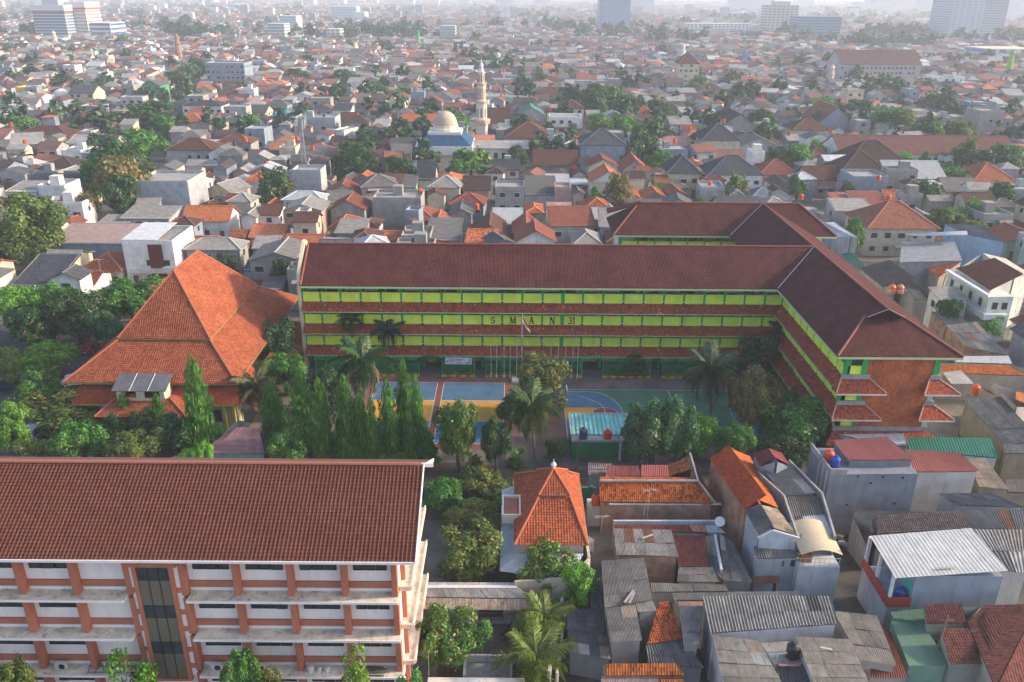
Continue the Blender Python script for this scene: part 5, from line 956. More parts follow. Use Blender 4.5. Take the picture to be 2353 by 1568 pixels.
P2 = ring('Z4', [(1375, 1500, 3.0), (1548, 1332, 3.9), (1500, 1350, 3.4), (1360, 1460, 3.0)]); sheets(P2, hut, SHP, (.20, .11, .115), 1.0, 1, .18, .02); under(P, hut, M['wall'], (.14, .32, .27))
house('small tile porch behind the garden hut', [('T', (.26, .07, .05), 'Z4', [(1440, 1370, 2.6), (1560, 1270, 3.4), (1640, 1290, 3.3), (1560, 1330, 2.8)], {})], (.4, .4, .35), name='garden_porch', cat='porch')

house('brown weathered sheet roof stepping down behind the whitish brick house', [('A', (.36, .29, .22), 'Y3', [(1990, 110, 4.6), (2100, 106, 4.6), (2258, 312, 4.0), (2060, 292, 4.0)], {'rows': 3, 'sw': 1.2, 'amp': .015}), ('A', (.30, .27, .23), 'Y3', [(2110, 250, 3.4), (2400, 240, 3.6), (2420, 330, 3.2), (2140, 326, 3.2)], {'rows': 1})], (.28, .24, .19))
house('stained tan walled house with low grey roof at the right edge', [('A', (.24, .23, .22), 'Z6', [(2215, 1440, 4.6), (2470, 1440, 4.6), (2480, 1500, 4.3), (2225, 1500, 4.3)], {'rows': 1})], (.30, .24, .16))
yc = thing('courtyard_clutter', 'heap of boards and boxes in the yard left of the wide white roof', 'scrap', at('Y3', 1210, 640))
for k in range(14): p = at('Y3', random.uniform(1130, 1320), random.uniform(560, 690)); m = MB(); a = random.uniform(0, 3.1); m.obb((p.x, p.y, random.uniform(.1, .7)), Vector((math.cos(a), math.sin(a), random.uniform(-.1, .2)))*random.uniform(.4, 1.0), Vector((-math.sin(a), math.cos(a), 0))*random.uniform(.1, .4), (0, 0, random.uniform(.03, .3))); m.build('scrap_piece', M['wall'], yc, random.choice([(.06, .1, .2), (.2, .14, .1), (.3, .3, .3), (.25, .08, .05), (.1, .1, .1)]))
# ------------------------------------------------------------------ trees
EXC = []            # ground rectangles that are taken (x0, x1, y0, y1)
LAB = []            # things that still need a label: (object, adjectives, noun, x, y)
def norm(a): return a/np.maximum(np.linalg.norm(a, axis=1), 1e-9)[:, None]
def leaf_mesh(name, P, N, size, asp=.55, droop=None):
    n = len(P); r = np.random.normal(size=(n, 3)); a = norm(np.cross(N, r)) if droop is None else norm(droop+.35*r); b = norm(np.cross(N, a)); s_ = (size*np.random.uniform(.6, 1.35, n))[:, None]
    V = np.stack([P-a*s_, P+b*s_*asp, P+a*s_, P-b*s_*asp], 1).reshape(-1, 3)
    me = bpy.data.meshes.new(name); me.vertices.add(4*n); me.vertices.foreach_set('co', V.ravel()); me.loops.add(4*n); me.loops.foreach_set('vertex_index', np.arange(4*n)); me.polygons.add(n); me.polygons.foreach_set('loop_start', np.arange(n)*4); me.update(calc_edges=True); me.materials.append(M['leaf']); return me
def crown_broad(name, n, size, K=20, seed=0, low=-.35, flat=1.0):
    np.random.seed(seed); C = norm(np.random.normal(size=(K, 3))); C[:, 2] = np.where(C[:, 2] < low, -C[:, 2], C[:, 2]); C *= np.random.uniform(.3, .84, (K, 1)); C[:, 2] *= flat
    rad = np.random.uniform(.13, .34, K)*(1 if K > 30 else 1.3); i = np.random.choice(K, n, p=rad**2/(rad**2).sum()); d = norm(np.random.normal(size=(n, 3))+C[i]*.9+np.array([0, 0, .35])); rr = np.random.uniform(.55, 1.08, n)**.6
    P = C[i]+d*(rad[i]*rr)[:, None]; P += np.random.normal(size=(n, 3))*np.where(np.random.uniform(size=n) < .12, .085, .028)[:, None]
    N = norm(d+np.random.normal(size=(n, 3))*.55+np.array([0, 0, .3])); return leaf_mesh(name, P, N, size)
def crown_column(name, n, size, seed=0):
    np.random.seed(seed); tops = [(0, 0, 1.0, 1.0)]+[(np.random.uniform(-.45, .45), np.random.uniform(-.45, .45), np.random.uniform(.5, .9), np.random.uniform(.4, .6)) for _ in range(5)]
    w_ = np.array([t[2]*t[3] for t in tops]); i = np.random.choice(len(tops), n, p=w_/w_.sum()); T = np.array(tops)[i]; h = 1-np.random.uniform(0, 1, n)**.62; th = np.random.uniform(0, 2*np.pi, n)
    lump = 1+.25*np.sin(th*3+h*17+seed)+.18*np.sin(h*41+th*2); r = T[:, 3]*((1-h)**.6*.95+.04)*lump*np.random.uniform(.7, 1.05, n)
    P = np.stack([T[:, 0]*(1-h)+r*np.cos(th), T[:, 1]*(1-h)+r*np.sin(th), h*T[:, 2]], 1); out = np.stack([np.cos(th), np.sin(th), np.full(n, .1)], 1)
    return leaf_mesh(name, P, norm(out+.4*np.random.normal(size=(n, 3))), size, .4, np.stack([out[:, 0]*.5, out[:, 1]*.5, np.full(n, -.22)], 1))
CR = {'near': [crown_broad('crown', 9500, .05, 44, 11+s, -.85) for s in range(5)], 'mid': [crown_broad('crown', 2600, .078, 22, 31+s, -.6) for s in range(4)], 'far': [crown_broad('crown', 700, .135, 14, 51+s) for s in range(3)],
      'sparse': [crown_broad('crown', 1500, .06, 16, 71+s) for s in range(2)], 'col': [crown_column('crown', 6500, .06, 81+s) for s in range(4)]}
def trunk_mesh(limbs=5, seed=0):
    random.seed(seed); m = MB(); m.tube([(0, 0, 0), (.02, .01, .35), (0, .03, .7)], .075, 7, .05)
    for k in range(limbs):
        a = k*6.28/limbs+random.uniform(-.4, .4); r_ = random.uniform(.35, .6); z0 = random.uniform(.45, .7); m.tube([(0, .02, z0), (r_*.45*math.cos(a), r_*.45*math.sin(a), z0+.18), (r_*math.cos(a), r_*math.sin(a), z0+random.uniform(.3, .5))], .035, 5, .012)
    return m.mesh('trunk', M['bark'])
TRK = [trunk_mesh(5, 3), trunk_mesh(4, 9)]; m = MB(); m.tube([(0, 0, 0), (.05, .02, .5), (0, 0, .95)], .09, 6, .02); TRC = m.mesh('trunk', M['bark'])
rt = random.Random(5)
TINT = {'dark': (.038, .11, .03), 'green': (.075, .22, .035), 'bright': (.13, .32, .03), 'olive': (.12, .19, .035), 'yellow': (.2, .22, .03), 'brown': (.19, .175, .055), 'bluegreen': (.06, .15, .055)}
ADJ = {'dark': 'dark green', 'green': 'mid green', 'bright': 'bright green', 'olive': 'olive green', 'yellow': 'yellowish green', 'brown': 'brownish', 'bluegreen': 'bluish green'}
def tree(view, xc, yt, yb, wpx, tint='green', lod='near', young=1.0, label=None, lift=1.2):
    lift = 4.5 if lod in ('mid', 'far') and lift == 1.2 else lift; b = at(view, xc, yb, lift); front = view == 'Y1' or (view == 'Y2' and xc < 650)
    if front: b = atY(view, xc, (yt+yb)/2, 46.2); b.z = 1.0
    lod = 'near' if lod == 'mid' and b.y < 185 else lod; s = VIEW[view][2]; zc = b.y*math.cos(TH)+(HC-lift)*math.sin(TH); rx_ = wpx/2/s/1.088*zc/FP; b.y += 0 if front else rx_*.55
    zt = atY(view, xc, yt, b.y-rx_*.1).z; 
    if lod == 'col': zt = atY(view, xc, yt, b.y).z
    zt = max(zt, rx_*1.1+1); hgt = zt
    nm = 'columnar_tree' if lod == 'col' else 'leafy_tree'
    t = thing(nm, label or '', 'tree', (b.x, b.y, 0))
    if lod == 'col':
        c = link('crown', rt.choice(CR['col']), t, (0, 0, .8)); c.scale = (rx_*.95, rx_*.95, hgt-.8); k = link('trunk', TRC, t); k.scale = (2, 2, hgt*.8)
    else:
        rx_ *= (1.2 if lod == 'near' else 1.3); rz_ = max(min((hgt-.4)/2, rx_*2.0), rx_*.55); c = link('crown', rt.choice(CR[lod]), t, (0, 0, hgt-rz_)); c.scale = (rx_, rx_*rt.uniform(.9, 1.1), rz_); k = link('trunk', rt.choice(TRK), t); k.scale = (rx_*1.2, rx_*1.2, max(hgt-rz_, 1)/.8)
    c.rotation_euler.z = rt.uniform(0, 6.28); k.rotation_euler.z = rt.uniform(0, 6.28)
    q = TINT[tint]; j = rt.uniform(.85, 1.15); c.color = (q[0]*j, q[1]*j, q[2]*j, young)
    EXC.append((b.x-rx_*.7, b.x+rx_*.7, b.y-rx_*.7, b.y+rx_*.7))
    if not label: LAB.append((t, ADJ[tint]+(' columnar' if lod == 'col' else ''), 'tree', b.x, b.y))
    return t
for a in [('Z4', 150, 400, 740, 330, 'bright', 'near', .9), ('Z4', 480, 420, 780, 340, 'dark', 'near', .85), ('Z4', 830, 345, 640, 420, 'green', 'near', .95), ('Z4', 680, 560, 800, 220, 'bluegreen'), ('Z4', 250, 765, 1010, 400, 'bright', 'near', .8), ('Z4', 60, 800, 1060, 180, 'olive', 'near', .8),
          ('Z4', 230, 960, 1250, 260, 'green', 'near', .9), ('Z4', 390, 1080, 1340, 430, 'olive', 'near', .75), ('Z4', 60, 1150, 1470, 230, 'bright'), ('Z4', 520, 1300, 1600, 340, 'green', 'near', .95), ('Z4', 840, 1340, 1600, 310, 'olive', 'near', .85), ('Z4', 160, 1430, 1620, 240, 'olive', 'near', .9),
          ('Z4', 1210, 1485, 1610, 220, 'bright'), ('Z4', 960, 1185, 1420, 150, 'dark'), ('Z4', 1140, 1230, 1490, 290, 'dark', 'near', .95), ('Z4', 730, 1240, 1460, 150, 'dark'), ('Z4', 1830, 610, 960, 240, 'bluegreen', 'near', .9), ('Z4', 1850, 860, 1100, 280, 'green'), ('Z4', 1880, 1360, 1600, 270, 'green', 'near', .95), ('Z4', 2120, 940, 1200, 200, 'dark'),
          ('Z5', 900, 1140, 1600, 250, 'green', 'near', .75), ('Z5', 1150, 1240, 1590, 185, 'dark'), ('Z5', 1440, 850, 1230, 330, 'olive', 'near', .55), ('Z5', 1250, 1090, 1320, 200, 'dark', 'near', .9), ('Z5', 2180, 1130, 1590, 340, 'bluegreen', 'near', .95), ('Z5', 1545, 1400, 1560, 130, 'dark'), ('Z5', 480, 1500, 1600, 170, 'green'),
          ('Z6', 590, 900, 1380, 330, 'brown', 'near', .75), ('Z6', 745, 1010, 1290, 210, 'brown', 'near', .4), ('Z6', 880, 1150, 1470, 420, 'green', 'near', .9), ('Z6', 90, 1100, 1590, 240, 'bluegreen'), ('Z6', 230, 1240, 1510, 210, 'bright'), ('Z6', 450, 1290, 1560, 215, 'green'), ('Z6', 850, 1390, 1600, 260, 'dark', 'near', .8), ('Z6', 640, 700, 1000, 260, 'dark', 'sparse'), ('Z6', 860, 800, 1080, 120, 'dark', 'sparse'),
          ('Y2', 1060, 190, 400, 280, 'olive', 'near', .62), ('Y2', 810, 250, 470, 270, 'green'), ('Y2', 1030, 420, 660, 320, 'olive', 'near', .6), ('Y2', 1000, 570, 920, 400, 'olive', 'near', .7), ('Y2', 1450, 680, 1010, 350, 'green', 'near', .6), ('Y2', 1685, 800, 1110, 220, 'bright'), ('Y2', 820, 1080, 1510, 380, 'green', 'near', .7), ('Y2', 1050, 1170, 1400, 170, 'green', 'sparse'), ('Y2', 1170, 370, 540, 130, 'green'),
          ('Y2', 215, 1370, 1640, 190, 'bright', 'sparse', .6), ('Y2', 590, 1480, 1640, 190, 'green', 'sparse'), ('Y1', 100, 1400, 1640, 250, 'olive', 'near', .8), ('Y1', 830, 1440, 1640, 340, 'bright', 'sparse', .9), ('Y1', 1590, 1360, 1640, 230, 'green', 'near', .9), ('Y1', 1740, 1470, 1640, 160, 'olive', 'near', .6), ('Z6', 1880, 470, 600, 140, 'dark', 'mid'), ('Z6', 2120, 600, 760, 190, 'green', 'sparse'),
          ('Z6', 130, 20, 220, 0.1, 'dark', 'far')][:-1]: tree(*a)
for a in [('Z4', 830, 1105, 1400, 125), ('Z4', 1050, 1110, 1440, 135), ('Z4', 1320, 860, 1520, 210), ('Z4', 1790, 1020, 1400, 170), ('Z4', 1985, 960, 1470, 210), ('Z4', 2115, 1000, 1590, 170), ('Z4', 2275, 990, 1590, 190), ('Z5', 185, 990, 1590, 140), ('Z5', 280, 1095, 1590, 130), ('Z5', 352, 1120, 1600, 110), ('Z5', 455, 1010, 1590, 165), ('Z5', 560, 885, 1500, 150), ('Z5', 640, 980, 1560, 130), ('Z5', 590, 1230, 1600, 110), ('Z5', 700, 1330, 1600, 140)]: tree(*a[:4], a[4]*1.15, 'green', 'col', .93, lift=.3)
for a in [('Z1', 150, 1255, 1640, 430, 'olive'), ('Z1', 310, 1330, 1530, 120, 'green'), ('Z1', 690, 905, 1240, 260, 'dark'), ('Z1', 800, 1000, 1340, 260, 'brown', 'mid', .75), ('Z1', 640, 1010, 1240, 220, 'green'), ('Z1', 790, 1130, 1360, 180, 'dark'), ('Z1', 920, 665, 830, 330, 'dark'), ('Z1', 1080, 740, 870, 95, 'green'), ('Z1', 940, 830, 1030, 230, 'green'), ('Z1', 140, 760, 860, 170, 'green'), ('Z1', 1630, 735, 900, 130, 'green'), ('Z1', 1800, 1115, 1290, 200, 'dark'),
          ('Z1', 2260, 960, 1120, 210, 'dark'), ('Z1', 1150, 460, 545, 150, 'dark'), ('Z1', 1215, 400, 500, 110, 'bluegreen'), ('Z1', 1290, 390, 460, 85, 'dark'), ('Z1', 1940, 445, 535, 140, 'dark'), ('Z1', 2245, 455, 550, 165, 'dark'), ('Z1', 530, 1245, 1380, 200, 'brown', 'mid', .6), ('Z1', 960, 1040, 1130, 110, 'olive', 'mid', .7), ('Z1', 575, 395, 445, 60, 'dark', 'far'), ('Z1', 450, 355, 398, 55, 'dark', 'far'), ('Z1', 810, 230, 292, 140, 'bluegreen', 'far'), ('Z1', 1070, 570, 640, 60, 'dark'),
          ('Z2', 200, 955, 1125, 240, 'dark'), ('Z2', 540, 1020, 1125, 200, 'dark'), ('Z2', 300, 1010, 1125, 180, 'dark'), ('Z2', 990, 945, 1115, 260, 'green'), ('Z2', 900, 740, 890, 140, 'green'), ('Z2', 850, 695, 770, 90, 'green'), ('Z2', 1780, 540, 720, 190, 'dark'), ('Z2', 1890, 530, 730, 170, 'green'), ('Z2', 1790, 600, 760, 130, 'dark'), ('Z2', 2080, 640, 740, 120, 'dark'), ('Z2', 1990, 640, 740, 90, 'bluegreen'), ('Z2', 1830, 740, 860, 160, 'green'), ('Z2', 1990, 740, 880, 180, 'green'), ('Z2', 2110, 820, 1010, 170, 'dark'), ('Z2', 2250, 970, 1065, 160, 'green'),
          ('Z2', 1940, 1150, 1315, 160, 'brown', 'mid', .8), ('Z2', 1810, 1220, 1320, 80, 'green'), ('Z2', 155, 460, 545, 150, 'dark'), ('Z2', 380, 550, 615, 120, 'green'), ('Z2', 530, 560, 615, 120, 'green'), ('Z2', 590, 680, 725, 80, 'dark'), ('Z2', 690, 520, 565, 55, 'dark'), ('Z2', 1440, 455, 525, 70, 'dark'), ('Z2', 1330, 510, 555, 90, 'dark'), ('Z2', 1140, 630, 665, 60, 'green'), ('Z2', 1080, 365, 425, 160, 'dark'), ('Z2', 1660, 920, 1000, 85, 'dark'), ('Z2', 1290, 960, 1035, 110, 'dark'), ('Z2', 1430, 930, 975, 150, 'green'), ('Z2', 2215, 645, 725, 90, 'green'), ('Z2', 2290, 710, 795, 100, 'green'),
          ('Z3', 215, 490, 595, 120, 'olive'), ('Z3', 320, 590, 645, 130, 'dark'), ('Z3', 600, 715, 800, 110, 'dark'), ('Z3', 680, 710, 810, 120, 'dark'), ('Z3', 700, 800, 870, 130, 'dark'), ('Z3', 1040, 625, 695, 170, 'green'), ('Z3', 1255, 645, 745, 170, 'dark'), ('Z3', 1440, 710, 850, 190, 'green'), ('Z3', 1560, 700, 860, 170, 'olive'), ('Z3', 1680, 800, 920, 180, 'dark'), ('Z3', 1790, 790, 920, 170, 'green'), ('Z3', 1950, 760, 905, 190, 'olive'), ('Z3', 1345, 840, 925, 130, 'green'), ('Z3', 410, 640, 705, 100, 'green'), ('Z3', 760, 940, 1075, 160, 'dark'), ('Z3', 880, 930, 1075, 180, 'green'), ('Z3', 1010, 910, 1015, 100, 'bright'),
          ('Z3', 1970, 890, 1070, 140, 'olive'), ('Z3', 2060, 980, 1110, 200, 'dark'), ('Z3', 2220, 960, 1110, 220, 'dark'), ('Z3', 2300, 940, 1060, 120, 'green'), ('Z3', 1590, 990, 1065, 150, 'bright'), ('Z3', 1700, 985, 1080, 45, 'green'), ('Z3', 1930, 1080, 1185, 200, 'green'), ('Z3', 2200, 1190, 1340, 230, 'dark'), ('Z3', 2090, 1290, 1440, 210, 'green'), ('Z3', 1860, 1340, 1490, 220, 'olive'), ('Z3', 1740, 1160, 1300, 150, 'dark'), ('Z3', 1640, 1175, 1290, 100, 'dark'), ('Z3', 490, 1110, 1275, 130, 'olive', 'mid', .85), ('Z3', 880, 1140, 1260, 120, 'dark'), ('Z3', 1240, 1400, 1600, 150, 'green'), ('Z3', 1190, 1190, 1265, 80, 'dark'), ('Z3', 250, 1290, 1335, 110, 'green'), ('Z3', 2050, 1440, 1530, 220, 'olive'), ('Z3', 1820, 1050, 1110, 200, 'dark'),
          ('F', 640, 590, 645, 50, 'dark'), ('Z4', 1470, 180, 270, 140, 'dark'), ('F', 470, 1010, 1075, 40, 'bright'), ('F', 60, 700, 760, 110, 'dark'), ('F', 130, 640, 720, 90, 'green')]:
    a = list(a); a += ['mid'] if len(a) == 6 else []; tree(*a)
# ------------------------------------------------------------------ palms
def frond_mesh(n=26, L=1.0, seed=0, droop=.55):
    random.seed(seed); m = MB(); pts = [Vector((0, t*(1-.25*droop*t), .34*t-droop*1.15*t*t))*L for t in np.linspace(0, 1, 9)]; m.tube(pts, .022*L, 4, .005*L)
    def P(t): f = t*8; i = min(int(f), 7); return pts[i].lerp(pts[i+1], f-i)
    for k in range(n):
        t = .14+.84*k/n; p = P(t); ln = L*.42*(1-.72*abs(t-.42)**1.1)*random.uniform(.85, 1.1)
        for s in (-1, 1):
            d = Vector((s*.8, .55, -.28-random.uniform(0, .45))).normalized()*ln; w_ = Vector((0, .038*L, .006*L)); e = p+d; mid = p+d*.5+Vector((0, 0, .05*L))
            m.poly([p-w_*.5, p+w_*.5, mid+w_*.6, mid-w_*.6]); m.poly([mid-w_*.6, mid+w_*.6, e])
    return m.mesh('frond', M['leaf'])
FRD = [frond_mesh(28, 1, s, d) for s, d in ((1, .35), (2, .6), (3, .85), (4, 1.1))]
FRDL = [frond_mesh(14, 1, s, d) for s, d in ((5, .5), (6, .9))]
m = MB(); m.tube([(0, 0, 0), (.3, .1, .3), (.2, .05, .65), (0, 0, 1)], 1.0, 8, .75); PTR = m.mesh('trunk', m_paint('palm_bark', (.17, .14, .11), .95, .3, .3, 3))
m = MB()
for k in range(7):
    a = k*.9; m.lathe((.28*math.cos(a), .28*math.sin(a), -.25-.12*(k % 3)), [(.02, -.13), (.12, -.06), (.13, .03), (.02, .13)], 7)
COCO = m.mesh('coconuts', M['plain'])
def palm(view, xc, yc, xb, yb, L, tint=(.05, .12, .025), n=18, coco=False, label='', tr=.16, young=1.0, low=False, name='palm_tree'):
    b = at(view, xb, yb, 0); z = atY(view, xc, yc, b.y).z; x = atY(view, xc, yc, b.y).x; t = thing(name, label, 'palm tree', (b.x, b.y, 0))
    k = link('trunk', PTR, t); k.scale = (tr, tr, max(z, .5)); k.rotation_euler = (0, math.atan2(x-b.x, max(z, 1)), 0)
    for i in range(n):
        e = i/n; fm = (FRDL if low else FRD)[min(int(e*(2 if low else 4)), 3)]; f = link('frond', fm, t, (x-b.x, 0, z)); f.rotation_euler = (R(42-75*e+random.uniform(-8, 8)), random.uniform(-.15, .15), i*2.4+random.uniform(-.2, .2)); s = L*random.uniform(.85, 1.08); f.scale = (s, s, s)
        j = random.uniform(.8, 1.25); dry = e > .88; f.color = (tint[0]*j, tint[1]*j, tint[2]*j, young) if not dry else (.16, .11, .045, 1.0)
    if coco: link('coconuts', COCO, t, (x-b.x, -.1, z), (.30, .16, .03)).scale = (1.3, 1.3, 1.3)
    EXC.append((b.x-1, b.x+1, b.y-1, b.y+1)); return t
palm('Z4', 1665, 1050, 1690, 1290, 3.6, (.10, .11, .03), 18, True, 'drooping yellowish coconut palm beside the hall corner')
palm('Z5', 275, 890, 300, 1400, 4.3, (.05, .12, .03), 20, False, 'tall green palm behind the columnar trees', young=.9)
palm('Z5', 1385, 1180, 1400, 1540, 3.9, (.06, .11, .025), 20, True, 'coconut palm with orange nuts below the mango tree')
palm('Z5', 205, 620, 205, 960, 2.6, (.035, .10, .035), 14, False, 'slim palm rising before the left gallery', tr=.12)
palm('Z5', 445, 690, 448, 960, 2.9, (.025, .06, .03), 16, False, 'dark drooping palm before the left gallery', tr=.14)
palm('Z6', 305, 950, 305, 1340, 4.4, (.05, .09, .035), 22, False, 'big grey green royal palm on the basketball court edge', tr=.24)
palm('Z6', 765, 700, 765, 985, 2.6, (.025, .06, .03), 14, False, 'slim dark palm in the corner of the two school wings', tr=.1)
palm('Y2', 1470, 1150, 1480, 1290, 3.1, (.15, .22, .03), 20, False, 'bright young coconut palm beside the parked motorcycles', young=.95)
palm('Y2', 1410, 1400, 1420, 1560, 3.6, (.15, .21, .03), 22, False, 'bright young coconut palm over the concrete basin', young=.95)
palm('Z3', 185, 690, 180, 800, 4.0, (.05, .07, .03), 12, False, 'lone palm rising from the far brown roofs', low=True)
palm('Z1', 140, 1030, 140, 1130, 4.5, (.04, .07, .03), 12, False, 'palm among the brown roofs at the far left', low=True)
palm('Z2', 1790, 720, 1800, 800, 4.5, (.06, .09, .03), 12, False, 'palm in the tree clump right of the minaret', low=True)
palm('Z3', 275, 1160, 270, 1270, 2.5, (.04, .07, .03), 12, False, 'left palm before the slate roofed villa', low=True)
palm('Z3', 220, 1180, 215, 1270, 2.3, (.04, .08, .03), 12, False, 'small palm before the slate roofed villa balcony', low=True)
def banana(view, x, y, s, label):
    b = at(view, x, y, 0); t = thing('banana_plant', label, 'banana plant', tuple(b), 'banana plants')
    for i in range(8):
        m = MB(); a = i*.8; L = s*random.uniform(.8, 1.1); pr = None
        for q in range(5):
            f = q/4; c = Vector((math.cos(a)*L*f*.7, math.sin(a)*L*f*.7, s*.3+L*(1.0*f-.75*f*f))); w_ = Vector((-math.sin(a), math.cos(a), 0))*L*.14*math.sin(math.pi*(.12+.85*f))
            if pr: m.poly([pr[0]-pr[1], pr[0]+pr[1], c+w_, c-w_])
            pr = (c, w_)
        o = link('leaf', m.mesh('leaf', M['leaf']), t); o.color = (.06, .15, .03, 1)
    m = MB(); m.tube([(0, 0, 0), (0, 0, s*.4)], .1, 6); link('stem', m.mesh('stem', M['plain']), t, None, (.1, .13, .04))
for x, y, s, l in ((1300, 1540, 2.0, 'left banana plant below the palm with orange nuts'), (1500, 1560, 2.0, 'right banana plant below the palm with orange nuts')): banana('Z5', x, y, s, l)

banana('N4', 1200, 230, 2.6, 'banana plant behind the mossy tiled house'); banana('Z6', 600, 1490, 2.4, 'bright banana plant between the red roofs and the court'); banana('Z6', 130, 1540, 2.6, 'banana plant beside the green shed wall')
banana('Z2', 1390, 1130, 3.0, 'banana plants behind the white yard roof') 
# ------------------------------------------------------------------ the city behind: single houses, landmarks, then the far mass
LM = [('the orange tiled hall', -47, 113), ('the left end of the school', -28, 128), ('the middle of the school', 5, 128), ('the back school wing', 35, 150), ('the right school wing', 56, 110)]
RWORD = {TERRA: 'terracotta tile', ORANGE: 'bright orange tile', RUSTRED: 'rust red tile', BROWN: 'brown tile', DKBROWN: 'dark brown tile', GREYT: 'grey tile', SLATE: 'slate dark tile', ASB: 'pale grey sheet', ASBD: 'dark grey sheet', ZINC: 'white metal', TEAL: 'teal metal'}
WWORD = {WHITE: 'white', CREAM: 'cream', GREYW: 'grey', BLUEG: 'blue grey', CONC: 'bare concrete', PINKW: 'pink', MINT: 'mint'}
TWORD = {'gx': 'long ridged', 'gy': 'gable fronted', 'hip': 'hipped', 'flat': 'flat topped', 'shed': 'lean-to roofed'}
HN = 0; ROOFT = []
def taken(x0, x1, y0, y1, pad=0.0):
    for a in EXC:
        if a[0]-pad < x1 and a[1]+pad > x0 and a[2]-pad < y1 and a[3]+pad > y0: return True
    return False
def roof_polys(typ, w_, d, z, rise, ov):
    x, y = w_/2+ov, d/2+ov; dz = rise*ov/(max(min(w_, d)/2, 1)); e = z-dz*.5
    if typ == 'gx': return [[(-x, -y, e), (x, -y, e), (x, 0, z+rise), (-x, 0, z+rise)], [(x, y, e), (-x, y, e), (-x, 0.01, z+rise), (x, 0.01, z+rise)]], [((-x, 0, z+rise), (x, 0, z+rise))]
    if typ == 'gy': return [[(x, -y, e), (x, y, e), (0.01, y, z+rise), (0.01, -y, z+rise)], [(-x, y, e), (-x, -y, e), (0, -y, z+rise), (0, y, z+rise)]], [((0, -y, z+rise), (0, y, z+rise))]
    if typ == 'hip':
        if w_ >= d: r_ = (w_-d)/2; A, B = (-r_, 0, z+rise), (r_+.02, 0, z+rise); P = [[(-x, -y, e), (x, -y, e), B, A], [(x, y, e), (-x, y, e), A, B], [(x, -y, e), (x, y, e), B], [(-x, y, e), (-x, -y, e), A]]; c = ((-x, -y, e), A), ((x, -y, e), B), ((x, y, e), B), ((-x, y, e), A), (A, B)
        else: r_ = (d-w_)/2; A, B = (0, -r_, z+rise), (0, r_+.02, z+rise); P = [[(x, -y, e), (x, y, e), B, A], [(-x, y, e), (-x, -y, e), A, B], [(-x, -y, e), (x, -y, e), A], [(x, y, e), (-x, y, e), B]]; c = ((-x, -y, e), A), ((x, -y, e), A), ((x, y, e), B), ((-x, y, e), B), (A, B)
        return P, list(c)
    if typ == 'shed': return [[(-x, -y, z-.1), (x, -y, z-.1), (x, y, z+rise), (-x, y, z+rise)]], []
    return [], []
rh = random.Random(21)
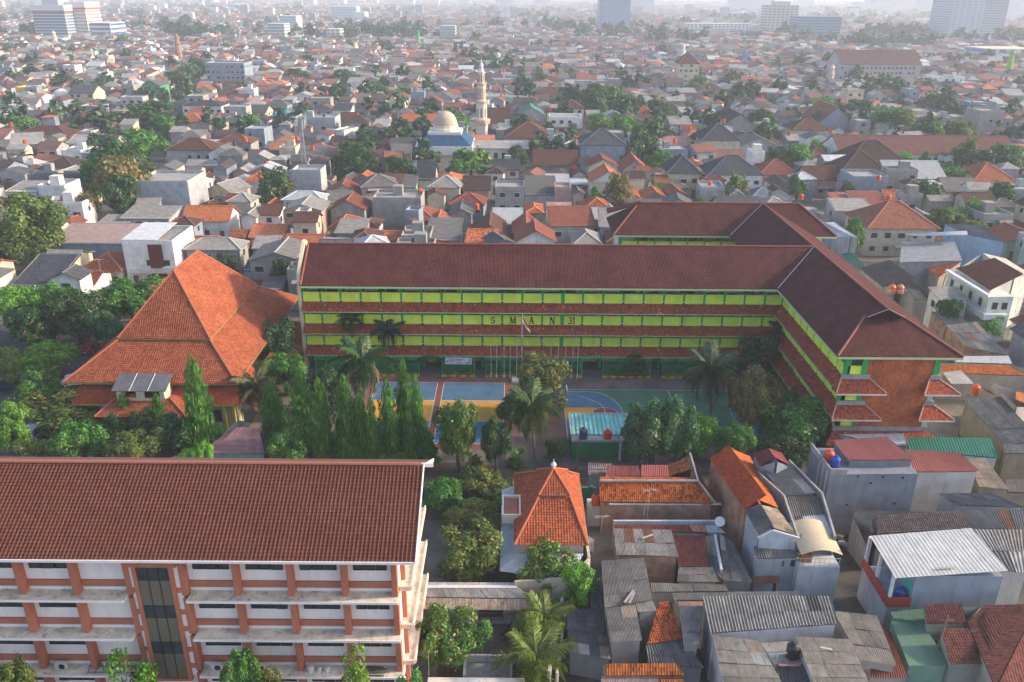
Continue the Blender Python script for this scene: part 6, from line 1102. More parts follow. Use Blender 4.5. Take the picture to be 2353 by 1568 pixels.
def city_house(cx, cy, w_, d, z, typ, rc, wc, rise=None, yaw=0.0, label=None, wins=True, cap=None, name='house', cat='house', roofmat=None):
    """one house standing by itself: walls, roof with caps, windows with panes, door"""
    global HN; HN += 1
    rise = rise if rise is not None else min(w_, d)*.5*rh.uniform(.45, .62)
    t = thing(name, label or '', cat, (cx, cy, 0), 'houses of the crowded quarter' if name == 'house' else None); ca, sa = math.cos(yaw), math.sin(yaw)
    def T(p): return Vector((cx+p[0]*ca-p[1]*sa, cy+p[0]*sa+p[1]*ca, p[2]))
    def put(mb, nm, mat, par, col):
        mb.v = [T(p) for p in mb.v]; return mb.build(nm, mat, par, col)
    m = MB(); x, y = w_/2, d/2; zt = z
    m.box(-x, x, -y, y, 0, zt, False)
    if typ == 'gx': m.poly([(x, -y, z), (x, y, z), (x, 0, z+rise)]); m.poly([(-x, y, z), (-x, -y, z), (-x, 0, z+rise)])
    if typ == 'gy': m.poly([(-x, -y, z), (x, -y, z), (0, -y, z+rise)]); m.poly([(x, y, z), (-x, y, z), (0, y, z+rise)])
    if typ == 'shed': m.poly([(x, -y, z), (x, y, z), (x, y, z+rise)]); m.poly([(-x, y, z), (-x, -y, z), (-x, y, z+rise)]); m.poly([(x, y, z), (-x, y, z), (-x, y, z+rise), (x, y, z+rise)])
    put(m, 'wall', M['wall'], t, wc)
    if typ == 'flat':
        m = MB()
        for b in ((-x, x, -y, -y+.18), (-x, x, y-.18, y), (-x, -x+.18, -y+.18, y-.18), (x-.18, x, -y+.18, y-.18)): m.box(*b, z+.003, z+.75)
        put(m, 'parapet', M['wall'], t, tuple(min(1, c*1.1) for c in wc)); m = MB(); m.box(-x+.18, x-.18, -y+.18, y-.18, z+.003, z+.06); put(m, 'roof', M['concrete'], t, None)
        if rh.random() < .5 and not label:
            bx, by = rh.uniform(-x*.4, x*.4), rh.uniform(0, y*.5); m = MB(); m.box(bx-1.2, bx+1.2, by-1.2, by+1.2, z+.065, z+2.4); put(m, 'stair_hut', M['wall'], t, wc)
    else:
        P, caps = roof_polys(typ, w_, d, z, rise, .45 if typ != 'shed' else .3); m = MB()
        for p in P: m.slab(p, .12)
        mat = roofmat or (M['asbestos'] if rc in (ASB, ASBD) else M['sheet'] if rc in (ZINC, TEAL) else (M['tile_moss'] if rc in (ORANGE, TERRA) and rh.random() < .4 else M['tile']))
        j = rh.uniform(.75, 1.1); lu = sum(rc)/3; r_ = put(m, 'roof', mat, t, tuple((c*.85+lu*.15)*j for c in rc))
        if caps:
            m = MB()
            for a, b in caps: m.bar(Vector(a)+Vector((0, 0, .05)), Vector(b)+Vector((0, 0, .05)), .26, .14)
            put(m, 'ridge_cap', M['plain'], r_, cap or tuple(c*1.35+.03 for c in rc))
    if wins:
        fl = max(1, int(z/3.0)); n = max(1, int(w_/2.6)); door = rh.randrange(n)
        for f in range(fl):
            for k in range(n):
                if rh.random() < .2: continue
                wx = -x+w_*(k+.5)/n; wz = f*3.0+1.7; m = MB(); isd = f == 0 and k == door
                if isd: m.box(wx-.5, wx+.5, -y-.06, -y-.003, 0, 2.1); put(m, 'door', M['plain'], t, (.12, .07, .05)); continue
                ww = rh.uniform(.5, .85); m.box(wx-ww-.1, wx+ww+.1, -y-.07, -y-.003, wz-.65, wz+.65); q = put(m, 'window', M['plain'], t, rh.choice([(.5, .48, .45), (.3, .2, .14), (.55, .55, .55)])); m = MB(); m.box(wx-ww, wx+ww, -y-.09, -y-.072, wz-.55, wz+.55); put(m, 'pane', M['glass'], q, None)
        if rh.random() < .55 and z > 4:
            for k in range(max(1, int(d/4))):
                wy = -y+d*(k+.5)/max(1, int(d/4)); m = MB(); sx = 1 if cx < 0 else -1; m.box(sx*(x+.003) if sx > 0 else -x-.07, sx*(x+.07) if sx > 0 else -x-.003, wy-.5, wy+.5, z-2.0, z-.9); put(m, 'side_window', M['glass'], t, None)
        if fl > 1 and rh.random() < .45:
            m = MB(); m.box(-x*.8, x*.6, -y-1.0, -y-.1, 2.85, 3.0); put(m, 'balcony', M['wall'], t, wc); m = MB(); m.box(-x*.8, x*.6, -y-1.0, -y-.92, 3.0, 3.8); put(m, 'balcony_front', M['wall'], t, tuple(c*.9 for c in wc))
        if rh.random() < .6:
            a0 = rh.uniform(-x, 0); a1 = a0+rh.uniform(1.8, w_*.6); a1 = min(a1, x); zz = rh.uniform(2.3, 2.7) + (3.0 if fl > 1 and rh.random() < .3 else 0); m = MB(); m.slab([(a0, -y-rh.uniform(.9, 1.6), zz), (a1, -y-1.1, zz), (a1, -y-.1, zz+.4), (a0, -y-.1, zz+.4)], .05); put(m, 'awning', M[rh.choice(['asbestos', 'rusty', 'sheet'])], t, rh.choice([ASB, ASBD, (.25, .12, .09), (.3, .31, .33)]))
    if name == 'house' and wins and typ == 'flat' and rh.random() < .6: ROOFT.append((cx+rh.uniform(-.3, .3)*w_, cy+rh.uniform(0, .25)*d, z+(.07 if typ == 'flat' else rise*.75)))
    EXC.append((cx-w_/2-.6, cx+w_/2+.6, cy-d/2-.6, cy+d/2+.6))
    if not label: LAB.append((t, f"{RWORD.get(rc, 'grey')} {TWORD[typ]}" if typ != 'flat' else 'flat topped', 'house', cx, cy, WWORD.get(wc, '')))
    return t
def hs(view, xl, xr, y, z, d, typ, rc, wc, rise=None, label=None, lm=None, **k):
    a, b = at(view, xl, y, z), at(view, xr, y, z); ov = .45 if typ not in ('flat', 'shed') else 0
    w_ = max(2.5, b.x-a.x-2*ov); t = city_house((a.x+b.x)/2, a.y+ov+d/2, w_, d, z, typ, rc, wc, rise, 0, label, **k)
    if lm: LM.append((lm, (a.x+b.x)/2, a.y+d/2))
    return t
# --- hand placed, from the photograph (front eave: left, right, y; height; depth)
LGREY = (.33, .345, .36)
hs('Z1', 880, 1230, 1200, 9.5, 13, 'flat', ASB, LGREY, label='large blank grey concrete box house above the left school roof', lm='the large blank grey box house', wins=False)
hs('Z4', 795, 1130, 130, 8.5, 11, 'flat', ASB, WHITE, label='white modern house with maroon panel behind the orange hall', lm='the white modern house')
hs('Z1', 1905, 2095, 1128, 9.5, 7, 'flat', ASB, LGREY, label='narrow blank grey tower house left of the mosque', lm='the narrow grey tower house', wins=False)
hs('Z1', 1180, 1500, 1442, 4.6, 8, 'gx', ORANGE, WHITE, lm='the long bright orange roof'); hs('Z1', 785, 1105, 1425, 6, 8, 'shed', ASB, GREYW, 1.0); hs('Z1', 595, 790, 1490, 5, 9, 'shed', ASB, GREYW, .8)
hs('Z1', 1560, 1680, 1420, 6, 9, 'gy', ASB, WHITE, .8); hs('Z1', 1675, 1830, 1405, 6, 8, 'gx', BROWN, WHITE); hs('Z1', 1835, 2110, 1375, 6, 9, 'gy', ASB, PINKW, 1.4, label='raw brick fronted house with low grey gable above the school', lm='the raw brick fronted house')
hs('Z1', 1255, 1345, 1180, 5.5, 8, 'gy', BROWN, PINKW); hs('Z1', 1580, 1735, 1185, 4.8, 9, 'hip', TERRA, WHITE); hs('Z1', 1075, 1390, 978, 7, 11, 'hip', BROWN, GREYW, lm='the brown hipped twin houses'); hs('Z1', 1395, 1645, 935, 7, 9, 'hip', BROWN, CONC); hs('Z1', 245, 490, 1095, 5, 10, 'hip', DKBROWN, CREAM)
hs('Z1', 70, 455, 892, 5.5, 12, 'hip', BROWN, WHITE); hs('Z1', 440, 600, 900, 5.5, 9, 'hip', TERRA, WHITE); hs('Z1', 150, 550, 1215, 6, 12, 'gx', ASBD, CREAM, 2.0); hs('Z1', 30, 240, 1250, 7, 9, 'shed', ASB, WHITE, .8); hs('Z1', 245, 425, 1230, 8, 8, 'flat', ASB, WHITE); hs('Z1', 1145, 1330, 795, 5, 10, 'hip', TERRA, WHITE)
hs('Z1', 1180, 1455, 690, 7, 11, 'hip', SLATE, WHITE, 1.6); hs('Z1', 515, 650, 705, 8, 9, 'flat', ASB, BLUEG); hs('Z1', 1340, 1600, 420, 15, 16, 'flat', ASB, BLUEG, label='big blue grey block with white roof railing far left', lm='the big blue grey block'); hs('Z1', 920, 1050, 560, 9, 12, 'gy', ASBD, (.08, .3, .14), label='green fronted house by the tree lined street', lm='the green fronted house')
hs('Z1', 440, 615, 610, 9, 12, 'gx', GREYT, CREAM); hs('Z1', 100, 200, 580, 8, 10, 'flat', ASB, (.6, .45, .15)); hs('Z1', 340, 500, 440, 8, 12, 'hip', BROWN, BLUEG); hs('Z1', 1275, 1400, 585, 5, 10, 'gx', ORANGE, CREAM); hs('Z1', 1760, 1900, 760, 5, 9, 'hip', (.05, .22, .34), WHITE, label='small house with bright blue hipped roof'); hs('Z1', 1590, 1740, 735, 6, 12, 'gx', GREYT, CREAM)
hs('Z1', 1925, 2190, 780, 8, 11, 'flat', ASB, LGREY); hs('Z1', 1795, 1930, 815, 5, 9, 'gx', ORANGE, WHITE); hs('Z1', 1690, 1800, 800, 5, 9, 'gx', BROWN, WHITE); hs('Z1', 2170, 2290, 720, 8, 9, 'shed', SLATE, WHITE, 2); hs('Z1', 270, 540, 1340, 7, 6, 'flat', ASB, WHITE)
hs('Z4', 330, 800, 120, 4.8, 10, 'shed', (.38, .26, .24), BLUEG, 1.5, label='long blue grey shed with faded pink roof left of the white modern house', lm='the long pink roofed shed', roofmat=M['sheet']); hs('Z4', 500, 800, 300, 3.6, 9, 'hip', TERRA, CREAM); hs('Z4', 410, 620, 395, 3.6, 7, 'gx', RUSTRED, WHITE); hs('Z4', 70, 350, 400, 4, 11, 'shed', SLATE, CREAM, 2.6); hs('Z4', 240, 470, 270, 3.5, 9, 'gx', ASB, CREAM)
hs('Z4', 1610, 1990, 240, 6.5, 10, 'gy', ASB, CONC, 1.6, label='old bare concrete house with grey vaulted sheet roof left of the school'); hs('Z4', 1590, 1740, 300, 3.4, 6, 'shed', ASBD, GREYW, .8); hs('Z4', 1690, 1840, 430, 4.5, 8, 'gx', ASBD, WHITE); hs('Z4', 1200, 1400, 160, 4, 8, 'gx', ORANGE, WHITE); hs('Z4', 1420, 1600, 200, 3.4, 7, 'gx', TERRA, CONC)
# --- centre, from the second window
hs('Z2', 1200, 1520, 900, 7, 16, 'hip', BROWN, GREYW, 4.5, label='wide brown hipped house right of the mosque', lm='the wide brown hipped house'); hs('Z2', 1700, 2005, 945, 9, 13, 'hip', SLATE, BLUEG, 4.0, label='big blank blue grey house with slate hipped roof', lm='the big blue grey slate roofed house', wins=False); hs('Z2', 1500, 1710, 775, 9, 10, 'flat', ASB, WHITE, label='white three storey box house right of the minaret', lm='the white three storey house'); hs('Z2', 1560, 1730, 710, 9, 11, 'hip', BROWN, WHITE)
hs('Z2', 1390, 1690, 1080, 5, 12, 'gx', BROWN, CONC, 3.5); hs('Z2', 1470, 1600, 905, 7, 8, 'flat', ASB, LGREY); hs('Z2', 760, 930, 1190, 4.8, 9, 'hip', ORANGE, CREAM, lm='the bright orange hipped house'); hs('Z2', 625, 755, 1170, 5.5, 11, 'gx', SLATE, CREAM, 4); hs('Z2', 375, 540, 1190, 5.5, 9, 'gx', BROWN, MINT); hs('Z2', 525, 620, 1220, 4.8, 9, 'shed', ASBD, MINT, 1.5); hs('Z2', 925, 1115, 1240, 5, 11, 'gx', DKBROWN, PINKW, 2.5)
hs('Z2', 1130, 1310, 1110, 6, 9, 'gx', SLATE, GREYW); hs('Z2', 1170, 1330, 1225, 5, 7, 'gx', DKBROWN, CONC); hs('Z2', 1340, 1540, 1270, 5, 12, 'shed', ASBD, GREYW, 2.5); hs('Z2', 1490, 1640, 1240, 3.5, 16, 'shed', ZINC, WHITE, 1.2, label='wide white yard roof beside the car port', lm='the wide white yard roof'); hs('Z2', 1145, 1335, 1240, 9, 8, 'flat', ASB, CONC, label='tall unfinished concrete box house above the school roof', lm='the tall unfinished box house'); hs('Z2', 1535, 1640, 1240, 6.5, 6, 'flat', ASB, PINKW)
hs('Z2', 345, 660, 1310, 6.5, 9, 'flat', ASB, CONC, wins=False); hs('Z2', 55, 300, 1370, 5, 9, 'gy', RUSTRED, CONC, 2.2); hs('Z2', 840, 1000, 1400, 4.5, 9, 'gy', ASBD, CONC); hs('Z2', 1130, 1320, 1460, 4.5, 9, 'shed', ZINC, GREYW, 1.5); hs('Z2', 1340, 1465, 1390, 4, 8, 'hip', ORANGE, CONC); hs('Z2', 1490, 1645, 1450, 4.5, 7, 'shed', (.45, .25, .2), WHITE, 3, roofmat=M['rusty']); hs('Z2', 970, 1250, 1560, 4, 12, 'gy', BROWN, GREYW, 3.0); hs('Z2', 1250, 1450, 1530, 5, 10, 'gy', RUSTRED, GREYW, 2.4)
hs('Z2', 100, 285, 1520, 4.5, 8, 'shed', ASB, CONC, 1.2); hs('Z2', 530, 720, 1560, 5, 8, 'flat', ASB, CONC); hs('Z2', 690, 910, 1568, 4.5, 12, 'shed', ASBD, GREYW, 1.8); hs('Z2', 560, 760, 1440, 4, 10, 'hip', RUSTRED, CONC); hs('Z2', 700, 840, 1470, 4, 9, 'gy', TERRA, PINKW); hs('Z2', 50, 230, 1490, 4, 9, 'hip', TERRA, CONC); hs('Z2', 350, 520, 1568, 3.5, 6, 'gx', ORANGE, CONC); hs('Z2', 1670, 1860, 1430, 4.5, 8, 'shed', ASB, CONC, .8); hs('Z2', 1690, 1940, 1390, 4, 10, 'hip', TERRA, CONC, 2.5)
hs('Z2', 1765, 2000, 1190, 5.5, 11, 'gy', TERRA, WHITE, 3.0, lm='the terracotta gabled house'); hs('Z2', 1975, 2150, 1110, 5, 12, 'gy', TERRA, GREYW, 3.0); hs('Z2', 2190, 2290, 1190, 5, 8, 'gx', RUSTRED, (.3, .5, .08)); hs('Z2', 530, 760, 795, 7, 10, 'gx', TERRA, (.2, .5, .38), label='turquoise walled house with terracotta roof left of the mosque', lm='the turquoise walled house'); hs('Z2', 690, 800, 670, 8, 9, 'hip', RUSTRED, GREYW); hs('Z2', 125, 270, 780, 5, 9, 'gx', BROWN, CONC); hs('Z2', 700, 875, 650, 8, 12, 'hip', GREYT, WHITE)
hs('Z2', 920, 1030, 715, 8, 10, 'hip', BROWN, WHITE); hs('Z2', 1095, 1250, 800, 5, 12, 'gx', BROWN, PINKW, 5); hs('Z2', 1390, 1690, 625, 7, 12, 'hip', BROWN, CREAM); hs('Z2', 1080, 1360, 640, 7, 14, 'flat', ASB, (.42, .5, .36)); hs('Z2', 1290, 1470, 750, 8, 13, 'gy', TEAL, GREYW, 3, label='dark teal roofed workshop between the minaret and the white house'); hs('Z2', 2020, 2220, 770, 4.5, 14, 'hip', TERRA, CREAM, 4); hs('Z2', 450, 625, 960, 6, 10, 'gx', GREYT, BLUEG); hs('Z2', 350, 480, 950, 5, 9, 'hip', BROWN, PINKW); hs('Z2', 310, 455, 1030, 5, 9, 'gy', DKBROWN, GREYW)
# --- right, from the third window
hs('Z3', 20, 250, 1130, 7, 12, 'hip', SLATE, CREAM, 4, label='slate roofed villa with white columned balcony behind the school', lm='the slate roofed villa'); hs('Z3', 290, 655, 1140, 7, 12, 'hip', SLATE, WHITE, 4.2, lm='the wide slate roofed house'); hs('Z3', 245, 505, 915, 8.5, 13, 'hip', SLATE, CREAM, 4.8, label='tall cream villa with columns under a pointed slate roof', lm='the tall cream villa'); hs('Z3', 620, 890, 1140, 4.5, 11, 'hip', RUSTRED, PINKW, 3.5); hs('Z3', 925, 1150, 1175, 5, 9, 'gx', BROWN, PINKW, 3.0); hs('Z3', 1130, 1515, 1155, 6, 15, 'hip', DKBROWN, CREAM, 6, label='large dark brown hipped house with small front gable', lm='the large dark brown hipped house')
hs('Z3', 1200, 1590, 1060, 6.5, 14, 'hip', DKBROWN, WHITE, 5.5); hs('Z3', 1240, 1465, 1170, 8, 10, 'flat', ASB, BLUEG, label='blank blue grey box house with red tank right of the school wing', lm='the blank blue grey box house', wins=False); hs('Z3', 840, 1090, 850, 7, 12, 'hip', BROWN, CREAM, 3.5); hs('Z3', 1145, 1265, 1350, 5, 9, 'shed', (.33, .09, .075), BLUEG, 1.6); hs('Z3', 1265, 1470, 1340, 5.5, 8, 'shed', RUSTRED, WHITE, 1.8); hs('Z3', 1455, 1570, 1310, 5, 8, 'gx', TERRA, CONC, 1.8); hs('Z3', 1330, 1800, 1490, 6.5, 13, 'hip', (.30, .10, .055), CREAM, 4.5, label='cream house with brick red hipped roof right of the school', lm='the cream brick red roofed house')
hs('Z3', 1470, 1850, 1165, 6, 15, 'gx', ZINC, LGREY, 3.5, label='pale metal roofed hall right of the dark brown house', lm='the pale metal roofed hall'); hs('Z3', 2015, 2325, 1195, 5, 14, 'hip', TERRA, CREAM, 4.5); hs('Z3', 1850, 2020, 1190, 4.5, 9, 'shed', RUSTRED, GREYW, 2); hs('Z3', 1840, 2070, 1250, 4, 10, 'gx', ASBD, CONC); hs('Z3', 555, 850, 1305, 4, 8, 'hip', (.13, .16, .2), WHITE, 2.6); hs('Z3', 2090, 2280, 1420, 6.5, 8, 'flat', ASB, CONC); hs('Z3', 1570, 1690, 1290, 7, 5, 'flat', ASB, CONC); hs('Z3', 495, 760, 955, 5, 14, 'gy', ASBD, LGREY, 3); hs('Z3', 580, 660, 1010, 8, 7, 'flat', ASB, WHITE); hs('Z3', 25, 190, 985, 5, 12, 'shed', (.36, .18, .17), WHITE, 3, roofmat=M['sheet'])
hs('Z3', 1015, 1230, 800, 7, 22, 'gy', (.30, .09, .05), BLUEG, 6, label='long gabled house with brick red roof and blue grey end wall'); hs('Z3', 335, 640, 850, 6, 22, 'gy', DKBROWN, CONC, 6); hs('Z3', 940, 1090, 1030, 5, 10, 'hip', BROWN, GREYW, 2.8); hs('Z3', 95, 235, 415, 15, 14, 'hip', BROWN, CREAM, 6, label='cream four storey house with brown pyramid roof', lm='the cream four storey house'); hs('Z3', 2065, 2225, 735, 11, 11, 'flat', ASB, CONC); hs('Z3', 1995, 2170, 680, 9, 12, 'flat', ASB, BLUEG)
ln = hs('Z3', 1150, 2300, 1005, 6.5, 18, 'gx', (.155, .06, .052), WHITE, 4.5, label='very long low building with maroon brown roof among trees', lm='the very long maroon roofed building', name='long_building', cat='building')
ap = hs('Z3', 1150, 1665, 420, 13, 24, 'gx', (.14, .07, .065), (.4, .36, .36), 8, label='long brown roofed flats with striped galleries in the middle distance', lm='the long brown roofed flats', name='long_building', cat='building')
# --- mosque with dome, its minaret
MQ = thing('domed_mosque', 'cream mosque with blue tiled roof and round tan dome', 'mosque', (0, 0, 0)); mc = at('Z2', 815, 900, 9); mx, my = mc.x, mc.y+6; LM.append(('the domed mosque', mx, my)); MQ.location = (mx, my, 0)
fl, fr2 = at('Z2', 612, 985, 7), at('Z2', 905, 985, 7); y0 = fl.y; xl_, xr_ = at('Z2', 632, 935, 8.5).x, at('Z2', 1005, 925, 8.5).x; wq = (xr_-xl_)
m = MB(); m.box(xl_+1, xr_-1, y0+1, y0+wq-1, 0, 7); m.box(xr_-4, xr_+17, y0+4, y0+wq-8, 0, 7.2); m.build('wall', M['wall_clean'], MQ, (.62, .55, .45))
m = MB(); m.box(xl_, xr_, y0, y0+.4, 5.6, 8.3); m.box(xl_, xl_+.4, y0+.4, y0+wq, 5.6, 8.3); m.box(xr_-.4, xr_, y0+.4, y0+wq, 5.6, 8.3); m.build('white_fascia', M['wall_clean'], MQ, (.62, .60, .56))
cxm, cym = (xl_+xr_)/2, y0+wq/2; q = 5.2; m = MB(); cs = [(xl_+.4, y0+.4), (xr_-.4, y0+.4), (xr_-.4, y0+wq-.4), (xl_+.4, y0+wq-.4)]; ct = [(cxm-q, cym-q), (cxm+q, cym-q), (cxm+q, cym+q), (cxm-q, cym+q)]
for i in range(4): a, b, c, d = cs[i], cs[(i+1) % 4], ct[(i+1) % 4], ct[i]; m.slab([(*a, 8.2), (*b, 8.2), (*c, 11.5), (*d, 11.5)], .2)
m.build('blue_roof', M['tile'], MQ, (.03, .085, .17))
m = MB(); m.slab([(xr_-3, y0+3.5, 7.3), (xr_+18, y0+3.5, 7.3), (xr_+18, y0+wq-7, 8.6), (xr_-3, y0+wq-7, 8.6)], .3); m.build('side_roof', M['concrete'], MQ)
m = MB(); m.box(cxm-q-.2, cxm+q+.2, cym-q-.2, cym+q+.2, 11.2, 12.2); m.lathe((cxm, cym, 12.2), [(4.7, 0), (4.7, .6), (4.1, .9), (4.1, 1.7)], 16); m.build('drum', M['wall_clean'], MQ, (.62, .55, .46))
m = MB(); rd = 3.9; m.lathe((cxm, cym, 13.85), [(rd*math.cos(a), rd*math.sin(a)*1.12) for a in np.linspace(0, math.pi/2*.97, 10)], 24); m.build('dome', M['wall_clean'], MQ, (.46, .36, .28), smooth=True)
m = MB(); m.tube([(cxm, cym, 18), (cxm, cym, 20.5)], .12, 6, .04); m.build('finial', M['metal'], MQ, (.4, .2, .1))
for k in range(6):
    m = MB(); x = xr_+1.5+k*2.6; m.box(x, x+1.2, y0+3.9, y0+3.98, 2, 5.8); m.build('window', M['glass'], MQ)
EXC.append((xl_-1, xr_+19, y0-2, y0+wq+3))
mb_ = at('Z2', 1058, 915, 4); MN = thing('minaret', 'tall cream minaret with zigzag bands and pointed white top', 'minaret', (mb_.x, mb_.y, 0)); LM.append(('the tall minaret', mb_.x, mb_.y)); zt = atY('Z2', 1052, 385, mb_.y).z; hM = zt; CM = (.68, .62, .54); X, Yv = mb_.x, mb_.y
def mring(nm, prof, n, col, a0=0.39): prof = [(r*.86, q) for r, q in prof]; m = MB(); m.lathe((X, Yv, 0), prof, n, a0); return m.build(nm, M['wall_clean'], MN, col)
z = lambda f: hM*f
mring('base_shaft', [(2.9, 0), (2.9, z(.28)), (3.6, z(.31))], 4, CM, .6); mring('lower_balcony', [(3.7, z(.31)), (3.9, z(.34)), (3.9, z(.355)), (2.4, z(.357))], 8, (.55, .38, .26)); mring('lower_shaft', [(2.35, z(.356)), (2.35, z(.51)), (2.7, z(.53))], 8, CM); mring('middle_balcony', [(2.8, z(.53)), (3.0, z(.555)), (1.8, z(.557))], 8, (.55, .38, .26))
mring('zigzag_shaft', [(1.72, z(.556)), (1.72, z(.70)), (1.95, z(.72))], 12, CM)
for k in range(7):
    m = MB(); zz = z(.575+.017*k)
    for j in range(24):
        a, b = j*math.pi/12, (j+1)*math.pi/12; u, v = (0, .35) if j % 2 == 0 else (.35, 0); m.bar((X+1.5*math.cos(a), Yv+1.5*math.sin(a), zz+u), (X+1.5*math.cos(b), Yv+1.5*math.sin(b), zz+v), .06, .2)
    m.build('zigzag_band', M['plain'], MN, (.38, .22, .13))
mring('upper_balcony', [(2.0, z(.72)), (2.2, z(.745)), (1.4, z(.747))], 12, (.55, .38, .26)); mring('upper_shaft', [(1.3, z(.746)), (1.3, z(.84)), (1.7, z(.85)), (1.7, z(.865)), (1.2, z(.867))], 8, CM); mring('spire', [(1.25, z(.866)), (.7, z(.9)), (.85, z(.925)), (.7, z(.945)), (.25, z(.96)), (.2, z(.985)), (.05, z(1.0))], 10, (.62, .62, .62))
for k in range(8):
    a = .39+math.pi/8+k*math.pi/4
    for zz, r_, hh in ((z(.43), 1.9, 1.6), (z(.795), 1.06, 1.2)):
        m = MB(); d = Vector((math.cos(a), math.sin(a), 0)); e = Vector((-d.y, d.x, 0)); m.obb(Vector((X, Yv, zz))+d*r_, d*.06, e*.4*r_/2.2, (0, 0, hh)); m.build('arched_opening', M['plain'], MN, (.25, .2, .17))
EXC.append((X-3.5, X+3.5, Yv-3.5, Yv+3.5))
def small_minaret(view, x, yt, yb, r_, col, label, top=(.6, .6, .6)):
    b = at(view, x, yb, 3); zt = atY(view, x, yt, b.y).z; t = thing('minaret', label, 'minaret', (b.x, b.y, 0)); m = MB(); m.lathe((b.x, b.y, 0), [(r_, 0), (r_, zt*.35), (r_*1.25, zt*.37), (r_*.85, zt*.38), (r_*.8, zt*.62), (r_*1.05, zt*.64), (r_*.65, zt*.65), (r_*.6, zt*.82), (r_*.8, zt*.84)], 8); m.build('shaft', M['wall_clean'], t, col); m = MB(); m.lathe((b.x, b.y, zt*.84), [(r_*.6, 0), (r_*.7, zt*.04), (r_*.3, zt*.09), (.05, zt*.16)], 8); m.build('cap', M['plain'], t, top); EXC.append((b.x-3, b.x+3, b.y-3, b.y+3))
small_minaret('Z1', 1175, 215, 395, 2.6, (.36, .2, .15), 'brown banded minaret in the far left quarter', (.3, .18, .12)); small_minaret('Z2', 1165, 340, 445, 2.2, (.62, .62, .6), 'short white minaret behind the tall one'); small_minaret('Z3', 1085, 420, 555, 2.2, (.6, .45, .36), 'pinkish minaret before the long brown roofed flats'); small_minaret('Z3', 2245, 325, 490, 2.6, (.25, .4, .06), 'yellow green minaret at the far right', (.05, .35, .05)); small_minaret('Z1', 1965, 225, 310, 2.2, (.1, .45, .2), 'green and white minaret far behind the left quarter'); small_minaret('Z2', 645, 195, 310, 2.0, (.12, .4, .16), 'green minaret beside the green dome', (.05, .4, .08)); small_minaret('Z1', 365, 200, 300, 3.0, (.6, .48, .3), 'cream minaret below the far left hotel'); small_minaret('Z2', 1845, 215, 265, 2.5, (.4, .55, .5), 'small pale green minaret below the tall slab tower'); small_minaret('Z3', 122, 285, 385, 2.2, (.6, .6, .58), 'white minaret at the cream four storey house')
def dome_thing(view, x, y, rpx, col, label):
    b = at(view, x, y, 6); r_ = rpx/VIEW[view][2]/1.088*(b.y*.93)/FP; t = thing('dome_building', label, 'mosque', (b.x, b.y, 0)); m = MB(); m.box(b.x-r_*1.5, b.x+r_*1.5, b.y-r_, b.y+r_*2.2, 0, 5.5); m.build('wall', M['wall'], t, (.55, .52, .45)); m = MB(); m.lathe((b.x, b.y, 5.5), [(r_, 0), (r_, r_*.5)], 14); m.build('drum', M['wall'], t, (.55, .52, .45)); m = MB(); m.lathe((b.x, b.y, 5.5+r_*.5), [(r_*1.05*math.cos(a), r_*math.sin(a)) for a in np.linspace(0, 1.5, 8)], 18); m.build('dome', M['gloss'], t, col, smooth=True); EXC.append((b.x-r_*1.6, b.x+r_*1.6, b.y-r_*1.2, b.y+r_*2.4))
dome_thing('Z1', 405, 640, 45, (.6, .58, .5), 'small mosque with white and gold dome in the left quarter'); dome_thing('Z1', 1140, 395, 26, (.45, .3, .24), 'pinkish dome beside the brown banded minaret'); dome_thing('Z2', 685, 300, 20, (.06, .42, .1), 'bright green dome in the distance'); dome_thing('Z2', 1222, 415, 18, (.6, .6, .58), 'small white dome behind the tall minaret'); dome_thing('Z1', 1025, 310, 20, (.5, .42, .33), 'tan dome in the far left quarter'); dome_thing('Z3', 948, 555, 14, (.6, .6, .6), 'little white dome near the pinkish minaret')
# --- telecom masts
def mast(view, x, yt, yb, w0, label, red=False, panels=False):
    b = at(view, x, yb, 4); zt = atY(view, x, yt, b.y).z; t = thing('radio_mast', label, 'mast', (b.x, b.y, 0)); n = 9; LM.append(('the grey telecom mast' if panels else 'the red and white lattice mast', b.x, b.y))
    for k in range(n):
        z0, z1 = zt*k/n, zt*(k+1)/n; a, c = w0*(1-.6*k/n), w0*(1-.6*(k+1)/n); m = MB(); C0 = [(b.x+i*a, b.y+j*a, z0) for i, j in ((-1, -1), (1, -1), (1, 1), (-1, 1))]; C1 = [(b.x+i*c, b.y+j*c, z1) for i, j in ((-1, -1), (1, -1), (1, 1), (-1, 1))]
        for i in range(4): m.bar(C0[i], C1[i], .16); m.bar(C0[i], C1[(i+1) % 4], .09); m.bar(C1[i], C1[(i+1) % 4], .09)
        m.build('lattice_section', M['metal'], t, ((.5, .06, .04) if k % 2 else (.6, .6, .6)) if red else (.28, .29, .31))
    if panels:
        for k in range(6):
            a = k*math.pi/3; m = MB(); m.obb((b.x+1.5*math.cos(a), b.y+1.5*math.sin(a), zt-1.0-(k % 2)), (.18, 0, 0), (0, .12, 0), (0, 0, 1.3)); m.build('antenna_panel', M['plain'], t, (.5, .51, .52))
    EXC.append((b.x-2, b.x+2, b.y-2, b.y+2))
mast('Z1', 1990, 770, 1110, .75, 'grey telecom mast with white antenna panels left of the mosque', False, True); mast('Z2', 2118, 110, 450, 1.6, 'tall red and white lattice mast right of the minaret', True)
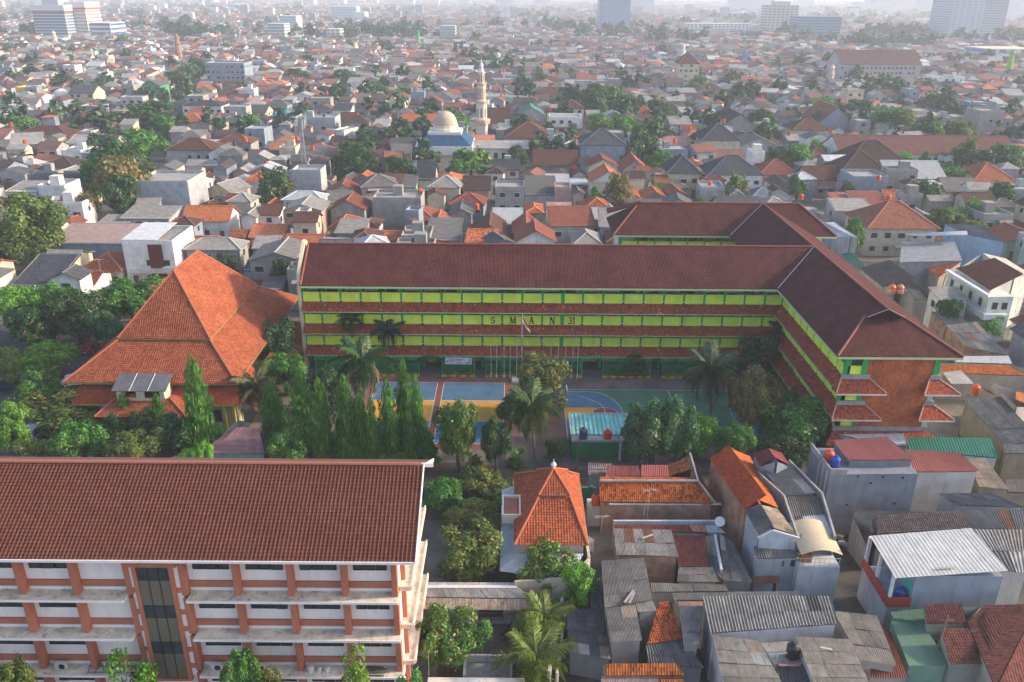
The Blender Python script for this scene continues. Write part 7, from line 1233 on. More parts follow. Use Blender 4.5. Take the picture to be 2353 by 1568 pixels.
# --- towers and blocks
def tower(label, view, x0, x1, yt, yb, depth, col, bands, gcol=(.10, .16, .22), vert=0, name='tower_block', cat='tower', top=None, side=True):
    a, b = at(view, x0, yb, 0), at(view, x1, yb, 0); h = atY(view, (x0+x1)/2, yt, a.y).z; t = thing(name, label, cat, ((a.x+b.x)/2, a.y+depth/2, 0)); m = MB(); m.box(a.x, b.x, a.y, a.y+depth, 0, h); m.build('wall', M['wall_clean'], t, col)
    G = m_glass('tower_glass', gcol, .2); n = bands; sx = b.x if (a.x+b.x) < 0 else a.x; s1 = 1 if (a.x+b.x) < 0 else -1
    for k in range(n):
        z0, z1 = h*(k+.35)/n, h*(k+.85)/n
        if vert:
            m = MB(); w_ = (b.x-a.x)/vert
            for j in range(vert): m.box(a.x+w_*(j+.2), a.x+w_*(j+.8), a.y-.3, a.y-.02, z0, z1)
            m.build('window_row', G, t, kind='stuff')
        else: m = MB(); m.box(a.x+.8, b.x-.8, a.y-.3, a.y-.02, z0, z1); m.build('window_band', G, t)
        if side: m = MB(); m.box(min(sx+.02*s1, sx+.3*s1), max(sx+.02*s1, sx+.3*s1), a.y+1, a.y+depth-1, z0, z1); m.build('side_window_band', G, t)
    if top: m = MB(); m.box(a.x+(b.x-a.x)*.25, a.x+(b.x-a.x)*.75, a.y+depth*.2, a.y+depth*.8, h+.01, h+top); m.build('plant_room', M['wall'], t, tuple(c*.9 for c in col))
    EXC.append((a.x-2, b.x+2, a.y-2, a.y+depth+2)); LM.append((label if len(label.split()) < 8 else 'the '+' '.join(label.split()[:4]), (a.x+b.x)/2, a.y+depth/2)) if False else None
    return t
tower('glass and concrete hotel tower at the far left', 'Z1', 245, 470, 40, 270, 40, (.42, .44, .47), 12, (.07, .13, .2), top=6); tower('white wing of the hotel tower with small windows', 'Z1', 472, 600, 20, 265, 36, (.66, .62, .56), 11, (.2, .2, .2), 9)
for o_ in list(bpy.data.objects):
    if o_.get('label', '') in ('glass and concrete hotel tower at the far left', 'white wing of the hotel tower with small windows'):
        vs_ = [v.co for v in [c for c in o_.children if c.name.startswith('wall')][0].data.vertices]; a0 = [min(v[i] for v in vs_) for i in range(3)]; a1 = [max(v[i] for v in vs_) for i in range(3)]; m = MB(); m.box(a0[0]-.6, a1[0]+.6, a0[1]-.6, a1[1]+.6, a1[2]-7, a1[2]-5); m.v = [v+wl(o_) for v in m.v]; m.build('red_band', M['plain'], o_, (.4, .08, .07)); m = MB(); m.box(a0[0]-.5, a1[0]+.5, a0[1]-.5, a1[1]+.5, a1[2]-4.9, a1[2]+1); m.v = [v+wl(o_) for v in m.v]; m.build('white_crown', M['wall_clean'], o_, (.62, .6, .58))
tower('low white annex with blue panel beside the hotel tower', 'Z1', 605, 745, 150, 265, 40, (.62, .6, .56), 4, (.05, .12, .3))
tower('very tall blue grey slab tower with grid windows', 'Z2', 1822, 2015, -60, 220, 40, (.26, .33, .42), 24, (.10, .17, .26), 12); tower('beige and glass office tower right of the slab tower', 'Z3', 662, 850, 35, 232, 34, (.5, .44, .36), 11, (.12, .2, .28), 7, top=5); tower('dark blue glass block beside the beige office tower', 'Z3', 875, 1130, 110, 262, 45, (.12, .22, .34), 8, (.05, .11, .2)); tower('big pale blue glass tower at the far right', 'Z3', 1850, 2035, -90, 265, 60, (.36, .42, .47), 22, (.2, .28, .36), 5); tower('darker glass wing right of the big pale blue tower', 'Z3', 2037, 2190, -70, 262, 50, (.30, .36, .40), 20, (.13, .2, .27)); tower('white framed flats with grid front in the distance', 'Z3', 140, 535, 155, 232, 30, (.6, .62, .62), 5, (.15, .22, .28), 16, name='apartment_block', cat='apartments')
tower('white four storey block far behind the left quarter', 'Z1', 2135, 2228, 190, 278, 22, (.64, .62, .58), 4, (.2, .22, .25), 3, name='apartment_block', cat='apartments'); tower('pale glass and white office at the far upper left', 'Z1', 1835, 1950, 105, 235, 30, (.5, .55, .56), 7, (.3, .42, .45), name='apartment_block', cat='apartments'); tower('white stepped flats before the pale glass office', 'Z1', 1755, 1870, 155, 275, 26, (.55, .56, .54), 6, (.2, .26, .3), name='apartment_block', cat='apartments'); tower('white high block at the left of the far centre', 'Z1', 2165, 2340, 45, 150, 40, (.6, .64, .66), 10, (.25, .36, .42), name='apartment_block', cat='apartments'); tower('second white high block at the far centre', 'Z2', 218, 298, 80, 165, 40, (.62, .65, .66), 9, (.4, .45, .48), 6, name='apartment_block', cat='apartments')
tower('grey block with tall white side wall in the far centre', 'Z2', 785, 885, 170, 275, 26, (.4, .44, .46), 6, (.22, .27, .3), name='apartment_block', cat='apartments'); tower('salmon red block below the beige office tower', 'Z3', 665, 750, 215, 285, 22, (.48, .2, .14), 1, (.3, .1, .08), name='apartment_block', cat='apartments'); tower('purple glass cube left of the salmon block', 'Z3', 530, 630, 205, 275, 30, (.08, .09, .16), 4, (.05, .07, .14), name='apartment_block', cat='apartments'); tower('blue and cream hall building at the far right edge', 'Z3', 2095, 2420, 320, 405, 40, (.6, .52, .36), 2, (.05, .16, .4), 5, name='apartment_block', cat='apartments'); tower('white apartment slab behind the big pale blue tower', 'Z3', 2195, 2340, -30, 150, 40, (.6, .62, .6), 14, (.4, .45, .46), 8)
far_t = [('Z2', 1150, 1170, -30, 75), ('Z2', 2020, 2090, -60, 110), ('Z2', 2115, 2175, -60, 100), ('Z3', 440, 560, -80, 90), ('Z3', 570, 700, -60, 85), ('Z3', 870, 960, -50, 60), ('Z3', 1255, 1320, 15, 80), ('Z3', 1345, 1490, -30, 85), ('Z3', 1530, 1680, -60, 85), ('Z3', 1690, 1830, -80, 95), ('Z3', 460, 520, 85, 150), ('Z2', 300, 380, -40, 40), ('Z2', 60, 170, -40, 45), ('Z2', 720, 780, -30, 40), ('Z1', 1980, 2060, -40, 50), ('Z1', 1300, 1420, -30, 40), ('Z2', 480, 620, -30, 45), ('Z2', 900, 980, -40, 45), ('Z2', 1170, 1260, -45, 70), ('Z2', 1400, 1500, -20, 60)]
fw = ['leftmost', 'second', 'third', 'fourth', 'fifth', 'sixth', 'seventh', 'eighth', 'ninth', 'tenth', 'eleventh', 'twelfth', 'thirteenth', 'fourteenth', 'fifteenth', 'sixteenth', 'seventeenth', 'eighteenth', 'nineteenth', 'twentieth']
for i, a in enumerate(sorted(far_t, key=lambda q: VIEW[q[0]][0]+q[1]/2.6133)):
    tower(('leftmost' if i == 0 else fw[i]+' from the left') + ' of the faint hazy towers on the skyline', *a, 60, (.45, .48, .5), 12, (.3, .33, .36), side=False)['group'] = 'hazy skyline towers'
# --- street on the left
ST = [at('F', *p) for p in ((238, 590), (262, 530), (300, 470), (318, 430), (352, 370), (395, 270), (440, 205), (470, 160))]
m = MB(); hw = 3.6
for i in range(len(ST)-1):
    a, b = ST[i], ST[i+1]; d = (b-a).normalized(); n_ = Vector((-d.y, d.x, 0))*hw; m.poly([a-n_+Vector((0, 0, .012+.002*i)), a+n_+Vector((0, 0, .012+.002*i)), b+n_+d*.5+Vector((0, 0, .012+.002*i)), b-n_+d*.5+Vector((0, 0, .012+.002*i))][::-1][::-1])
    k = max(2, int((b-a).length/5))
    for j in range(k): p = a.lerp(b, j/k); EXC.append((p.x-4.2, p.x+4.2, p.y-3, p.y+3))
m.build('street', asph)['kind'] = 'structure'
# --- fill: rows of houses between what was placed; the ones that show largest stand alone, the rest form the mass
EXC += NEARX
EXC += [(54, 67, 118, 148), (-96, -34.5, 84, 133), (-34.5, 41, 86, 129), (37, 58.5, 86, 157), (16, 59, 141, 157), (-45, -5, 46, 64), (-100, 20, 76, 90), (-7, 18, 34, 80), (18, 62, 30, 92), (50, 78, 85, 125)]
rf = random.Random(99); MASS = []
RC = [(TERRA, 8), (ORANGE, 5), (RUSTRED, 11), (BROWN, 23), (DKBROWN, 13), (GREYT, 11), (SLATE, 2), (ASB, 15), (ASBD, 9), (ZINC, 4)]; WC = [(WHITE, 20), (CREAM, 13), (GREYW, 22), (BLUEG, 17), (CONC, 18), (PINKW, 7), (MINT, 3)]
def pick(L): return rf.choices([a for a, _ in L], [b for _, b in L])[0]
yv = 58.0
while yv < 1500:
    rowd = rf.uniform(6.8, 11)*(1 if yv < 500 else 1.15); xv = -.66*yv-22; xe = .66*yv+22
    while xv < xe:
        w_ = rf.uniform(4.6, 11)*(1 if yv < 500 else 1.15); d = rowd-rf.uniform(.8, 2.2); jx, jy = rf.uniform(-.6, .6), rf.uniform(-1.2, 1.2)
        cx, cy = xv+w_/2+jx, yv+rowd/2+jy; wd = w_-rf.uniform(.3, 1.4); xv += w_ + (rf.uniform(2, 5) if rf.random() < .08 else 0)
        if cy < 85 and abs(cx) < 62 or taken(cx-wd/2, cx+wd/2, cy-d/2, cy+d/2):
            # try a smaller one in the gap
            wd *= .6; d *= .6
            if taken(cx-wd/2, cx+wd/2, cy-d/2, cy+d/2) or (cy < 85 and abs(cx) < 62): continue
        typ = rf.choices(['gx', 'gy', 'hip', 'flat', 'shed'], [27, 22, 28, 9, 14])[0]; rc = pick(RC); wc = pick(WC); two = rf.random() < (.42 if typ != 'flat' else .8); z = rf.uniform(5.6, 7.4) if two else rf.uniform(3.2, 4.4)
        if typ == 'flat' and rf.random() < .3: z += 3
        if typ == 'shed' and rc not in (ASB, ASBD, ZINC): rc = rf.choice([ASB, ASBD, ASB, RUSTRED])
        if rf.random() < .035 and yv > 150: continue
        MASS.append((cx, cy, wd, d, z, typ, rc, wc, rf.uniform(-.09, .09) if rf.random() < .8 else rf.uniform(-.4, .4)))
    yv += rowd
MASS.sort(key=lambda h: math.hypot(h[0], h[1])-h[4]*2)
inview = lambda h: abs(h[0]) < .66*h[1]+8
single, rest = [], []
for h in MASS:
    if not inview(h): continue
    (single if len(single) + HN < 300 else rest).append(h)
for h in single: city_house(h[0], h[1], h[2], h[3], h[4], h[5], h[6], h[7], None, h[8])
class CB:
    def __init__(s): s.v = []; s.f = []; s.c = []
    def q(s, pts, col): i = len(s.v); s.v += pts; s.f.append(tuple(range(i, i+len(pts)))); s.c += [col]*len(pts)
    def build(s, name, mat, label, cat=None):
        me = bpy.data.meshes.new(name); me.from_pydata(s.v, [], s.f); me.materials.append(mat); a = me.color_attributes.new('col', 'FLOAT_COLOR', 'CORNER'); a.data.foreach_set('color', np.array([(*c, 1) for c in s.c], dtype=np.float32).ravel())
        o = link(name, me); o['kind'] = 'stuff'; o['label'] = label; return o
g = NG('far_houses'); oc = g.coord(); cc = g.base('col'); cm_ = g.scale(cc, g.mapr(g.noise(oc, .5, 4, .65), .3, .7, .72, 1.25)); FARM = g.surf(g.mix(g.mapr(g.noise(oc, .13, 4, .7), .5, .72, 0, .35), cm_, (.1, .09, .085)), .9)
cb = CB(); WD = (.03, .035, .04)
def far_house(h, det):
    cx, cy, w_, d, z, typ, rc, wc, yaw = h; ca, sa = math.cos(yaw), math.sin(yaw); j = rf.uniform(.8, 1.2); lu = sum(rc)/3; rc = tuple((c*.72+lu*.28)*j*.92 for c in rc); x, y = w_/2, d/2; rise = min(w_, d)*.5*rf.uniform(.4, .6)
    T = lambda p: (cx+p[0]*ca-p[1]*sa, cy+p[0]*sa+p[1]*ca, p[2])
    for P in (((-x, -y), (x, -y)), ((x, -y), (x, y)), ((x, y), (-x, y)), ((-x, y), (-x, -y)))[:4 if det else 4]:
        (a, b), (c, e) = P
        if b == y and e == y: continue
        cb.q([T((a, b, 0)), T((c, e, 0)), T((c, e, z)), T((a, b, z))], wc)
    if typ == 'flat':
        cb.q([T((-x, -y, z-.4)), T((x, -y, z-.4)), T((x, y, z-.4)), T((-x, y, z-.4))], (.3, .29, .28)); cb.q([T((x, y, z-.4)), T((-x, y, z-.4)), T((-x, y, z)), T((x, y, z))][::-1], wc)
        if det and rf.random() < .4:
            bx = rf.uniform(-x*.5, x*.5)
            for P in (((bx-1, 0), (bx+1, 0)), ((bx+1, 0), (bx+1, 2)), ((bx-1, 2), (bx-1, 0))): cb.q([T((*P[0], z-.4)), T((*P[1], z-.4)), T((*P[1], z+1.6)), T((*P[0], z+1.6))], wc)
            cb.q([T((bx-1, 0, z+1.6)), T((bx+1, 0, z+1.6)), T((bx+1, 2, z+1.6)), T((bx-1, 2, z+1.6))], (.4, .12, .05) if rf.random() < .3 else (.3, .3, .3))
    else:
        P, _ = roof_polys(typ, w_, d, z, rise, .4)
        for p in P: cb.q([T(q) for q in p], rc)
        if typ == 'gy': cb.q([T((-x, -y, z)), T((x, -y, z)), T((0, -y, z+rise))], wc)
        if typ == 'gx': cb.q([T((x, -y, z)), T((x, y, z)), T((x, 0, z+rise))], wc); cb.q([T((-x, y, z)), T((-x, -y, z)), T((-x, 0, z+rise))], wc)
        if typ == 'shed': cb.q([T((x, -y, z)), T((x, y, z)), T((x, y, z+rise))], wc); cb.q([T((-x, y, z)), T((-x, -y, z)), T((-x, y, z+rise))], wc)
    if det and rf.random() < .5:
        a0 = rf.uniform(-x, 0); a1 = min(x, a0+rf.uniform(2, 5)); zz = rf.uniform(2.3, 3.0); dd = rf.uniform(1, 2); ac = rf.choice([ASB, ASBD, RUSTRED, ASB, (.3, .31, .33)])
        cb.q([T((a0, -y-dd, zz)), T((a1, -y-dd, zz)), T((a1, -y, zz+.5)), T((a0, -y, zz+.5))], ac); cb.q([T((a0, -y-dd+.2, 0)), T((a1, -y-dd+.2, 0)), T((a1, -y-dd+.2, zz)), T((a0, -y-dd+.2, zz))], tuple(c*.8 for c in wc))
    if det and rf.random() < .14:
        tx, ty, tz = rf.uniform(-x, x)*.7, rf.uniform(0, y), z+rise*.6; tc = rf.choice([TO, TO, TB])
        for k in range(5): a, b = k*1.2566, (k+1)*1.2566; cb.q([T((tx+.6*math.cos(a), ty+.6*math.sin(a), tz)), T((tx+.6*math.cos(b), ty+.6*math.sin(b), tz)), T((tx+.6*math.cos(b), ty+.6*math.sin(b), tz+1.5)), T((tx+.6*math.cos(a), ty+.6*math.sin(a), tz+1.5))], tc)
    if det:
        n = max(1, int(w_/3))
        for f in range(max(1, int(z/3))):
            for k in range(n):
                if rf.random() < .3: continue
                wx = -x+w_*(k+.5)/n; zz = f*3+1.6; ww = rf.uniform(.4, .9); cb.q([T((wx-ww, -y-.05, zz-.6)), T((wx+ww, -y-.05, zz-.6)), T((wx+ww, -y-.05, zz+.6)), T((wx-ww, -y-.05, zz+.6))], WD)
for h in rest: far_house(h, h[1] < 750)
# coarser rows out to the haze
yv = 1500.0
while yv < 7000:
    rowd = rf.uniform(13, 20)*(1+(yv-1500)/2200); xv = -.66*yv
    while xv < .66*yv:
        w_ = rf.uniform(9, 20)*(1+(yv-1500)/1800)
        if rf.random() < .86 and not taken(xv, xv+w_, yv, yv+rowd):
            z = rf.choice([3.6, 4.2, 5, 6, 6.5, 7, 9]); big = rf.random() < .02
            far_house((xv+w_/2, yv+rowd/2, w_*.9, rowd*.7, z*(3 if big else 1), 'flat' if big else rf.choice(['gx', 'hip', 'gy', 'flat']), pick(RC), pick(WC), 0), False)
        xv += w_
    yv += rowd
cb.build('distant_houses', FARM, 'endless mass of small roofs fading into the haze')
# --- far tree masses between the roofs
np.random.seed(3); pts = []
for _ in range(420):
    y = rf.uniform(420, 1) if False else 260*math.exp(rf.uniform(0, 3.0)); x = rf.uniform(-.64, .64)*y; n = rf.choice([1, 1, 2, 3, 5, 8 if y > 700 else 3])
    for k in range(n):
        px_, py_ = x+rf.gauss(0, 1)*5*n**.6*(1.6 if y > 900 else 1), y+rf.gauss(0, 1)*5*n**.5; s = rf.uniform(3, 6)*(1 if y < 900 else 1.7)
        pts.append((px_, py_, s))
V = []; base = CR['far'][0]; co = np.empty(len(base.vertices)*3); base.vertices.foreach_get('co', co); co = co.reshape(-1, 4, 3)
for x, y, s in pts:
    sel = co[np.random.choice(len(co), 150 if y < 900 else 60, replace=False)]; cen = sel.mean(1, keepdims=True); q = (sel-cen)*(1.8 if y < 900 else 2.8)+cen; a = rf.uniform(0, 6.28); Rm = np.array([[math.cos(a), -math.sin(a), 0], [math.sin(a), math.cos(a), 0], [0, 0, 1]])
    V.append((q.reshape(-1, 3) @ Rm.T)*s*np.array([1, 1, .85])+np.array([x, y, s*.9+2.5]))
V = np.concatenate(V); n = len(V)//4; me = bpy.data.meshes.new('distant_trees'); me.vertices.add(4*n); me.vertices.foreach_set('co', V.ravel()); me.loops.add(4*n); me.loops.foreach_set('vertex_index', np.arange(4*n)); me.polygons.add(n); me.polygons.foreach_set('loop_start', np.arange(n)*4); me.update(calc_edges=True); me.materials.append(M['leaf'])
o = link('distant_trees', me); o.color = (.035, .085, .035, 1.2); tag(o, 'dark green tree clumps scattered between the far roofs', None, None, 'stuff')
# --- orange and blue tanks on house roofs
# ------------------------------------------------------------------ tanks on roofs
for k, (x, y, z) in enumerate(ROOFT[:40]):
    c = TO if k % 3 else TB; t = tank(x, y, z, c, '', .5, 1.15); LAB.append((t, 'orange' if k % 3 else 'dark blue', 'roof water tank', x, y))
for v, x, y, z in (('Z3', 1400, 1165, 8.1), ('Z3', 895, 1290, 5), ('Z3', 390, 790, 9), ('Z1', 1605, 910, 8), ('Z2', 655, 1255, 6.5), ('Z2', 1025, 1355, 5), ('Z2', 1408, 648, 8), ('Z2', 2200, 915, 7), ('Z3', 1465, 1295, 6), ('Z1', 1095, 110, 10)):
    p = at(v, x, y+12, z); t = tank(p.x, p.y, z, TO, '', .6, 1.3, None, 1.5); LAB.append((t, 'raised orange', 'water tank', p.x, p.y))
# ------------------------------------------------------------------ cars
def car(x, y, yaw, col, label, van=False):
    t = thing('parked_car', label, 'car', (x, y, 0), 'parked cars'); t.rotation_euler.z = yaw; L, W = (4.3, 1.72) if not van else (4.5, 1.75); h1, h2 = .82, (1.45 if not van else 1.8)
    lo = [(-L/2, .35), (-L/2+.05, h1), (-L/2+.35, h1+.06), (L/2-.95, h1+.02), (L/2-.1, h1-.12), (L/2, .5), (L/2-.05, .28), (-L/2+.1, .26)]
    def pr(poly, w0, nm, mat, par, c, w1=None):
        m = MB(); n = len(poly); A = [Vector((p[0], -w0, p[1])) for p in poly]; B = [Vector((p[0], w0, p[1])) for p in poly]
        m.poly(A[::-1]); m.poly(B)
        for i in range(n): m.poly([A[i], A[(i+1) % n], B[(i+1) % n], B[i]])
        return link(nm, m.mesh(nm, mat), par, None, c)
    b = pr(lo[::-1], W/2, 'body', M['gloss'], t, col)
    cab = [(-L/2+.15, h1), (-L/2+(.45 if van else .75), h2-.06), (-L/2+(.9 if van else 1.2), h2), (L/2-1.9, h2), (L/2-1.0, h1)]; c_ = pr(cab[::-1], W/2-.12, 'cabin', M['gloss'], t, col)
    m = MB()
    for s in (-1, 1):
        y_ = s*(W/2-.105); q = [(-L/2+.55, y_, h1+.08), (L/2-1.25, y_, h1+.08), (L/2-1.95, y_, h2-.12), (-L/2+1.0, y_, h2-.12)]; m.poly(q if s < 0 else q[::-1])
    link('side_windows', m.mesh('side_windows', M['glass']), c_)
    for nm, (xa, za), (xb, zb), o in (('windscreen', (L/2-1.0, h1+.05), (L/2-1.88, h2-.05), .02), ('rear_window', (-L/2+.17, h1+.08), (-L/2+(.43 if van else .72), h2-.1), -.02)):
        m = MB(); m.poly([(xa+o, -W/2+.25, za+.01), (xa+o, W/2-.25, za+.01), (xb+o, W/2-.3, zb+.01), (xb+o, -W/2+.3, zb+.01)]); link(nm, m.mesh(nm, M['glass']), c_)
    for xx in (-L/2+.75, L/2-.8):
        for s in (-1, 1):
            m = MB(); m.tube([(xx, s*(W/2-.16), .31), (xx, s*(W/2+.02), .31)], .31, 14); w_ = link('wheel', m.mesh('wheel', M['black']), t); m = MB(); m.tube([(xx, s*(W/2+.02), .31), (xx, s*(W/2+.035), .31)], .18, 10); link('rim', m.mesh('rim', M['metal']), w_, None, (.5, .5, .5))
    for s in (-1, 1):
        m = MB(); m.box(L/2-.12, L/2-.03, s*.6-.15, s*.6+.15, .58, .72); link('headlight', m.mesh('headlight', M['plain']), t, None, (.6, .6, .55)); m = MB(); m.box(-L/2-.015, -L/2+.05, s*.62-.12, s*.62+.12, .6, .8); link('tail_light', m.mesh('tail_light', M['plain']), t, None, (.4, .02, .02))
    m = MB(); m.box(-L/2-.02, -L/2+.02, -.25, .25, .45, .57); link('number_plate', m.mesh('number_plate', M['plain']), t, None, (.6, .6, .6))
for k, (v, x, y, yaw, c, lab, van) in enumerate((('Z4', 455, 870, 1.62, (.012, .014, .02), 'black car parked left of the orange hall roof', True), ('Z4', 572, 840, 1.5, (.35, .01, .015), 'red car parked beside the black one', False), ('Z4', 10, 1100, .35, (.02, .03, .05), 'dark blue car at the left edge under the trees', True), ('Z4', 470, 1065, .3, (.6, .6, .6), 'white car half hidden under the hall eave', False), ('Z4', 205, 1410, 1.45, (.5, .55, .6), 'pale silver car under the garden trees', True), ('Z4', 330, 740, 1.6, (.05, .05, .06), 'dark grey car in the shade behind the mango tree', False), ('Z2', 1710, 1225, 1.5, (.4, .4, .42), 'silver car under the white car port', True))):
    p = at(v, x, y, .3); car(p.x, p.y+1.5, yaw, c, lab, van)
for k in range(9):
    i = rf.randrange(0, 4); p = ST[i].lerp(ST[i+1], rf.random()); d = (ST[i+1]-ST[i]); t_ = rf.choice([-1.6, 1.6]); 
    car(p.x+t_, p.y, math.atan2(d.y, d.x), rf.choice([(.5, .5, .5), (.02, .02, .025), (.3, .02, .02), (.2, .2, .22)]), ordn[k]+' car from the school along the tree lined street') if k < 5 else None
# car port roof
cpt = thing('car_port', 'white car port roof beside the wide white yard roof', 'car port', at('Z2', 1700, 1240)); p = at('Z2', 1690, 1195, 3.0); m = MB(); m.slab([(p.x-3, p.y-1.5, 2.8), (p.x+3, p.y-1.5, 2.8), (p.x+2.5, p.y+5, 3.4), (p.x-3.2, p.y+5, 3.4)], .08); m.build('roof', M['sheet'], cpt, (.5, .52, .54))
for i in (-1, 1): m = MB(); m.bar((p.x+i*2.6, p.y-1.2, 0), (p.x+i*2.6, p.y-1.2, 2.8), .1); m.build('post', M['metal'], cpt, (.3, .3, .3))
# ------------------------------------------------------------------ motorcycles by the walkway
def motorcycle(x, y, yaw, label):
    t = thing('motorcycle', label, 'motorcycle', (x, y, 0), 'parked motorcycles'); t.rotation_euler.z = yaw
    for xx in (-.62, .62):
        m = MB(); n = 16; m.tube([(xx+.25*math.cos(a), 0, .29+.25*math.sin(a)) for a in np.linspace(0, 2*math.pi, n)], .05, 6, None, False); w_ = link('wheel', m.mesh('wheel', M['black']), t); m = MB(); m.tube([(xx, -.05, .29), (xx, .05, .29)], .12, 8); link('hub', m.mesh('hub', M['metal']), w_, None, (.2, .2, .2))
    m = MB(); m.bar((-.35, 0, .5), (.3, 0, .45), .22, .28); m.bar((.3, 0, .45), (.52, 0, .85), .16, .2); m.bar((-.85, 0, .72), (-.2, 0, .62), .2, .16); link('body', m.mesh('body', M['gloss']), t, None, (.012, .012, .016))
    m = MB(); m.bar((-.8, 0, .83), (-.05, 0, .78), .26, .1); link('seat', m.mesh('seat', M['black']), t)
    m = MB(); m.tube([(.5, -.34, 1.02), (.55, -.1, 1.0), (.55, .1, 1.0), (.5, .34, 1.02)], .02, 5); m.tube([(.62, 0, .3), (.5, 0, .98)], .035, 5); link('handlebar', m.mesh('handlebar', M['metal']), t, None, (.05, .05, .05))
    m = MB(); m.obb((.6, 0, .92), (.06, 0, .02), (0, .09, 0), (0, 0, .08)); link('headlight', m.mesh('headlight', M['gloss']), t, None, (.4, .4, .4))
    for s in (-1, 1): m = MB(); m.bar((.5, s*.3, 1.02), (.45, s*.36, 1.18), .02); m.obb((.44, s*.38, 1.2), (.01, 0, 0), (0, .06, 0), (0, 0, .035)); link('mirror', m.mesh('mirror', M['black']), t)
p = at('C5', 1150, 1000); motorcycle(p.x, p.y+.3, 1.2, 'left black motorcycle parked by the walkway bench'); motorcycle(p.x+.75, p.y+.3, 1.35, 'middle black motorcycle parked by the walkway bench'); motorcycle(p.x+1.5, p.y+.4, 1.25, 'right black motorcycle parked beside the young palm')
# ------------------------------------------------------------------ air conditioners and junk on the office block ledges
def aircon(x, y, z, label):
    t = thing('air_conditioner', label, 'air conditioner', (x, y, z), 'outdoor air conditioner units'); m = MB(); m.box(x-.42, x+.42, y-.15, y+.17, z+.08, z+.68); b = m.build('case', M['plain'], t, (.5, .49, .45)); m = MB(); m.tube([(x+.1, y-.152, z+.38), (x+.1, y-.17, z+.38)], .24, 14); m.build('fan_grille', M['black'], b)
    for s in (-1, 1): m = MB(); m.box(x+s*.3-.04, x+s*.3+.04, y-.13, y+.15, z, z+.08); m.build('foot', M['metal'], t, (.2, .2, .2))
for x, l in ((-34.6, 'leftmost air conditioner on the lowest ledge of the near block'), (-30.8, 'air conditioner on the lowest ledge left of the stair window'), (-22.6, 'air conditioner on the lowest ledge right of the stair window'), (-19.3, 'air conditioner behind the small tree on the lowest ledge')): aircon(x, 48.9, 5.1, l)
for x, s, l in ((-15.4, .3, 'left white box on the lowest ledge of the near block'), (-14.7, .22, 'middle white box on the lowest ledge of the near block'), (-14.1, .25, 'right white canister on the lowest ledge of the near block')):
    j = thing('junk_box', l, 'box', (x, 48.9, 5.1)); m = MB(); m.lathe((x, 48.9, 5.1), [(s, 0), (s*.95, s*1.2), (s*.5, s*1.5)], 8); m.build('can', M['plain'], j, (.5, .5, .5))
jk = thing('timber_pile', 'pile of dark timber and scrap lying on the lowest ledge', 'timber', (-11, 48.8, 5.1))
for k in range(9): m = MB(); a = (-12.6+random.uniform(0, .4), 48.45+.1*k, 5.14+.05*(k % 3)); m.bar(a, (a[0]+random.uniform(1.8, 3), a[1]+random.uniform(-.1, .1), a[2]+.03), .09, .05); m.build('plank', M['plain'], jk, random.choice([(.08, .06, .05), (.15, .12, .1), (.05, .045, .04)]))
jk = thing('metal_frame_scrap', 'rusty metal lattice lying on the lowest ledge by the stair window', 'scrap', (-30, 48.8, 5.1))
for k in range(8): m = MB(); m.bar((-32.4+k*.55, 48.45, 5.15), (-32.4+k*.55, 49.3, 5.6), .035); m.build('bar', M['metal'], jk, (.06, .035, .03))
for z in (48.5, 48.9, 49.25): m = MB(); m.bar((-32.5, z, 5.18+(z-48.45)*.52), (-28.4, z, 5.18+(z-48.45)*.52), .035); m.build('rail', M['metal'], jk, (.06, .035, .03))
# ------------------------------------------------------------------ antennas, dish, poles, loose things on the near roofs
ds = thing('satellite_dish', 'white satellite dish on the corner of the rust red roofs', 'satellite dish', at('N4', 1575, 930, 3.4)); p = at('N4', 1568, 800, 4.9); m = MB(); N_ = 18; ax = Vector((-.35, -.75, .55)).normalized(); u_ = ax.cross(Vector((0, 0, 1))).normalized(); v_ = u_.cross(ax)
rg = [[p+ax*(r_*r_*.25)+(u_*math.cos(2*math.pi*k/N_)+v_*math.sin(2*math.pi*k/N_))*r_ for k in range(N_)] for r_ in (.02, .18, .34, .5)]
for i in range(3):
    for k in range(N_): m.poly([rg[i][k], rg[i][(k+1) % N_], rg[i+1][(k+1) % N_], rg[i+1][k]])
m.build('dish', M['plain'], ds, (.55, .55, .54), smooth=True); m = MB(); m.tube([p-ax*.1, (p.x, p.y+.3, 3.4)], .05, 6); m.build('mount', M['metal'], ds, (.3, .3, .3)); m = MB(); m.tube([p+v_*-.5+ax*.1, p+ax*.7], .015, 4); m.build('feed_arm', M['metal'], ds, (.4, .4, .4))
def antenna(view, x, y, z, h, label):
    b = at(view, x, y, z); t = thing('television_antenna', label, 'antenna', tuple(b), 'television antennas'); m = MB(); m.tube([b, b+Vector((.05, 0, h))], .03, 5); m.build('pole', M['metal'], t, (.4, .38, .35)); top = b+Vector((.05, 0, h-.1)); m = MB(); m.tube([top+Vector((-.7, -.1, 0)), top+Vector((.7, .1, 0))], .018, 4)
    for k in range(9): q = top+Vector((-.7+k*.175, -.1+.025*k, 0)); ln = .32-.02*k; m.tube([q+Vector((0, -ln, 0)), q+Vector((0, ln, 0))], .012, 4)
    m.build('array', M['metal'], t, (.5, .5, .5))
antenna('N4', 850, 810, 3.7, 4.0, 'tall thin antenna before the mossy tiled roof'); antenna('N4', 400, 920, 2.5, 2.2, 'antenna beside the prayer hall yard wall'); antenna('C5', 165, 1490, 2.0, 2.6, 'antenna at the bottom beside the office block'); antenna('Y3', 730, 1450, 4.0, 1.2, 'short antenna near the black water tank'); antenna('Z4', 660, 330, 4, 3.0, 'antenna on the roofs behind the garden'); antenna('Z6', 2290, 590, 4, 3, 'antenna near the wavy balcony house')
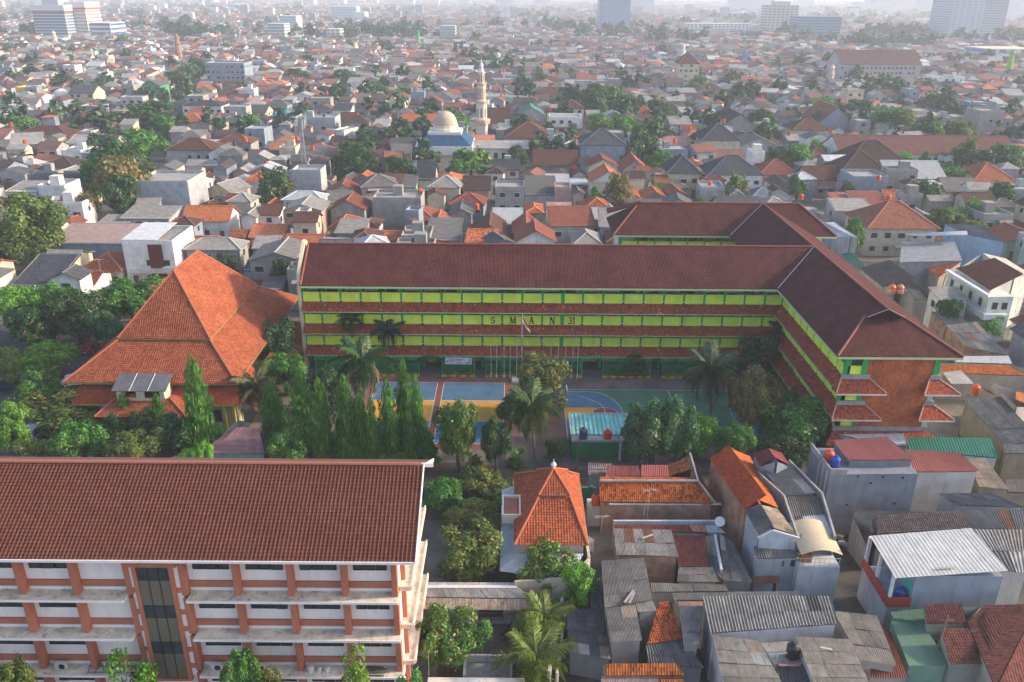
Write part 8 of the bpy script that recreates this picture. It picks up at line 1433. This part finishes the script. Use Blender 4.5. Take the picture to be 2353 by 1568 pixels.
for v, x, y, h, l in (('N7', 1700, 1300, 6.5, 'leaning utility pole right of the red end wall'), ('N4', 155, 290, 6.0, 'thin wooden pole beside the green shed wall'), ('Z6', 745, 1480, 7.0, 'utility pole among the trees below the right wing'), ('Y3', 1720, 1560, 7.0, 'rusty pole at the green courtyard roof'), ('Z6', 1560, 290, 8, 'utility pole beside the dark tiled roofs'), ('Z6', 1780, 560, 7, 'street lamp pole beside the wavy balcony house')):
    b = at(v, x, y); t = thing('utility_pole', l, 'pole', tuple(b), 'utility poles'); m = MB(); m.tube([b, b+Vector((.3, 0, h))], .09, 6, .06); m.build('pole', M['plain'], t, (.2, .15, .11)); m = MB(); m.bar(b+Vector((-.3, 0, h-.5)), b+Vector((.9, 0, h-.5)), .06); m.build('cross_arm', M['plain'], t, (.15, .13, .11))
def wire(a, b, sag, label):
    m = MB(); P = [a.lerp(b, f)-Vector((0, 0, sag*4*f*(1-f))) for f in np.linspace(0, 1, 9)]; m.tube(P, .022, 4); build_at(m, 'overhead_wire', M['black'], label=label, cat='wire', group='overhead wires')
wire(at('N7', 1700, 1300)+Vector((.3, 0, 6.0)), at('Z6', 745, 1480)+Vector((.3, 0, 6.5)), .8, 'wire crossing below the red end wall'); wire(at('Y3', 1720, 1560)+Vector((.3, 0, 6.5)), at('Y3', 1540, 1150, 4.5), .4, 'wire over the green courtyard roof'); wire(at('N4', 155, 290)+Vector((.3, 0, 5.5)), at('Z5', 1650, 1400)+Vector((0, 0, 4)), .5, 'wire from the wooden pole to the shed')
rl = random.Random(8)
for v, x, y, z, L_, a, c, l in (('C6', 430, 70, 4.95, 1.9, 1.0, (.3, .27, .24), 'long loose batten on the tall shed roof'), ('C6', 470, 90, 4.95, 1.6, 1.15, (.25, .23, .21), 'short loose batten on the tall shed roof'), ('N4', 860, 950, 4.25, 1.3, .5, (.4, .36, .3), 'wooden plank lying on the grey sheet roof'), ('Y3', 1060, 1350, 4.95, .9, -.3, (.4, .38, .35), 'small plank on the pale weathered sheets'), ('Y3', 1850, 820, 7.4, 1.6, .05, (.35, .32, .28), 'thin board on the wide white roof'), ('Y3', 820, 1460, 4.2, 1.7, 0, (.3, .14, .11), 'faded red sheet beside the black tank')):
    p = at(v, x, y, z); t = thing('loose_board', l, 'board', tuple(p)); m = MB(); d = Vector((math.cos(a), math.sin(a), 0)); m.obb(p+Vector((0, 0, .05)), d*L_/2, Vector((-d.y, d.x, 0))*.1, (0, 0, .02)); m.build('board', M['plain'], t, c)
# white modern house: panel, window, balcony
for o in list(bpy.data.objects):
    if o.get('label', '').startswith('white modern house'): WM = o
x, y = WM.location.x, WM.location.y; vs_ = [v.co for v in [c for c in WM.children if c.name.startswith('wall')][0].data.vertices]; wv = Vector([max(v[i] for v in vs_)-min(v[i] for v in vs_) for i in range(3)]); X0, X1, Y0 = x-wv.x/2, x+wv.x/2, y-wv.y/2
m = MB(); m.box(X0+wv.x*.5, X0+wv.x*.78, Y0-.15, Y0-.1, .5, 8.4); m.build('maroon_panel', M['wall_clean'], WM, (.13, .035, .03)); m = MB(); m.box(X1-2.2, X1+.9, Y0-1.3, Y0-.12, 3.0, 3.2); m.box(X1-2.2, X1+.9, Y0-1.3, Y0-1.2, 3.2, 4.2); m.build('front_balcony', M['wall_clean'], WM, (.6, .58, .55)); m = MB(); m.slab([(X0, Y0, 9.3), (X1-3, Y0, 9.3), (X1-3, y+wv.y/2, 9.9), (X0, y+wv.y/2, 9.9)], .08); m.build('white_roof_sheet', M['sheet'], WM, (.5, .52, .55))
# ------------------------------------------------------------------ people on the top gallery
def person(x, y, z, label, shirt, pants, pose='stand'):
    t = thing('person', label, 'person', (x, y, z)); J = {'pel': (0, 0, .92), 'ch': (0, -.02, 1.25), 'nk': (0, -.02, 1.48), 'hd': (0, -.03, 1.66), 'lh': (-.1, 0, .88), 'lk': (-.11, -.03, .48), 'lf': (-.11, .02, .06), 'lt': (-.11, -.14, .04), 'rh': (.1, 0, .88), 'rk': (.12, -.05, .48), 'rf': (.12, 0, .06), 'rt': (.12, -.15, .04), 'ls': (-.19, -.01, 1.42), 'le': (-.25, .0, 1.14), 'lw': (-.24, -.12, .92), 'rs': (.19, -.01, 1.42), 're': (.26, 0, 1.14), 'rw': (.22, -.16, .98)}
    if pose == 'sit':
        for k in J: J[k] = (J[k][0], J[k][1], J[k][2]-.45)
        J.update(lk=(-.12, -.42, .5), rk=(.12, -.42, .5), lf=(-.12, -.4, .06), rf=(.12, -.4, .06), lt=(-.12, -.54, .04), rt=(.12, -.54, .04))
    Rd = {'pel': .15, 'ch': .17, 'nk': .06, 'hd': .11, 'lh': .1, 'lk': .065, 'lf': .045, 'lt': .035, 'rh': .1, 'rk': .065, 'rf': .045, 'rt': .035, 'ls': .06, 'le': .045, 'lw': .032, 'rs': .06, 're': .045, 'rw': .032}
    ks = list(J); E_ = [('pel', 'ch'), ('ch', 'nk'), ('nk', 'hd'), ('pel', 'lh'), ('lh', 'lk'), ('lk', 'lf'), ('lf', 'lt'), ('pel', 'rh'), ('rh', 'rk'), ('rk', 'rf'), ('rf', 'rt'), ('ch', 'ls'), ('ls', 'le'), ('le', 'lw'), ('ch', 'rs'), ('rs', 're'), ('re', 'rw')]
    me = bpy.data.meshes.new('body'); me.from_pydata([J[k] for k in ks], [(ks.index(a), ks.index(b)) for a, b in E_], []); bm_ = bmesh.new(); bm_.from_mesh(me); sl_ = bm_.verts.layers.skin.verify(); bm_.verts.ensure_lookup_table()
    for i, k in enumerate(ks): bm_.verts[i][sl_].radius = (Rd[k], Rd[k]); bm_.verts[i][sl_].use_root = (k == 'pel')
    bm_.to_mesh(me); bm_.free()
    o = link('body', me, t)
    g = NG('clothed_body'); zc = g.n('SeparateXYZ', None, i0=g.coord()).outputs[2]; wz = J['pel'][2]+.05; nz = J['nk'][2]+.02; c = g.mix(g.math('GREATER_THAN', zc, wz), pants, shirt); c = g.mix(g.math('GREATER_THAN', zc, nz), c, (.28, .16, .1)); c = g.mix(g.math('GREATER_THAN', zc, J['hd'][2]+.04), c, (.015, .012, .01)); me.materials.append(g.surf(c, .8))
    md = o.modifiers.new('skin', 'SKIN')
    o.modifiers.new('sub', 'SUBSURF').levels = 1; o.modifiers['sub'].render_levels = 1
person(21.6, 117.2, 11.0, 'dark clothed person standing at a door on the top gallery', (.02, .02, .03), (.015, .015, .02)); person(17.9, 117.4, 11.0, 'person in pale shirt sitting on the top gallery', (.3, .22, .22), (.03, .03, .04), 'sit')
ch = thing('gallery_chair', 'dark chair under the seated person on the top gallery', 'chair', (17.9, 117.45, 11)); m = MB(); m.box(17.7, 18.1, 117.25, 117.65, 11.36, 11.4); m.build('seat', M['black'], ch); m = MB(); m.box(17.7, 18.1, 117.6, 117.65, 11.4, 11.85); m.build('backrest', M['black'], ch)
for dx in (.03, .37):
    for dy in (.03, .37): m = MB(); m.box(17.7+dx-.02, 17.7+dx+.02, 117.25+dy-.02, 117.25+dy+.02, 11.0, 11.36); m.build('leg', M['black'], ch)
# ------------------------------------------------------------------ undergrowth in the garden
rg_ = random.Random(4)
for k in range(46):
    x, y = rg_.uniform(-66, 14), rg_.uniform(80, 95)
    if -12 < x < 0 and y > 90 or -57 < x < -35 and y > 91 or 7 < x: continue
    if any(abs(x-q) < 0 for q in ()): continue
    o = soft_bush('garden_shrub', '', x, y, 0, rg_.uniform(1.0, 2.0), rg_.uniform(.9, 1.6), rg_.uniform(1.0, 2.4), rg_.choice([(.05, .14, .03), (.07, .2, .03), (.1, .15, .03), (.04, .11, .035)]), 420, None, .2, 'low garden shrubs'); LAB.append((o, 'low green', 'garden shrub', x, y))
LM.extend([('the garden hut', -27, 84), ('the prayer hall', 4, 71), ('the near office block', -25, 56), ('the pump shed', 11, 92), ('the volleyball courts', -6, 101), ('the basketball court', 23, 101), ('the hall porch', -47, 93), ('the parked black car', -69, 120), ('the walkway shelter', 1, 56)])
# ------------------------------------------------------------------ labels for houses and trees: look, side and nearest landmark, with a rank where looks repeat
LM2 = LM
groups = {}
for e in LAB:
    o, adj, noun, x, y = e[:5]; wall = e[5] if len(e) > 5 else ''
    nm, lx, ly = min(LM2, key=lambda l: (l[1]-x)**2+((l[2]-y)*.8)**2); dx, dy = x-lx, y-ly
    side = ('right of' if dx > 0 else 'left of') if abs(dx) > abs(dy)*.8 else ('behind' if dy > 0 else 'in front of')
    groups.setdefault((adj, noun, wall, side, nm), []).append((math.hypot(dx, dy), o))
RK = ['', 'second closest', 'third closest', 'fourth closest', 'fifth closest', 'sixth closest', 'seventh closest', 'eighth closest', 'ninth closest', 'tenth closest']
for (adj, noun, wall, side, nm), L in groups.items():
    L.sort(key=lambda q: q[0])
    for i, (_, o) in enumerate(L):
        r_ = ('' if len(L) == 1 else 'closest ' if i == 0 else RK[min(i, 9)]+' ')
        if noun == 'house':
            s = f"{r_}{adj} {wall} house {side} {nm}" if 'flat' in adj else f"{r_}{wall} house with {adj} roof {side} {nm}".replace('roofed roof', 'roof').replace('gable fronted', 'gabled').replace('long ridged', 'ridged')
            if len(s.split()) > 16: s = s.replace(' tile ', ' ').replace(' sheet ', ' ')
            if len(s.split()) > 16: s = s.replace(wall+' ', '', 1).replace('with ', 'under ')
            if len(s.split()) > 16: s = ' '.join(w for w in s.split() if w not in ('topped', 'ridged', 'hipped'))
        else: s = f"{r_}{adj} {noun} {side} {nm}"
        o['label'] = ' '.join(s.split())
